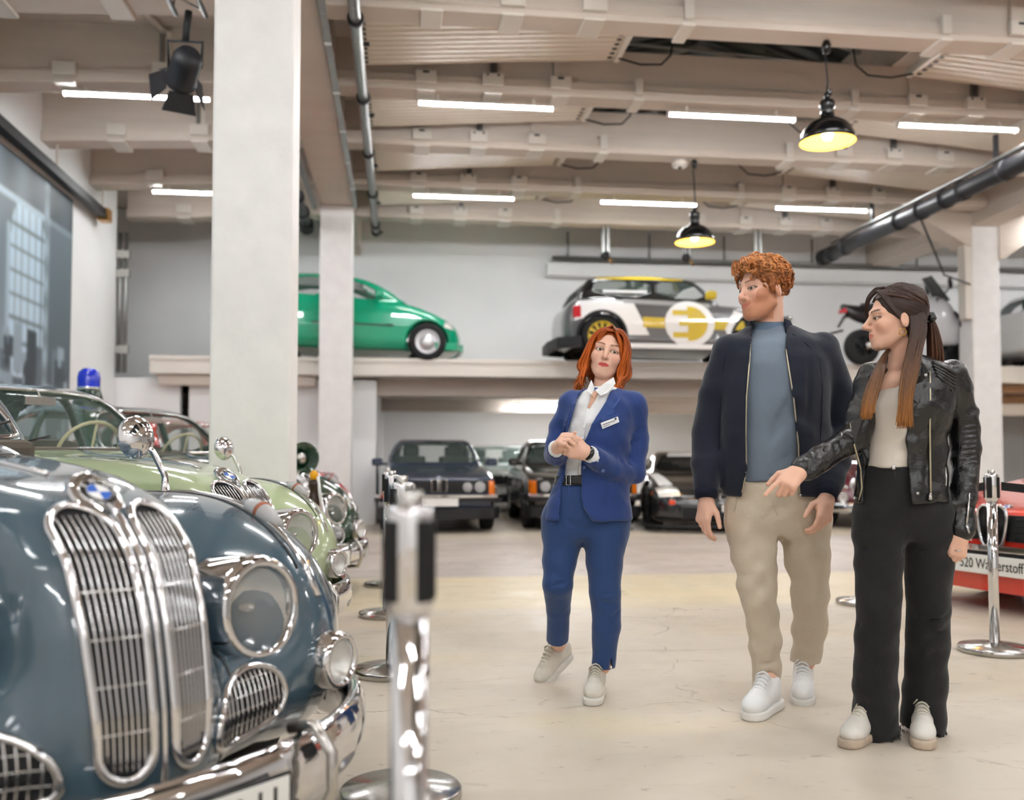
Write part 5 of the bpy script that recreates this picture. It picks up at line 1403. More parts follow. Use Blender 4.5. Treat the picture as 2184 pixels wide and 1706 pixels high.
# ---------------------------------------------------------------- scooter on the gallery (x forward, rear wheel at the left)
def scooter():
    o = empty('maxi_scooter', (0, 0, 0), 0, 'silver and black maxi scooter on the gallery behind the dark-haired woman', 'scooter')
    blk = M_black; sil = mat('scooter_silver', (200, 202, 206), rough=0.2, coat=0.8)
    wheel(o, 0.0, 0.0, 0.30, 0.14, -1, M_dark, 5, rimr=0.62); wheel(o, 1.6, 0.0, 0.30, 0.12, -1, M_dark, 5, rimr=0.62)
    u = Union()
    u.add(ell((0.25, 0, 0.78), (0.55, 0.15, 0.14), Ry(10)), 0).add(ell((0.75, 0, 0.55), (0.45, 0.2, 0.2)), 0.1).add(cone((0.0, 0, 0.88), (-0.32, 0, 0.96), 0.1, 0.05), 0.08)
    link('tail_fairing', sdf_mesh('tail_fairing', u, (-0.5, -0.3, 0.25), (1.3, 0.3, 1.1), 0.02), blk, o)
    u = Union()
    u.add(ell((1.42, 0, 0.78), (0.30, 0.24, 0.42), Ry(-18)), 0).add(ell((1.72, 0, 0.72), (0.2, 0.15, 0.2)), 0.1).add(ell((1.62, 0, 0.46), (0.28, 0.1, 0.1)), 0.08)
    link('front_fairing', sdf_mesh('front_fairing', u, (0.9, -0.35, 0.2), (2.1, 0.35, 1.4), 0.02), sil, o)
    MB().tube([(0.0, 0, 0.98), (0.25, 0, 0.93), (0.55, 0, 0.86), (0.85, 0, 0.84)], [0.06, 0.12, 0.13, 0.1], 12).build('seat', M_rubber, o)
    MB().box((-0.45, -0.06, 0.62), (-0.2, 0.06, 0.66), rotm('Y', -15)).build('plate_bracket', blk, o)
    MB().tube([(-0.02, 0.0, 0.86), (-0.3, 0, 0.80), (-0.42, 0, 0.62)], [0.05, 0.03, 0.02], 8).build('rear_mudguard', blk, o)
    MB().cyl((0.0, -0.12, 0.3), (0.7, -0.14, 0.42), 0.07, 0.05, n=12).build('exhaust', M_brush, o)
    MB().box((-0.36, -0.08, 0.86), (-0.3, 0.08, 0.92)).build('tail_lamp', mat('red_tail', (190, 40, 50)), o)
    for s in (-1, 1):
        m = MB().tube([(1.38, s*0.1, 1.12), (1.42, s*0.3, 1.28)], 0.014, 8).build('mirror_stalk', blk, o)
        MB().lathe([(0, -0.02), (0.05, -0.018), (0.062, 0), (0.05, 0.018), (0, 0.02)], 18, trm(1.43, s*0.32, 1.36) @ rotm('Y', 80) @ Matrix.Diagonal((1.6, 0.8, 1, 1))).build('mirror_head', blk, o)
        MB().tube([(1.35, s*0.05, 1.08), (1.22, s*0.3, 1.1), (1.15, s*0.36, 1.08)], 0.018, 8).build('handlebar', blk, o)
    V = [(1.5+0.02*math.cos(t)-0.30*h, 0.2*t*(1-0.3*h), 1.1+0.42*h) for h in np.linspace(0, 1, 6) for t in np.linspace(-1, 1, 7)]
    Q = [(i*7+j, i*7+j+1, i*7+j+8, i*7+j+7) for i in range(5) for j in range(6)]
    g = link('windscreen', np_mesh('windscreen', np.array(V), np.array(Q).ravel(), np.full(len(Q), 4)), M_glassd, o)
    g.modifiers.new('solid', 'SOLIDIFY').thickness = 0.006
    MB().tube([(1.56, -0.235, 0.9), (1.72, -0.16, 0.78), (1.7, -0.19, 0.66)], [0.02, 0.03, 0.015], 8).build('headlamp', M_dark, o)
    return o
sc = scooter(); q = at(1838, 765, 15.6); place(sc, q[0], q[1], 3, ZG)
# ================================================================== people
def skin_mat(): return mat('skin', (220, 170, 140), rough=0.48, spec=0.35, attr='Col')
class Person:
    """built in a frame with x along the picture, y away, z up, origin on the floor below the body"""
    def __init__(s, label, d0, px, group=None):
        s.d0 = d0
        w = at(px, 985, d0); s.B = np.array([w[0], w[1], 0.0])
        s.o = empty('person', s.B, -YAW, label, 'person')
    def J(s, px, py, dy=0.0):
        w = at(px, py, s.d0+dy)-s.B
        return np.array([w@RGT, w@FH, w[2]])
    def z(s, py, dy=0.0): return s.J(1092, py, dy)[2]
    def lev(s, py, L, R, ry, cy=0.0):
        a, b = s.J(L, py, cy), s.J(R, py, cy)
        return ((a[2]+b[2])/2, (a[0]+b[0])/2, (a[1]+b[1])/2, (b[0]-a[0])/2, ry)
    def poly(s, pts, dy=0.0): return [tuple(s.J(x, y, dy)[[0, 2]]) for x, y in pts]
    def path(s, pts): return [s.J(*p) for p in pts]
    def mesh(s, name, f, m, h, pad=0.02, parent=None, lo=None, hi=None, proj=2):
        if lo is None:
            P = np.array([np.r_[pr.c-pr.r, pr.c+pr.r] for pr, k in f.items if not isinstance(k, tuple) and pr.r < 100])
            lo, hi = P[:, :3].min(0)-pad, P[:, 3:].max(0)+pad
        me = sdf_mesh(name, f, lo, hi, h, proj=proj)
        return link(name, me, m, parent if parent is not None else s.o)
def wrinkle(amp, freq, seed=0, ax=2):
    rng = np.random.default_rng(seed); A = rng.normal(size=(5, 3)); A /= np.linalg.norm(A, axis=1, keepdims=True)
    A[:, ax] *= 1.6; ph = rng.uniform(0, 6.28, 5); fr = freq*rng.uniform(0.6, 1.6, 5)
    def fn(p, d):
        w = np.zeros(len(p), f4)
        for a, q, f_ in zip(A, ph, fr): 
            w += np.sin((p@a.astype(f4))*f_+q+1.5*np.sin((p@np.roll(a, 1).astype(f4))*f_*0.5+q)).astype(f4)
        return d+amp*w*0.4
    return fn
def folds(spots):
    """spots: (centre, axis along the crease, length, width, depth) soft creases"""
    S_ = [(np.array(c, f4), np.array(a, f4)/np.linalg.norm(a), L, w, dp) for c, a, L, w, dp in spots]
    def fn(p, d):
        lo, hi = p.min(0), p.max(0)
        for c, a, L, w, dp in S_:
            if (np.maximum(np.maximum(lo-c, c-hi), 0) > 2.2*L).any(): continue
            q = p-c; t = q@a; r = np.sqrt(np.maximum((q*q).sum(1)-t*t, 0))
            d = d+dp*np.exp(-(t/L)**2-(r/w)**2).astype(f4)
        return d
    return fn
def keep_arms(op, arms):
    def fn(p):
        d = op(p); m = d < 0.03
        if m.any(): d[m] = np.maximum(d[m], -(arms(p[m])-0.004))
        return d
    return free(fn)
def add_all(u, prims, k):
    for q in prims: u.add(q, k)
class Head:
    def __init__(s, P, eye, dy, yaw, roll, pitch, sc, male=False):
        s.R = Rz(-yaw) @ Ry(roll) @ Rx(pitch); s.s = sc
        s.O = P.J(eye[0], eye[1], dy)
        s.male = male
    def T(s, v): return s.O+s.s*(s.R @ np.array(v, float))
    def loc(s, p): return ((p-s.O)@s.R)/s.s
    def E(s, c, r, R=None): return ell(s.T(c), np.array(r)*s.s, s.R if R is None else s.R @ R)
    def S(s, c, r): return sph(s.T(c), r*s.s)
    def C(s, a, b, ra, rb): return cone(s.T(a), s.T(b), ra*s.s, rb*s.s)
    def add(s, u, narrow=1.0, jaw=1.0, nose=1.0):
        k = s.s
        m = s.male
        u.add(s.E((0, 0.018, 0.032), (0.073*narrow, 0.094, 0.083)), 0)
        u.add(s.E((0, -0.028, -0.030), (0.060*narrow, 0.060, 0.080)), 0.03*k)
        u.add(s.E((0, -0.040, -0.080), ((0.046 if m else 0.040)*jaw, 0.040, 0.030)), 0.025*k)
        u.add(s.S((0, -0.072 if m else -0.070, -0.098), 0.017 if m else 0.0145), 0.022*k)
        for q in (-1, 1):
            u.add(s.C((q*0.052*jaw, 0.0, -0.058), (q*0.020, -0.062, -0.096), 0.016, 0.014), 0.025*k)      # jaw line
            u.add(s.S((q*0.043*narrow, -0.058, -0.027), 0.019), 0.025*k)                                    # cheek bone
            u.add(s.C((q*0.012, -0.080, 0.024), (q*0.046*narrow, -0.064, 0.022), 0.011 if m else 0.009, 0.010), 0.016*k)  # brow
        for q in (-1, 1): u.cut(s.E((q*0.0315, -0.098, 0.001), (0.019, 0.020, 0.0125)), 0.014*k)
        for q in (-1, 1):
            u.add(s.S((q*0.0315, -0.0715, 0.0), 0.0135), 0.005*k)
            u.cut(s.E((q*0.0315, -0.088, -0.0005), (0.0140, 0.0125, 0.0043)), 0.003*k)
        u.add(s.C((0, -0.084, 0.010), (0, -0.1075*1.0-0.006*(nose-1)*10, -0.029), 0.0075, 0.0088), 0.014*k)
        u.add(s.S((0, -0.1065-0.004*(nose-1)*10, -0.031), 0.0095), 0.006*k)
        for q in (-1, 1): u.add(s.E((q*0.0105, -0.0955, -0.0345), (0.0068, 0.010, 0.0065)), 0.006*k)
        # mouth
        u.add(s.E((0, -0.078, -0.062), (0.026, 0.013, 0.020)), 0.018*k)
        sm = 0.004 if m else 0.0
        for q in (-1, 1):
            u.add(s.C((q*0.0215, -0.0785, -0.0615+sm), (0, -0.0895, -0.0578), 0.0032, 0.0052), 0.005*k)
            u.add(s.C((q*0.0180, -0.0795, -0.0665+sm), (0, -0.0890, -0.0692), 0.0036, 0.0060), 0.005*k)
            u.cut(s.C((q*0.021, -0.0835, -0.0632+sm), (0, -0.0965, -0.0632), 0.0012, 0.0018), 0.003*k)
        for q in (-1, 1):
            u.add(s.E((q*0.0745*narrow, 0.010, -0.012), (0.0075, 0.018, 0.030), Ry(-q*8) @ Rz(q*18)), 0.006*k)
            u.cut(s.E((q*0.0845*narrow, 0.006, -0.008), (0.006, 0.009, 0.015), Ry(-q*8) @ Rz(q*18)), 0.004*k)
    def colour(s, p, base, lip, brow, beard=None, blush=0.25, tip=None):
        v = s.loc(p); x, y, z = v[:, 0], v[:, 1], v[:, 2]; ax = np.abs(x)
        base = np.array(lin(base)); C = np.tile(base, (len(p), 1))
        inh = (np.abs(z) < 0.14) & (np.abs(y) < 0.13) & (ax < 0.1)
        def blend(mask, col):
            nonlocal C
            m = (mask*inh)[:, None]; C = C*(1-m)+np.array(lin(col))*m
        ss = lambda a, b, t: np.clip((t-a)/(b-a), 0, 1)**2*(3-2*np.clip((t-a)/(b-a), 0, 1))
        blend(np.exp(-((ax-0.042)/0.018)**2-((z+0.032)/0.02)**2)*(y < -0.02)*blush, (224, 120, 100))
        blend(np.exp(-(x/0.014)**2-((z+0.03)/0.012)**2)*(y < -0.09)*blush*0.8, (220, 120, 100))
        if beard is not None:
            b = ss(-0.036, -0.055, z+0.35*np.maximum(0.02-ax, 0)-0.12*ss(0.045, 0.06, ax)*0.35)*(y < 0.012)
            b = b*(1-np.exp(-(x/0.02)**2-((z+0.064)/0.008)**2)); b = b*ss(-0.125, -0.108, z)
            mou = np.exp(-((z+0.049)/0.006)**2)*(ax < 0.026)*(y < -0.06)
            blend(np.clip(b*0.68+mou*0.5, 0, 0.75), beard)
        blend(ss(1.15, 0.8, (x/0.0245)**2+((z+0.0635-(0.004 if s.male else 0)*(x/0.0215)**2)/np.where(z > -0.0632, 0.0085*(1-0.25*np.exp(-(x/0.004)**2)), 0.0095))**2)*(y < -0.072), lip)
        bz = 0.0235+0.006*np.sin(np.clip((ax-0.012)/0.042, 0, 1)*2.4)
        blend(ss(0.0045, 0.0022, np.abs(z-bz))*ss(0.010, 0.015, ax)*ss(0.055, 0.046, ax)*(y < -0.03)*0.9, brow)
        e = ((ax-0.0315)/0.0165)**2+((z-0.001)/0.0078)**2
        blend(ss(0.45, 0.25, np.abs(e-0.95))*(y < -0.05)*np.where(z > -0.002, 0.9, 0.45), (52, 34, 28))
        return C
    def eyes(s, P, gaze, iris):
        for q in (-1, 1):
            c = s.T((q*0.0315, -0.0715, 0.0)); r = 0.0122*s.s
            me = bpy.data.meshes.new('eye')
            b = MB().lathe([(math.sin(a)*r, -math.cos(a)*r) for a in np.linspace(0, math.pi, 18)], 24)
            me.from_pydata(b.V, [], b.F); me.polygons.foreach_set('use_smooth', np.ones(len(b.F), bool))
            g = s.R @ np.array(gaze, float); g /= np.linalg.norm(g)
            def colr(V):
                u = V/np.linalg.norm(V, axis=1, keepdims=True); a = np.degrees(np.arccos(np.clip(u@g, -1, 1)))
                C = np.tile(np.array([0.78, 0.75, 0.72]), (len(V), 1))
                C[a < 37] = lin(iris); C[a < 17] = (0.01, 0.01, 0.01); return C
            # denser sampling towards the gaze
            M = frame_to(g); me.transform(M)
            set_colors(me, colr)
            o = link('eye', me, mat('eye_surface', (255, 255, 255), rough=0.08, attr='Col', spec=0.6), P.o); o.location = c
def hand(P, wrist, direc, palm, curl, length=0.185, thumb=(0.5, 0.6), spread=0.0, side=1, straight=()):
    """prims of a hand: wrist point, finger direction, palm normal; curl = bend per joint in degrees (per finger or one)
    side +1: the thumb leaves towards cross(direc, palm)"""
    d = np.array(direc, float); d /= np.linalg.norm(d); n = np.array(palm, float); n -= d*(n@d); n /= np.linalg.norm(n)
    t = np.cross(d, n)*side; k = length/0.185; w = np.array(wrist, float); out = []
    pr = [cone(w, w+d*0.03*k, 0.026*k, 0.027*k)]
    for o_, r in ((0.022, 0.0165), (0.002, 0.0175), (-0.018, 0.0155)):
        pr.append(cone(w+d*0.02*k+t*o_*0.7*k, w+d*0.088*k+t*o_*1.25*k, r*k, 0.0135*k))
    pr.append(cone(w+d*0.025*k+t*0.018*k+n*0.008*k, w+d*0.05*k+t*0.030*k+n*0.012*k, 0.017*k, 0.014*k))
    L = [(0.043, 0.026, 0.021), (0.048, 0.030, 0.023), (0.044, 0.028, 0.022), (0.034, 0.021, 0.019)]
    fing = []
    for i in range(4):
        c = curl[i] if hasattr(curl, '__len__') else curl
        c = c if hasattr(c, '__len__') else (c, c*1.1, c*0.7)
        off = (0.027, 0.0095, -0.0085, -0.026)[i]
        p = w+d*(0.088, 0.093, 0.088, 0.080)[i]*k+t*off*k
        a = 0.0; pts = [p-d*0.02*k, p]; sp = spread*(0.12, 0.03, -0.06, -0.16)[i]
        for j in range(3):
            a += math.radians(c[j]); v = (d*math.cos(a)+n*math.sin(a)); v = v+t*sp*math.cos(a); v /= np.linalg.norm(v)
            p = p+v*L[i][j]*k; pts.append(p)
        r = (0.0088, 0.0092, 0.0088, 0.0078)[i]*k
        fing.append(chain(pts, [r*1.15, r*1.1, r, r*0.92, r*0.80], 0.002))
    b = w+d*0.028*k+t*0.026*k+n*0.006*k
    v1 = d*0.62+t*(0.75*thumb[0]/0.5)+n*0.25; v1 /= np.linalg.norm(v1)
    v2 = d*0.85+t*0.25*thumb[0]/0.5+n*thumb[1]; v2 /= np.linalg.norm(v2)
    p1 = b+v1*0.040*k; p2 = p1+v2*0.032*k; p3 = p2+(v2+d*0.2)/np.linalg.norm(v2+d*0.2)*0.024*k
    fing.append(chain([b, p1, p2, p3], [0.0145*k, 0.0115*k, 0.0100*k, 0.0082*k], 0.003))
    return pr, fing
def add_hand(u, P, *a, **kw):
    pr, fi = hand(P, *a, **kw)
    for q in pr: u.add(q, 0.018)
    for q in fi: u.add(q, 0.006)
def shoe(P, tip, toe, pitch=0.0, upper=None, sole=None, lace=None, lift=0.0, k=1.0):
    """tip: pixel of the toe tip on the floor, toe: direction in plan; heel raised by pitch degrees about the ball of the foot.
    gives the shoe and the point where the ankle leaves it"""
    a = math.degrees(math.atan2(toe[0], -toe[1]))
    R = Rz(a)
    w = atz(tip[0], tip[1], 0.0)-P.B; ank = np.array([w@RGT, w@FH]); td = np.array(toe, float)/np.linalg.norm(toe)
    ank = ank-td*0.243*k
    ball = np.array([0, -0.16*k, 0.0])
    Rp = R @ Rx(pitch)
    base = np.array([ank[0], ank[1], lift])
    def T(v):
        v = np.array(v, float)*k
        return base + R @ ball*1.0 + Rp @ (v-ball)
    E = lambda c, r: ell(T(c), np.array(r)*k, Rp)
    u = Union()
    u.add(E((0, -0.175, 0.048), (0.044, 0.062, 0.036)), 0); u.add(E((0, -0.10, 0.058), (0.039, 0.10, 0.044)), 0.03)
    u.add(E((0, 0.0, 0.062), (0.037, 0.055, 0.052)), 0.03); u.add(cone(T((0, -0.045, 0.08)), T((0, -0.012, 0.108)), 0.034*k, 0.036*k), 0.03)
    u.add(cone(T((0, -0.15, 0.085)), T((0, -0.065, 0.118)), 0.022*k, 0.024*k), 0.02)
    u.cut(E((0, -0.008, 0.135), (0.030, 0.040, 0.042)), 0.006)
    n = Rp @ np.array([0, 0, 1.0]); c0 = T((0, 0, 0.024))
    u.post.append(lambda p, d: smax(d, -((p-c0.astype(f4))@n.astype(f4)), 0.004))
    up = P.mesh('shoe', u, upper, 0.005)
    fp = poly2d(smooth_poly([(-0.040, 0.05), (0.040, 0.05), (0.045, -0.03), (0.042, -0.1), (0.051, -0.18), (0.035, -0.232), (0.0, -0.245), (-0.035, -0.232), (-0.051, -0.18), (-0.042, -0.1), (-0.045, -0.03)], 2))
    def fs(p):
        q = (p-base.astype(f4)-(R@ball).astype(f4))@Rp.astype(f4)/k+ball.astype(f4)
        return smax(fp(q[:, 0], q[:, 1])*k, (np.abs(q[:, 2]-0.0165)-0.0165)*k, 0.008).astype(f4)
    cc = T((0, -0.1, 0.02))
    so = link('sole', sdf_mesh('sole', fs, cc-0.2*k, cc+0.2*k, 0.006), sole, up)
    for j in range(5):
        y = -0.075-0.018*j; zz = 0.150-0.0105*j
        w = 0.024
        pts = [T((-w, y, zz-0.016)), T((-w*0.5, y-0.004, zz-0.001)), T((0, y-0.006, zz+0.003)), T((w*0.5, y-0.004, zz-0.001)), T((w, y, zz-0.016))]
        MB().tube(pts, 0.0036*k, 6).build('lace', lace or upper, up)
    for q in (-1, 1):
        MB().tube([T((0, -0.072, 0.153)), T((q*0.018, -0.088, 0.147)), T((q*0.030, -0.082, 0.130)), T((q*0.020, -0.076, 0.139))], 0.003*k, 6).build('lace', lace or upper, up)
    return up, T((0, -0.014, 0.105))
def locks(P, name, curves, m, r0=0.006, cols=None, n=7, parent=None, power=1.0):
    """bundle of tapered hair locks; curves: list of point lists; cols: list of (root, tip) sRGB"""
    V = []; F = []; C = []
    ang = np.linspace(0, 2*math.pi, 6)[:-1]
    for ci, pts in enumerate(curves):
        Q = np.array(smooth_poly([tuple(p) for p in pts], 2, closed=False)) if len(pts) > 2 else np.array(pts)
        m_ = len(Q); T = np.gradient(Q, axis=0); T /= np.linalg.norm(T, axis=1, keepdims=True)+1e-9
        a = np.cross(T, [0.3, 0.9, 0.2]); a /= np.linalg.norm(a, axis=1, keepdims=True)+1e-9; b = np.cross(T, a)
        t = np.linspace(0, 1, m_); rr = (r0[ci] if hasattr(r0, '__len__') else r0)*np.clip(np.minimum(0.55+t*4, (1-t)*2.2+0.12), 0.1, 1)
        ring = Q[:, None]+rr[:, None, None]*(a[:, None]*np.cos(ang)[None, :, None]+0.7*b[:, None]*np.sin(ang)[None, :, None])
        o = len(V); V += list(ring.reshape(-1, 3))
        for i in range(m_-1):
            for k in range(5): F.append((o+i*5+k, o+i*5+(k+1) % 5, o+i*5+5+(k+1) % 5, o+i*5+5+k))
        F.append(tuple(o+k for k in range(5))[::-1]); F.append(tuple(o+(m_-1)*5+k for k in range(5)))
        c0, c1 = np.array(lin(cols[ci][0])), np.array(lin(cols[ci][1]))
        tt = t[:, None]**power; C += list(np.repeat(c0[None]*(1-tt)+c1[None]*tt, 5, 0))
    cnt = [len(f) for f in F]
    me = np_mesh(name, np.array(V), np.concatenate([np.array(f) for f in F]), np.array(cnt))
    C = np.array(C); set_colors(me, lambda V: C)
    return link(name, me, m, parent or P.o)
def hair_mat(name): return mat(name, (120, 70, 40), rough=0.42, spec=0.4, attr='Col', noise=0.25, nscale=60, stretch=(3, 3, 0.4))
def slab(P, name, pts, t, m, parent=None, bevel=0.002):
    """thin sheet through 3D points (fan polygon) given a thickness towards +y"""
    pts = [np.array(p, float) for p in pts]; n = len(pts)
    V = [tuple(p) for p in pts]+[tuple(p+[0, t, 0]) for p in pts]
    b = MB(); b._add(V, [tuple(range(n)), tuple(range(2*n-1, n-1, -1))]+[(i, i+n, (i+1) % n+n, (i+1) % n) for i in range(n)])
    o = b.build(name, m, parent or P.o, bevel=bevel)
    return o
def front_hit(f, P, pts, off=0.003, y0=-0.6):
    """pixels -> points on the front of surface f (rays go away from the camera, straight through the pixel)"""
    O, D = [], []
    for p in pts:
        a = P.J(p[0], p[1], -0.6); b = P.J(p[0], p[1], 0.4); O.append(a); D.append((b-a)/np.linalg.norm(b-a))
    O = np.array(O, f4); D = np.array(D, f4); t = np.zeros(len(O), f4)
    for _ in range(60): t = np.clip(t+np.clip(f(O+D*t[:, None]), -0.05, 0.2)*0.8, 0, 1.2)
    Q = O+D*t[:, None]
    return [q-off*d for q, d in zip(Q, D)]
SK = skin_mat()
M_lacew = mat('lace_white', (214, 207, 190), rough=0.8)
M_shoew = mat('white_leather', (238, 236, 232), rough=0.45, spec=0.4)
M_solew = mat('white_sole', (226, 222, 214), rough=0.6, noise=0.08, nscale=30)
M_zip = mat('zip_metal', (200, 190, 165), rough=0.3, metal=0.9)
M_silver = mat('silver_metal', (200, 200, 200), rough=0.2, metal=1.0)
M_gold = mat('gold_metal', (220, 170, 80), rough=0.2, metal=1.0)
def torso_front(prim, ycut=0.0):
    return prim
def opening(P, poly, ymax, f=None):
    """volume in front of ymax cut along the lines of sight through an outline (the front edges of an open garment)"""
    k = FPX/P.d0; c = np.mean(np.array(poly), 0)
    pd = poly2d([((x-c[0])/k, (c[1]-y)/k) for x, y in poly])
    base = (P.B-CAMP).astype(f4); A = np.stack([RGT, FH, [0, 0, 1]]).astype(f4)
    M_ = (A @ np.stack([RGT, UPV, FWD], 1)).astype(f4); b0 = (base @ np.stack([RGT, UPV, FWD], 1)).astype(f4)
    def fn(p):
        q = p @ M_ + b0
        x = (1092+FPX*q[:, 0]/q[:, 2]-c[0])/k; y = (c[1]-(905-FPX*q[:, 1]/q[:, 2]))/k
        return np.maximum(pd(x.astype(f4), y.astype(f4)), p[:, 1]-ymax)
    return free(fn)
# ------------------------------------------------------------------ the guide in the blue suit
def guide():
    P = Person('woman with red hair in a blue suit and white trainers, hands together', 4.05, 1262)
    J = P.J
    suit = mat('blue_suiting', (33, 62, 126), rough=0.75, sheen=0.25, noise=0.10, nscale=220, bump=0.35, bscale=20)
    white = mat('white_cotton', (240, 240, 240), rough=0.75, bump=0.4, bscale=24)
    # --- jacket
    u = Union()
    u.add(zloft([P.lev(828, 1252, 1322, 0.055, 0.02), P.lev(838, 1225, 1350, 0.085, 0.01), P.lev(862, 1208, 1358, 0.115), P.lev(905, 1203, 1352, 0.135, -0.01), P.lev(950, 1200, 1345, 0.130, -0.01),
                 P.lev(1000, 1192, 1336, 0.122), P.lev(1040, 1180, 1342, 0.130), P.lev(1075, 1166, 1347, 0.142), P.lev(1108, 1158, 1351, 0.15)], 0.012), 0)
    armL = P.path([(1350, 862, 0.0), (1357, 935, 0.03), (1352, 1008, 0.0), (1305, 1000, -0.10), (1263, 972, -0.19)])
    armR = P.path([(1220, 860, 0.02), (1196, 915, 0.05), (1182, 968, 0.02), (1186, 968, -0.08), (1186, 958, -0.165)])
    u.add(chain(armL, [0.060, 0.054, 0.050, 0.047, 0.041], 0.01), 0.03)
    u.add(chain(armR, [0.057, 0.050, 0.047, 0.044, 0.038], 0.01), 0.03)
    solid = Union(); solid.items = list(u.items)
    op = opening(P, [(1263, 800), (1243, 830), (1228, 858), (1208, 905), (1203, 945), (1207, 975), (1206, 1000), (1198, 1045), (1192, 1085), (1192, 1125), (1280, 1125), (1258, 1104), (1246, 1085), (1241, 1050), (1240, 1000), (1244, 950), (1262, 905), (1290, 860), (1306, 825), (1312, 800)], -0.02)
    tor = u.items[0][0]
    # sleeves stay whole: the cut keeps clear of the arms
    arms = Union().add(u.items[1][0], 0).add(u.items[2][0], 0); arms.reach = 9
    opc = keep_arms(op, arms)
    u.cut(opc, 0.004)
    for a, b in ((armL, 0.034), (armR, 0.032)):
        e = a[-1]; v = (a[-1]-a[-2])/np.linalg.norm(a[-1]-a[-2]); u.cut(cone(e+v*0.06, e+v*0.005, 0.06, b), 0.002)
        pl = e+v*0.012
    u.post.append(wrinkle(0.0028, 34, 1))
    fo = []
    for c, a in ((J(1345, 920, -0.03), (1, 0, 0.3)), (J(1338, 945, -0.03), (1, 0, 0.2)), (J(1335, 995, -0.06), (0.6, -0.4, 0.5)), (J(1320, 1000, -0.10), (0.2, -0.2, 1)), (J(1300, 1050, -0.12), (0.4, 0, 1)), (J(1195, 930, -0.02), (1, 0, 0.4))):
        fo.append((c, a, 0.05, 0.011, 0.008))
    u.post.append(folds(fo))
    jk = P.mesh('jacket', u, suit, 0.006)
    hit = lambda pts, off=0.004: front_hit(solid, P, pts, off)
    solid.reach = 9
    # lapels, pocket, buttons, name badge
    lapm = mat('blue_lapel', (37, 68, 134), rough=0.7, sheen=0.25, noise=0.08, nscale=220)
    for nm, pol in (('lapel', [(1306, 820), (1322, 832), (1323, 852), (1308, 872), (1312, 878), (1247, 952), (1262, 905), (1290, 860)]), ('lapel', [(1248, 825), (1232, 836), (1222, 862), (1226, 868), (1212, 900), (1206, 938), (1207, 905), (1228, 860)])):
        slab(P, nm, hit(pol, 0.010), 0.004, lapm, jk)
    slab(P, 'breast_pocket', hit([(1282, 892), (1318, 880), (1320, 886), (1284, 899)], 0.006), 0.004, lapm, jk, 0.001)
    bd = hit([(1281, 902), (1318, 888), (1321, 900), (1285, 915)], 0.016)
    bg = slab(P, 'name_badge', bd, 0.004, M_white_e, jk, 0.001)
    q = hit([(1313, 893), (1286, 905.5), (1312, 896.5), (1287, 910), (1300, 905)], 0.0185)
    MB().cyl(q[0], q[0]+np.array([0, 0.003, 0]), 0.0042, n=14).build('badge_logo', mat('badge_ink', (40, 50, 80), rough=0.5), bg)
    MB().tube([q[1], q[2]], 0.0011, 5).build('badge_line', MATS['badge_ink'], bg); MB().tube([q[3], q[4]], 0.0008, 5).build('badge_line', MATS['badge_ink'], bg)
    for x, y in ((1246, 997), (1286, 1004)):
        b = hit([(x, y)], 0.006)[0]; MB().lathe([(0, 0), (0.0085, 0), (0.009, 0.002), (0.007, 0.004), (0.004, 0.003), (0, 0.003)], 16, Matrix.Translation(b) @ rotm('X', 90)).build('button', mat('button_blue', (60, 86, 140), rough=0.3, spec=0.6), jk)
    # --- shirt with collar, cuffs
    s = Union()
    s.add(zloft([P.lev(824, 1260, 1312, 0.050, 0.02), P.lev(836, 1238, 1335, 0.07, 0.01), P.lev(862, 1215, 1350, 0.095), P.lev(905, 1210, 1345, 0.115, -0.01), P.lev(950, 1204, 1335, 0.11, -0.01), P.lev(1000, 1196, 1328, 0.105), P.lev(1030, 1190, 1330, 0.11)], 0.01), 0)
    tz = s.items[0][0]
    s.cut(opening(P, [(1258, 805), (1262, 835), (1258, 850), (1253, 875), (1270, 855), (1276, 838), (1302, 805)], -0.02), 0.004)
    s.post.append(wrinkle(0.0022, 45, 4))
    sh = P.mesh('shirt', s, white, 0.006)
    shs = Union().add(tz, 0); shs.reach = 9
    hs = lambda pts, off: front_hit(shs, P, pts, off)
    slab(P, 'collar', [J(1261, 810, -0.05), J(1256, 822, -0.07), J(1251, 834, -0.085), J(1262, 842, -0.10), J(1268, 830, -0.095), J(1265, 818, -0.075)], 0.005, white, sh)
    slab(P, 'collar', [J(1309, 804, -0.05), J(1313, 818, -0.07), J(1296, 838, -0.10), J(1281, 844, -0.108), J(1269, 832, -0.098), J(1288, 818, -0.085)], 0.005, white, sh)
    pl = hs([(1255, 872), (1247, 905), (1242, 940), (1239, 980), (1236, 1012)], 0.003)
    MB().tube(pl, [0.008]*5, 6).build('placket', white, sh)
    for y in (912, 935, 995):
        b = hs([(1246-(y-905)*0.09, y)], 0.011)[0]; MB().lathe([(0, 0), (0.005, 0), (0.005, 0.002), (0, 0.0025)], 12, Matrix.Translation(b) @ rotm('X', 90)).build('button', M_white_e, sh)
    for arm, r in ((armL, 0.036), (armR, 0.034)):
        e = arm[-1]; v = (arm[-1]-arm[-2])/np.linalg.norm(arm[-1]-arm[-2])
        MB().tube([e-v*0.02, e+v*0.020, e+v*0.0205, e-v*0.02], [r, r*0.98, r*0.9, r*0.9], 24, cap=False).build('cuff', white, sh)
    # --- belt
    bl = zloft([P.lev(1013, 1184, 1334, 0.112), P.lev(1034, 1181, 1336, 0.115)], 0.004)
    bu = Union().add(bl, 0); P.mesh('belt', bu, M_black, 0.006); bu.reach = 9
    bk = front_hit(bu, P, [(1208, 1014), (1217, 1014), (1217, 1034), (1208, 1034)], 0.006)
    MB().tube(bk, 0.003, 6, closed=True).build('belt_buckle', M_silver, P.o)
    # --- trousers
    t = Union()
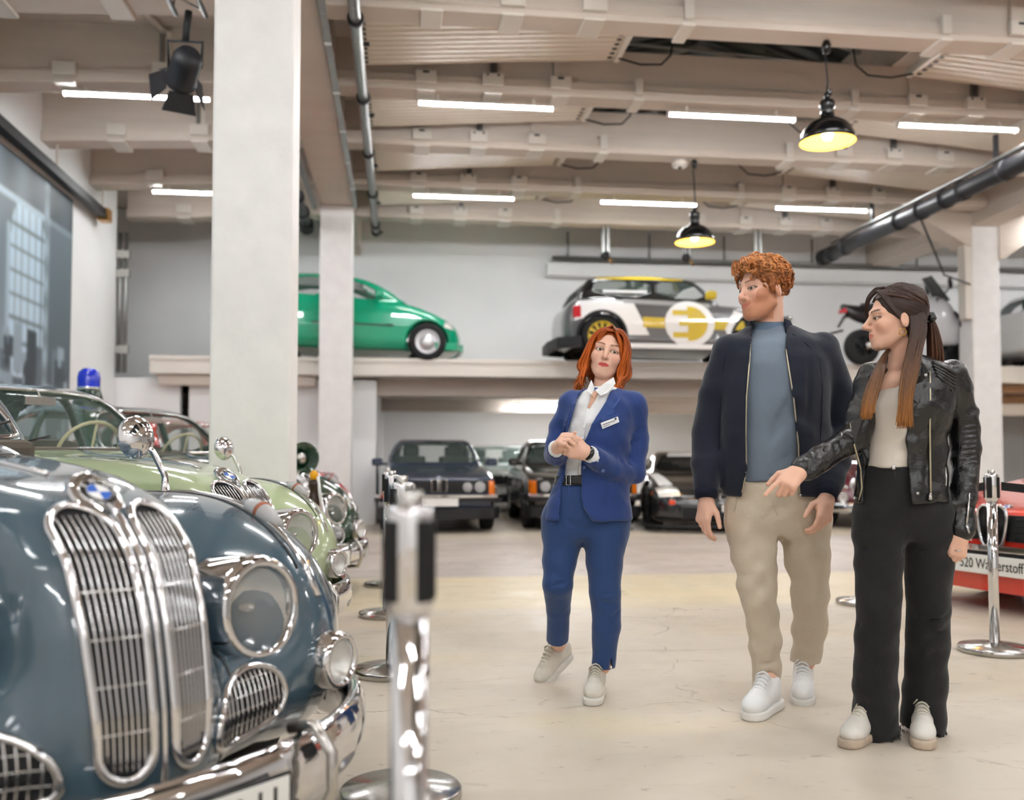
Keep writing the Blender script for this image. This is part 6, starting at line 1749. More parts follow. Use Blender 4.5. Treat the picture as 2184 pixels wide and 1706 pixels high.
    t.add(zloft([P.lev(1028, 1182, 1336, 0.108), P.lev(1060, 1172, 1340, 0.125, 0.01), P.lev(1100, 1163, 1341, 0.128, 0.015), P.lev(1150, 1158, 1338, 0.10, 0.01)], 0.04), 0)
    lR = P.path([(1203, 1110, 0.02), (1193, 1200, 0.0), (1190, 1245, -0.02), (1191, 1300, 0.06), (1189, 1364, 0.14)])
    lL = P.path([(1297, 1110, 0.0), (1289, 1200, -0.03), (1291, 1262, -0.04), (1293, 1335, -0.02), (1286, 1420, 0.0)])
    t.add(chain(lR, [0.090, 0.074, 0.064, 0.053, 0.047], 0.01), 0.04); t.add(chain(lL, [0.092, 0.080, 0.068, 0.060, 0.051], 0.01), 0.04)
    for l in (lR, lL):
        e = l[-1]; v = (l[-1]-l[-2])/np.linalg.norm(l[-1]-l[-2])
        t.post.append((lambda e_, v_: (lambda p, d: np.maximum(d, np.where(((p-e_.astype(f4))**2).sum(1) < 0.05, (p-e_.astype(f4))@v_.astype(f4), -1.0)).astype(f4)))(e, v))
        t.cut(cone(e-v*0.0, e+v*0.06, 0.036, 0.044), 0.002)
    t.cut(opening(P, [(1300, 1425), (1303, 1400), (1306, 1425)], 0.2), 0.0)
    t.post.append(wrinkle(0.003, 30, 8))
    t.post.append(folds([(J(1195, 1245, -0.08), (1, 0, 0.25), 0.05, 0.010, 0.012), (J(1205, 1232, -0.08), (1, 0, -0.4), 0.04, 0.010, 0.006), (J(1300, 1290, -0.1), (1, 0, -0.35), 0.05, 0.012, 0.013), (J(1285, 1268, -0.1), (1, 0, 0.2), 0.04, 0.010, 0.006),
                         (J(1312, 1310, -0.08), (1, 0, 0.6), 0.04, 0.010, 0.006), (J(1225, 1120, -0.1), (1, 0, -0.6), 0.05, 0.012, 0.007), (J(1250, 1130, -0.1), (1, 0, 0.7), 0.04, 0.010, 0.006), (J(1180, 1120, -0.1), (1, 0, 0.1), 0.05, 0.008, 0.004)]))
    tr = P.mesh('trousers', t, mat('blue_trousers', (34, 66, 118), rough=0.75, sheen=0.25, noise=0.10, nscale=220, bump=0.4, bscale=18), 0.006)
    MB().tube([J(1213, 1036, -0.125), J(1216, 1060, -0.132), J(1225, 1085, -0.135)], 0.003, 6).build('fly_seam', suit, tr)
    # --- head and skin
    H = Head(P, (1296, 755), -0.02+0.085, 9, 13, -4, 1.0)
    b = Union(); H.add(b, narrow=0.99, jaw=0.80)
    b.add(cone(H.T((0, 0.026, -0.06)), J(1285, 838, 0.03), 0.040, 0.044), 0.018)
    b.add(ell(J(1280, 868, -0.02), (0.10, 0.065, 0.07)), 0.03)
    b.add(cone(J(1278, 870, 0.0), J(1255, 1060, 0.0), 0.06, 0.06), 0.02)
    for a in (armL, armR): b.add(chain([J(1280, 868, 0.0)]+list(a), [0.03, 0.028, 0.028, 0.028, 0.027, 0.0245], 0.01), 0.01)
    add_hand(b, P, J(1257, 969, -0.195), J(1200, 955, -0.235)-J(1257, 969, -0.195), (-0.45, 0.85, 0.25), ((35, 45, 30), (38, 48, 32), (40, 50, 34), (45, 55, 36)), length=0.172, side=-1, thumb=(0.35, 0.4))
    add_hand(b, P, J(1187, 962, -0.16), J(1200, 930, -0.235)-J(1187, 962, -0.16), (0.75, 0.1, -0.5), 55, length=0.165, side=1, thumb=(0.3, 0.5))
    for l in (lR, lL): b.add(chain([J(1255, 1060, 0.0)]+l[:], [0.03, 0.035, 0.035, 0.035, 0.035, 0.031], 0.01), 0.01)
    wl = mat('worn_white_leather', (226, 220, 208), rough=0.5, noise=0.1, nscale=25)
    _, aR = shoe(P, (1146, 1454), (-0.72, -0.69), 30, upper=wl, sole=M_solew, lace=M_lacew, k=0.9)
    _, aL = shoe(P, (1262, 1506), (-0.2, -1.0), 0, upper=wl, sole=M_solew, lace=M_lacew, k=0.92)
    b.add(cone(lR[-1], aR, 0.031, 0.036), 0.01); b.add(cone(lL[-1], aL, 0.031, 0.036), 0.01)
    body = P.mesh('body', b, SK, 0.0041, proj=1)
    set_colors(body.data, lambda p: H.colour(p, (236, 190, 166), (204, 84, 80), (120, 66, 40)))
    H.eyes(P, (0.28, -1, 0.12), (62, 48, 38))
    # --- hair
    hm = hair_mat('red_hair'); rng = np.random.default_rng(5)
    hc = Union()
    hc.add(H.E((0.0, 0.024, 0.032), (0.080, 0.101, 0.088)), 0)
    hc.add(chain([H.T((-0.060, 0.0, 0.02)), H.T((-0.078, 0.005, -0.05)), H.T((-0.085, 0.0, -0.11))], [0.036, 0.032, 0.02], 0.02), 0.03)
    hc.add(chain([H.T((0.062, 0.0, 0.02)), H.T((0.080, 0.005, -0.05)), H.T((0.078, 0.0, -0.13))], [0.036, 0.036, 0.024], 0.02), 0.03)
    hc.add(H.E((0, 0.06, -0.06), (0.085, 0.05, 0.09)), 0.03)
    hc.cut(H.E((-0.006, -0.10, -0.045), (0.058, 0.10, 0.121)), 0.010)
    hc.cut(H.E((0, -0.02, -0.16), (0.058, 0.07, 0.07)), 0.01)
    hb = P.mesh('hair', hc, hm, 0.005)
    set_colors(hb.data, lambda p: np.tile(np.array(lin((168, 78, 24))), (len(p), 1))*(0.75+0.25*np.sin(H.loc(p)[:, :1]*420+H.loc(p)[:, 1:2]*300)))
    cv, cl, rr = [], [], []
    def rc(): 
        g = rng.uniform(0.75, 1.15); return ((150*g, 66*g, 20*g), (min(255, 205*g), 104*g, 34*g))
    for i in range(300):
        sgn = -1 if i % 2 else 1
        f = rng.uniform(-0.075, 0.085); out = rng.uniform(0.0, 0.014); lenz = rng.uniform(-0.205, -0.145) if f > -0.03 else rng.uniform(-0.185, -0.13)
        wv = rng.uniform(-0.012, 0.012)
        part = (0.008, f*0.9, 0.119-3.2*(f-0.02)**2)
        x1 = sgn*(0.066+out+0.016*(1-abs(f)/0.1)); 
        pts = [H.T(part), H.T((sgn*0.045+0.004, f*0.95-0.004, 0.103-2.5*f*f+out*0.6)), H.T((x1*0.98, f*0.9, 0.05)), H.T((x1*1.08, f*0.8+wv, -0.02)), H.T((x1*1.16+wv*2, f*0.7+0.01, -0.08)), H.T((x1*1.02-wv, f*0.6-0.01, -0.12)), H.T((x1*(1.12 if sgn < 0 else 1.03)+wv*1.6, f*0.5-0.02, lenz))]
        cv.append(pts); cl.append(rc()); rr.append(rng.uniform(0.0035, 0.0065))
    for i in range(26):     # swept fringe to her left side of the brow
        t = i/25
        pts = [H.T((0.002+0.004*t, -0.03-0.035*t, 0.118-0.012*t)), H.T((0.022+0.012*t, -0.082, 0.088-0.016*t)), H.T((0.046+0.012*t, -0.082+0.014*t, 0.045)), H.T((0.066+0.010*t, -0.058+0.02*t, -0.01)), H.T((0.072+0.010*t, -0.035+0.02*t, -0.06-0.03*rng.random()))]
        cv.append(pts); cl.append(rc()); rr.append(0.006)
    for i in range(16):
        t = i/15
        pts = [H.T((0.0-0.004*t, -0.035-0.03*t, 0.116)), H.T((-0.030-0.014*t, -0.076, 0.078)), H.T((-0.058-0.008*t, -0.052+0.01*t, 0.02)), H.T((-0.068-0.01*t, -0.035, -0.05)), H.T((-0.085-0.02*rng.random(), -0.03, -0.13-0.03*rng.random()))]
        cv.append(pts); cl.append(rc()); rr.append(0.006)
    locks(P, 'hair_locks', cv, hm, rr, cl, parent=hb)
    # watch, necklace, earrings
    e = armL[-1]; v = (armL[-1]-armL[-2])/np.linalg.norm(armL[-1]-armL[-2])
    MB().tube([e+v*0.024, e+v*0.034], [0.030, 0.029], 20).build('wrist_band', M_black, P.o)
    nk = [J(1262, 843, -0.088), J(1266, 850, -0.092), J(1271, 846, -0.092), J(1276, 838, -0.088)]
    MB().tube(nk, 0.0012, 6).build('necklace', M_gold, P.o)
    er = H.T((0.077, 0.0, -0.045)); MB().tube([er, er-np.array([0, 0, 0.012])], [0.002, 0.004], 8).build('earring', M_gold, P.o)
    return P
G1 = guide()
# ------------------------------------------------------------------ the man in the navy bomber jacket
def hem_cut(u, line, r=0.04):
    e = np.array(line[-1]); v = (e-np.array(line[-2])); v = v/np.linalg.norm(v)
    e4, v4 = e.astype(f4), v.astype(f4)
    u.post.append(lambda p, d: np.maximum(d, np.where(((p-e4)**2).sum(1) < 0.05, (p-e4)@v4, -1.0)).astype(f4))
    u.cut(cone(e, e+v*0.06, r, r*1.15), 0.002)
def man():
    P = Person('tall man with curly red-blond hair in a navy bomber jacket and beige chinos', 3.88, 1652)
    J = P.J
    navy_ = mat('navy_wool', (17, 24, 42), rough=0.85, sheen=0.2, noise=0.12, nscale=240, bump=0.4, bscale=16)
    rib = mat('navy_rib', (15, 22, 42), rough=0.9, bump=0.2, bscale=200, stretch=(8, 8, 0.5))
    tee = mat('blue_grey_jersey', (120, 133, 149), rough=0.85, noise=0.06, nscale=200, sheen=0.1, bump=0.4, bscale=11, stretch=(1, 1, 0.6))
    chino = mat('beige_chino', (212, 198, 177), rough=0.85, noise=0.06, nscale=260, sheen=0.15, bump=0.55, bscale=17)
    # --- jacket
    u = Union()
    u.add(zloft([P.lev(692, 1598, 1684, 0.07, 0.04), P.lev(708, 1575, 1722, 0.085, 0.03), P.lev(730, 1552, 1757, 0.11, 0.01), P.lev(765, 1536, 1773, 0.135), P.lev(850, 1534, 1768, 0.15, -0.01), P.lev(950, 1533, 1770, 0.145, -0.01),
                 P.lev(1015, 1534, 1782, 0.145), P.lev(1040, 1536, 1786, 0.14), P.lev(1058, 1542, 1780, 0.135)], 0.012), 0)
    aR = P.path([(1556, 752, 0.02), (1527, 845, 0.05), (1510, 925, 0.05), (1506, 990, 0.0), (1506, 1036, -0.03)])
    aL = P.path([(1752, 748, 0.02), (1786, 845, 0.05), (1794, 915, 0.05), (1780, 985, -0.03), (1767, 1036, -0.09)])
    u.add(chain(aR, [0.078, 0.072, 0.066, 0.060, 0.052], 0.01), 0.035); u.add(chain(aL, [0.078, 0.074, 0.068, 0.062, 0.053], 0.01), 0.035)
    solid = Union(); solid.items = list(u.items); solid.reach = 9
    arms = Union().add(u.items[1][0], 0).add(u.items[2][0], 0); arms.reach = 9
    op = opening(P, [(1602, 670), (1604, 700), (1600, 730), (1597, 790), (1592, 850), (1591, 920), (1592, 1000), (1584, 1040), (1580, 1080), (1712, 1080), (1704, 1050), (1702, 950), (1692, 850), (1682, 790), (1675, 745), (1678, 700), (1684, 670)], 0.0)
    u.cut(keep_arms(op, arms), 0.004)
    u.post.append(wrinkle(0.003, 26, 11))
    fo = [(J(1505, 960, -0.06), (1, 0.2, 0.2), 0.05, 0.012, 0.010), (J(1510, 985, -0.09), (1, 0.2, -0.3), 0.05, 0.012, 0.010), (J(1515, 1012, -0.1), (1, 0.2, 0.1), 0.05, 0.010, 0.009), (J(1520, 900, -0.03), (1, 0, 0.5), 0.05, 0.012, 0.007),
          (J(1785, 960, -0.05), (1, 0.1, -0.3), 0.05, 0.012, 0.010), (J(1778, 995, -0.08), (1, 0.1, 0.2), 0.05, 0.012, 0.010), (J(1790, 900, -0.03), (1, 0, -0.5), 0.05, 0.012, 0.008), (J(1728, 830, -0.15), (0.05, 0, 1), 0.14, 0.012, 0.010), (J(1750, 900, -0.14), (0.05, 0, 1), 0.12, 0.012, 0.008), (J(1565, 850, -0.14), (-0.1, 0, 1), 0.12, 0.012, 0.007)]
    u.post.append(folds(fo))
    jk = P.mesh('jacket', u, navy_, 0.0065)
    hit = lambda pts, off=0.004: front_hit(solid, P, pts, off)
    for pts in ([(1601, 730), (1597, 790), (1592, 850), (1591, 920), (1592, 1000), (1585, 1040), (1582, 1050)], [(1676, 745), (1683, 790), (1693, 850), (1703, 950), (1704, 1020), (1706, 1058)]):
        z = MB().tube(hit(pts, 0.0), 0.0032, 6).build('zip', M_zip, jk)
    q = hit([(1707, 1056), (1709, 1068)], 0.006); MB().tube([q[0], q[1]], [0.006, 0.008], 8).build('zip_pull', M_silver, jk)
    for pts in ([(1690, 712), (1722, 735), (1748, 765), (1754, 830), (1752, 900), (1748, 960)], [(1592, 712), (1566, 735), (1546, 765), (1538, 830), (1535, 900), (1533, 960)]):
        MB().tube(hit(pts, 0.0), 0.0022, 6).build('sleeve_seam', rib, jk)
    # ribbed hem, cuffs and collar
    for arm in (aR, aL):
        e = arm[-1]; v = (arm[-1]-arm[-2])/np.linalg.norm(arm[-1]-arm[-2])
        MB().tube([e-v*0.02, e+v*0.004, e+v*0.03, e+v*0.052, e+v*0.053, e+v*0.0], [0.05, 0.0515, 0.046, 0.043, 0.038, 0.038], 28, cap=False).build('cuff', rib, jk)
    c0, c1 = J(1640, 690, 0.03), J(1640, 705, 0.03)
    cu = Union(); 
    cu.add(zloft([P.lev(684, 1597, 1684, 0.072, 0.035), P.lev(700, 1590, 1692, 0.08, 0.03), P.lev(722, 1582, 1704, 0.09, 0.025)], 0.008), 0)
    cu.cut(zloft([P.lev(660, 1604, 1677, 0.06, 0.035), P.lev(700, 1600, 1682, 0.066, 0.03), P.lev(735, 1596, 1690, 0.074, 0.025)], 0.008), 0.003)
    cu.cut(opening(P, [(1604, 660), (1603, 735), (1676, 750), (1674, 700), (1668, 660)], 0.0), 0.003)
    P.mesh('collar', cu, rib, 0.005, parent=jk)
    # --- t-shirt
    s = Union()
    s.add(zloft([P.lev(692, 1606, 1676, 0.062, 0.035), P.lev(712, 1600, 1684, 0.075, 0.025), P.lev(735, 1570, 1735, 0.10, 0.01), P.lev(780, 1560, 1745, 0.122), P.lev(850, 1562, 1740, 0.130, -0.005), P.lev(950, 1566, 1738, 0.122, -0.005), P.lev(1028, 1568, 1742, 0.118)], 0.008), 0)
    s.post.append(wrinkle(0.0045, 30, 21)); s.post.append(folds([(J(1630, 960, -0.13), (0.6, 0, 0.8), 0.10, 0.014, 0.013), (J(1665, 985, -0.13), (0.8, 0, 0.5), 0.08, 0.012, 0.010), (J(1660, 900, -0.13), (0.4, 0, 0.9), 0.12, 0.014, 0.010), (J(1650, 1005, -0.13), (1, 0, 0.1), 0.08, 0.006, 0.004)]))
    ts = P.mesh('t_shirt', s, tee, 0.0065)
    shs = Union().add(s.items[0][0], 0); shs.reach = 9
    k_ = zloft([P.lev(690, 1605, 1677, 0.064, 0.034), P.lev(712, 1601, 1683, 0.076, 0.026)], 0.004)
    P.mesh('neck_band', Union().add(k_, 0), mat('blue_grey_rib', (98, 118, 140), rough=0.9), 0.006, parent=ts)
    MB().tube(front_hit(shs, P, [(1588, 1010), (1640, 1012), (1700, 1010)], 0.001), 0.0015, 5).build('hem_seam', MATS['blue_grey_rib'], ts)
    # --- chinos
    t = Union()
    t.add(zloft([P.lev(1018, 1560, 1752, 0.112), P.lev(1050, 1549, 1765, 0.128, 0.01), P.lev(1090, 1547, 1767, 0.132, 0.015), P.lev(1150, 1558, 1768, 0.105, 0.01)], 0.05), 0)
    lR = P.path([(1603, 1110, 0.0), (1608, 1180, -0.03), (1619, 1275, -0.06), (1632, 1370, -0.03), (1634, 1440, 0.0), (1635, 1468, 0.0)])
    lL = P.path([(1716, 1110, 0.02), (1722, 1190, 0.02), (1729, 1270, 0.04), (1727, 1350, 0.11), (1720, 1395, 0.15), (1719, 1412, 0.15)])
    t.add(chain(lR, [0.103, 0.092, 0.074, 0.066, 0.056, 0.057], 0.01), 0.04); t.add(chain(lL, [0.103, 0.093, 0.075, 0.068, 0.062, 0.064], 0.01), 0.04)
    hem_cut(t, lR, 0.042); hem_cut(t, lL, 0.045)
    t.post.append(wrinkle(0.0055, 34, 31)); 
    fo = [(J(1640, 1100, -0.12), (1, 0, 0.8), 0.05, 0.012, 0.010), (J(1620, 1085, -0.12), (1, 0, -0.3), 0.07, 0.012, 0.008), (J(1690, 1095, -0.12), (1, 0, -0.7), 0.05, 0.012, 0.009), (J(1662, 1150, -0.06), (0, 0, 1), 0.05, 0.016, 0.012)]
    for x, y, a, b_ in ((1605, 1230, 0.6, 1), (1600, 1255, 0.5, 1), (1610, 1290, -0.3, 1), (1640, 1270, -0.6, 1), (1625, 1310, 0.3, 1), (1640, 1345, 0.5, 1), (1630, 1440, 0.15, 1), (1640, 1455, -0.2, 1), (1620, 1420, 0.3, 1), (1745, 1250, -0.5, 1), (1720, 1262, 0.4, 1), (1735, 1285, -0.2, 1), (1725, 1385, 0.2, 1), (1715, 1398, -0.2, 1)):
        fo.append((J(x, y, -0.07 if x < 1680 else 0.02), (b_, 0, a), 0.05, 0.011, 0.013))
    t.post.append(folds(fo))
    tr = P.mesh('trousers', t, chino, 0.0065)
    ht = Union(); ht.items = [i for i in t.items if not isinstance(i[1], tuple)]; ht.reach = 9
    MB().tube(front_hit(ht, P, [(1645, 1040), (1646, 1065), (1655, 1090), (1660, 1105)], -0.001), 0.0018, 5).build('fly_seam', chino, tr)
    for pts in ([(1562, 1040), (1572, 1062), (1566, 1090)], [(1750, 1040), (1742, 1062), (1752, 1090)]):
        MB().tube(front_hit(ht, P, pts, -0.001), 0.0018, 5).build('pocket_seam', chino, tr)
    # --- head, hands
    H = Head(P, (1627, 619), 0.0, 66, -3, 3, 1.08, male=True)
    b = Union(); H.add(b, jaw=1.0)
    b.add(cone(H.T((0, 0.03, -0.05)), J(1642, 712, 0.035), 0.052, 0.058), 0.02)
    b.add(cone(J(1642, 712, 0.035), J(1652, 1060, 0.0), 0.06, 0.07), 0.02)
    for a in (aR, aL): b.add(chain([J(1650, 770, 0.02)]+list(a), [0.035, 0.032, 0.032, 0.032, 0.03, 0.030], 0.01), 0.01)
    w = aR[-1]; 
    add_hand(b, P, J(1507, 1062, -0.035), J(1497, 1120, -0.06)-J(1507, 1062, -0.035), (0.75, 0.5, 0.05), ((22, 30, 20), (28, 34, 22), (32, 38, 24), (36, 42, 26)), length=0.19, side=1, thumb=(0.35, 0.35))
    add_hand(b, P, J(1764, 1058, -0.115), J(1757, 1120, -0.155)-J(1764, 1058, -0.115), (-0.45, 0.85, -0.05), ((25, 35, 25), (30, 38, 25), (34, 42, 26), (38, 44, 28)), length=0.19, side=-1, thumb=(0.55, 0.25))
    b.add(cone(aR[-1], J(1507, 1064, -0.035), 0.030, 0.028), 0.01); b.add(cone(aL[-1], J(1764, 1060, -0.115), 0.030, 0.028), 0.01)
    for l in (lR, lL): b.add(chain([J(1652, 1060, 0.0)]+l[:], [0.03]+[0.035]*len(l), 0.01), 0.01)
    mw = mat('bright_white_leather', (242, 242, 242), rough=0.4, spec=0.4)
    _, kR = shoe(P, (1594, 1541), (-0.58, -0.81), 0, upper=mw, sole=M_shoew, lace=M_white_e, k=1.06)
    _, kL = shoe(P, (1711, 1507), (-0.32, -0.95), 6, upper=mw, sole=M_shoew, lace=M_white_e, k=1.04)
    b.add(cone(lR[-1], kR, 0.034, 0.036), 0.01); b.add(cone(lL[-1], kL, 0.034, 0.036), 0.01)
    body = P.mesh('body', b, SK, 0.0043, proj=1)
    set_colors(body.data, lambda p: H.colour(p, (236, 188, 164), (206, 122, 108), (140, 92, 58), beard=(190, 118, 76), blush=0.35))
    H.eyes(P, (0.15, -1, -0.05), (66, 78, 84))
    # --- curly hair
    hm = hair_mat('copper_hair'); rng = np.random.default_rng(9)
    hc = Union()
    hc.add(H.E((0, 0.020, 0.046), (0.084, 0.106, 0.088)), 0)
    hc.add(H.E((0, -0.045, 0.098), (0.058, 0.045, 0.030)), 0.03)
    hc.cut(H.E((0, -0.105, -0.012), (0.070, 0.075, 0.098)), 0.012)
    hc.cut(H.E((0, -0.035, -0.085), (0.12, 0.060, 0.078)), 0.010)
    hc.cut(H.E((0, 0.0, -0.12), (0.12, 0.075, 0.09)), 0.01)
    hc.cut(H.E((0.08, 0.006, -0.014), (0.02, 0.022, 0.034)), 0.004); hc.cut(H.E((-0.08, 0.006, -0.014), (0.02, 0.022, 0.034)), 0.004)
    for q in (-1, 1): hc.add(H.E((q*0.0735, -0.014, 0.012), (0.010, 0.016, 0.036)), 0.008)
    def curly(p, d):
        v = H.loc(p)
        n = np.sin(v[:, 0]*190+2*np.sin(v[:, 2]*140))*np.sin(v[:, 1]*170+2*np.sin(v[:, 0]*120))*np.sin(v[:, 2]*180+2*np.sin(v[:, 1]*130))
        return (d-0.004*n*(v[:, 2] > 0.0)).astype(f4)
    base_items = Union(); base_items.items = list(hc.items); base_items.reach = 9
    hc.post.append(curly)
    hb = P.mesh('hair', hc, hm, 0.004)
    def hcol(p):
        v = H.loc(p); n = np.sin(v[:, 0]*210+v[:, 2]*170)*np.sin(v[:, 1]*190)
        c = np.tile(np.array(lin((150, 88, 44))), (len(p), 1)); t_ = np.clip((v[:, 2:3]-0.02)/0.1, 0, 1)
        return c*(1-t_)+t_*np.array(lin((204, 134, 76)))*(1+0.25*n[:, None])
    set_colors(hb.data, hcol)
    cv, cl, rr = [], [], []
    tries = 0
    while len(cv) < 520 and tries < 6000:
        tries += 1
        d = rng.normal(size=3); d /= np.linalg.norm(d)
        c = np.array([0, 0.020, 0.046])+d*np.array([0.086, 0.108, 0.092])
        if d[1] < -0.35: c = c+np.array([0, -0.012, 0.008])
        if base_items(H.T(c)[None].astype(f4))[0] > 0.016: continue
        if c[2] < 0.0 and rng.random() < 0.6: continue
        n = d; a = np.cross(n, rng.normal(size=3)); a /= np.linalg.norm(a); b_ = np.cross(n, a)
        R_ = rng.uniform(0.006, 0.012) if c[2] > 0.05 else rng.uniform(0.005, 0.009); tw = rng.uniform(2.2, 4.5)
        pts = [H.T(c+n*(-0.002+0.006*math.sin(q/6*3.14))+a*R_*math.cos(tw*q/6)+b_*R_*math.sin(tw*q/6)) for q in range(7)]
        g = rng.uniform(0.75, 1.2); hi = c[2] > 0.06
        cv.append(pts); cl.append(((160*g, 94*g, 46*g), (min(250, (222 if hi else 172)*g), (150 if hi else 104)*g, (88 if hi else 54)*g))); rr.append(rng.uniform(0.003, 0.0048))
    for i in range(26):
        x = rng.uniform(-0.055, 0.055); c = np.array([x, -0.085+abs(x)*0.3, 0.088+rng.uniform(-0.008, 0.022)])
        R_ = rng.uniform(0.010, 0.015); a0 = rng.uniform(0, 6)
        pts = [H.T(c+[R_*math.cos(a0+q), -0.012-0.002*q, R_*math.sin(a0+q)]) for q in np.linspace(0, 5, 7)]
        g = rng.uniform(0.85, 1.2); cv.append(pts); cl.append(((170*g, 100*g, 50*g), (min(250, 214*g), 144*g, 84*g))); rr.append(0.0042)
    locks(P, 'hair_curls', cv, hm, rr, cl, parent=hb)
    return P
G2 = man()
# ------------------------------------------------------------------ the woman in the black leather jacket
def visitor():
    P = Person('woman with long brown hair in a black leather jacket pointing ahead', 3.42, 1930)
    J = P.J
    lea = mat('black_leather', (20, 20, 22), rough=0.27, spec=0.75, noise=0.25, nscale=14, bump=0.6, bscale=34)
    lea2 = mat('black_leather_panel', (22, 22, 24), rough=0.26, spec=0.75, bump=0.4, bscale=40)
    cream = mat('cream_knit', (226, 216, 204), rough=0.85, bump=0.4, bscale=20)
    denim = mat('black_denim', (22, 22, 24), rough=0.85, noise=0.2, nscale=120, bump=0.5, bscale=17, sheen=0.15)
    u = Union()
    u.add(zloft([P.lev(757, 1895, 1968, 0.055, 0.02), P.lev(768, 1872, 2000, 0.075, 0.015), P.lev(785, 1853, 2033, 0.10, 0.01), P.lev(815, 1845, 2040, 0.12), P.lev(870, 1838, 2030, 0.132, -0.01), P.lev(930, 1834, 2018, 0.12), P.lev(990, 1832, 2014, 0.118), P.lev(1040, 1828, 2018, 0.132), P.lev(1072, 1824, 2022, 0.14)], 0.010), 0)
    aL = P.path([(2028, 802, 0.0), (2052, 880, 0.03), (2061, 955, 0.03), (2057, 1040, -0.01), (2050, 1130, -0.05)])
    aR = P.path([(1862, 805, 0.0), (1843, 870, 0.0), (1822, 932, -0.02), (1768, 968, -0.10), (1716, 1000, -0.17)])
    u.add(chain(aL, [0.060, 0.055, 0.052, 0.047, 0.045], 0.01), 0.03); u.add(chain(aR, [0.058, 0.053, 0.052, 0.047, 0.044], 0.01), 0.03)
    solid = Union(); solid.items = list(u.items); solid.reach = 9
    arms = Union().add(u.items[1][0], 0).add(u.items[2][0], 0); arms.reach = 9
    op = opening(P, [(1893, 740), (1884, 775), (1868, 815), (1852, 862), (1836, 890), (1834, 920), (1838, 960), (1846, 1000), (1842, 1040), (1838, 1095), (1950, 1095), (1946, 1062), (1938, 1000), (1931, 930), (1937, 890), (1940, 850), (1930, 815), (1934, 785), (1942, 740)], -0.01)
    u.cut(keep_arms(op, arms), 0.004)
    u.post.append(wrinkle(0.0042, 42, 41))
    fo = []
    for x, y, dx, dz, dy in ((1835, 905, 1, 0.6, -0.05), (1825, 920, 1, 0.2, -0.06), (1812, 930, 0.8, -0.6, -0.08), (1795, 945, 0.6, 0.9, -0.12), (1780, 958, 0.3, 1, -0.14), (1760, 962, 0.5, 1, -0.15), (1740, 985, 0.2, 1, -0.18), (1728, 990, 0.4, 1, -0.2)):
        fo.append((J(x, y, dy), (dx, 0, dz), 0.045, 0.009, 0.010))
    for y in np.arange(905, 1010, 11): fo.append((J(2068, y, -0.02), (1, 0, 0.12), 0.035, 0.006, 0.007))
    for y in (1030, 1060, 1085): fo.append((J(2050, y, -0.07), (1, 0, 0.3), 0.04, 0.010, 0.008))
    for x, y in ((2000, 900), (2010, 960), (1960, 960), (1975, 1010)): fo.append((J(x, y, -0.12), (0.15, 0, 1), 0.07, 0.010, 0.007))
    u.post.append(folds(fo))
    jk = P.mesh('jacket', u, lea, 0.0058)
    hit = lambda pts, off=0.004: front_hit(solid, P, pts, off)
    # lapels, quilted shoulders, zips, studs
    slab(P, 'lapel', hit([(1932, 768), (1952, 785), (1943, 800), (1926, 832), (1958, 862), (1964, 850), (1972, 812), (1982, 790), (1965, 768)], 0.014), 0.006, lea2, jk, 0.003)
    slab(P, 'lapel', hit([(1958, 862), (1926, 832), (1930, 880), (1945, 895)], 0.010), 0.006, lea2, jk, 0.003)
    slab(P, 'lapel', hit([(1892, 770), (1874, 790), (1856, 835), (1842, 880), (1814, 902), (1822, 948), (1836, 925), (1850, 868), (1868, 818), (1884, 782)], 0.012), 0.006, lea2, jk, 0.003)
    slab(P, 'collar', [J(1946, 752, -0.03), J(1966, 766, -0.04), J(1974, 790, -0.085), J(1950, 792, -0.1), J(1942, 778, -0.09)], 0.008, lea2, jk, 0.003)
    for side, rows in (((1985, 768), (2038, 792)), 1), (((1888, 772), (1852, 800)), -1):
        (xa, ya), (xb, yb) = side
        for j in range(5):
            o_ = j*7
            MB().tube(hit([(xa+rows*2+rows*o_*0.4, ya+4+o_), ((xa+xb)/2, (ya+yb)/2+3+o_), (xb, yb+6+o_)], -0.002), 0.0062, 8).build('quilted_rib', lea2, jk)
    zp = [([(1983, 792), (1984, 850), (1983, 920), (1984, 990), (1985, 1056)], 'zip'), ([(1840, 884), (1814, 903), (1822, 950), (1836, 1000), (1838, 1040), (1832, 1072)], 'zip')]
    for pts, nm in zp: MB().tube(hit(pts, 0.004), 0.0034, 6).build(nm, M_zip, jk)
    q = hit([(1984, 1052), (1984, 1066), (1981, 1092)], 0.012); MB().tube(q[:2], [0.006, 0.007], 8).build('zip_pull', M_silver, jk); MB().tube(q[1:], [0.005, 0.006], 6).build('zip_tag', lea2, jk)
    w = np.array([2064, 1045]); MB().tube(hit([(2067, 1052), (2065, 1085), (2061, 1120)], 0.003), 0.004, 6).build('cuff_zip', M_silver, jk)
    q = hit([(2061, 1118), (2066, 1135), (2071, 1152)], 0.012); MB().tube(q, [0.005, 0.005, 0.004], 6).build('cuff_zip_pull', M_silver, jk)
    MB().tube(hit([(2016, 996), (2018, 1015), (2017, 1036)], 0.004), 0.004, 6).build('pocket_zip', M_silver, jk)
    for x, y in ((1938, 833), (1957, 1052), (1823, 1062), (1974, 800)):
        b_ = hit([(x, y)], 0.018 if y < 900 else 0.004)[0]; MB().lathe([(0, 0), (0.006, 0), (0.0065, 0.002), (0.004, 0.004), (0, 0.004)], 14, Matrix.Translation(b_) @ rotm('X', 90)).build('stud', M_silver, jk)
    MB().tube(hit([(2030, 830), (2045, 900), (2046, 960), (2042, 1050)], 0.0), 0.0022, 5).build('sleeve_seam', lea2, jk)
    # --- top
    s = Union()
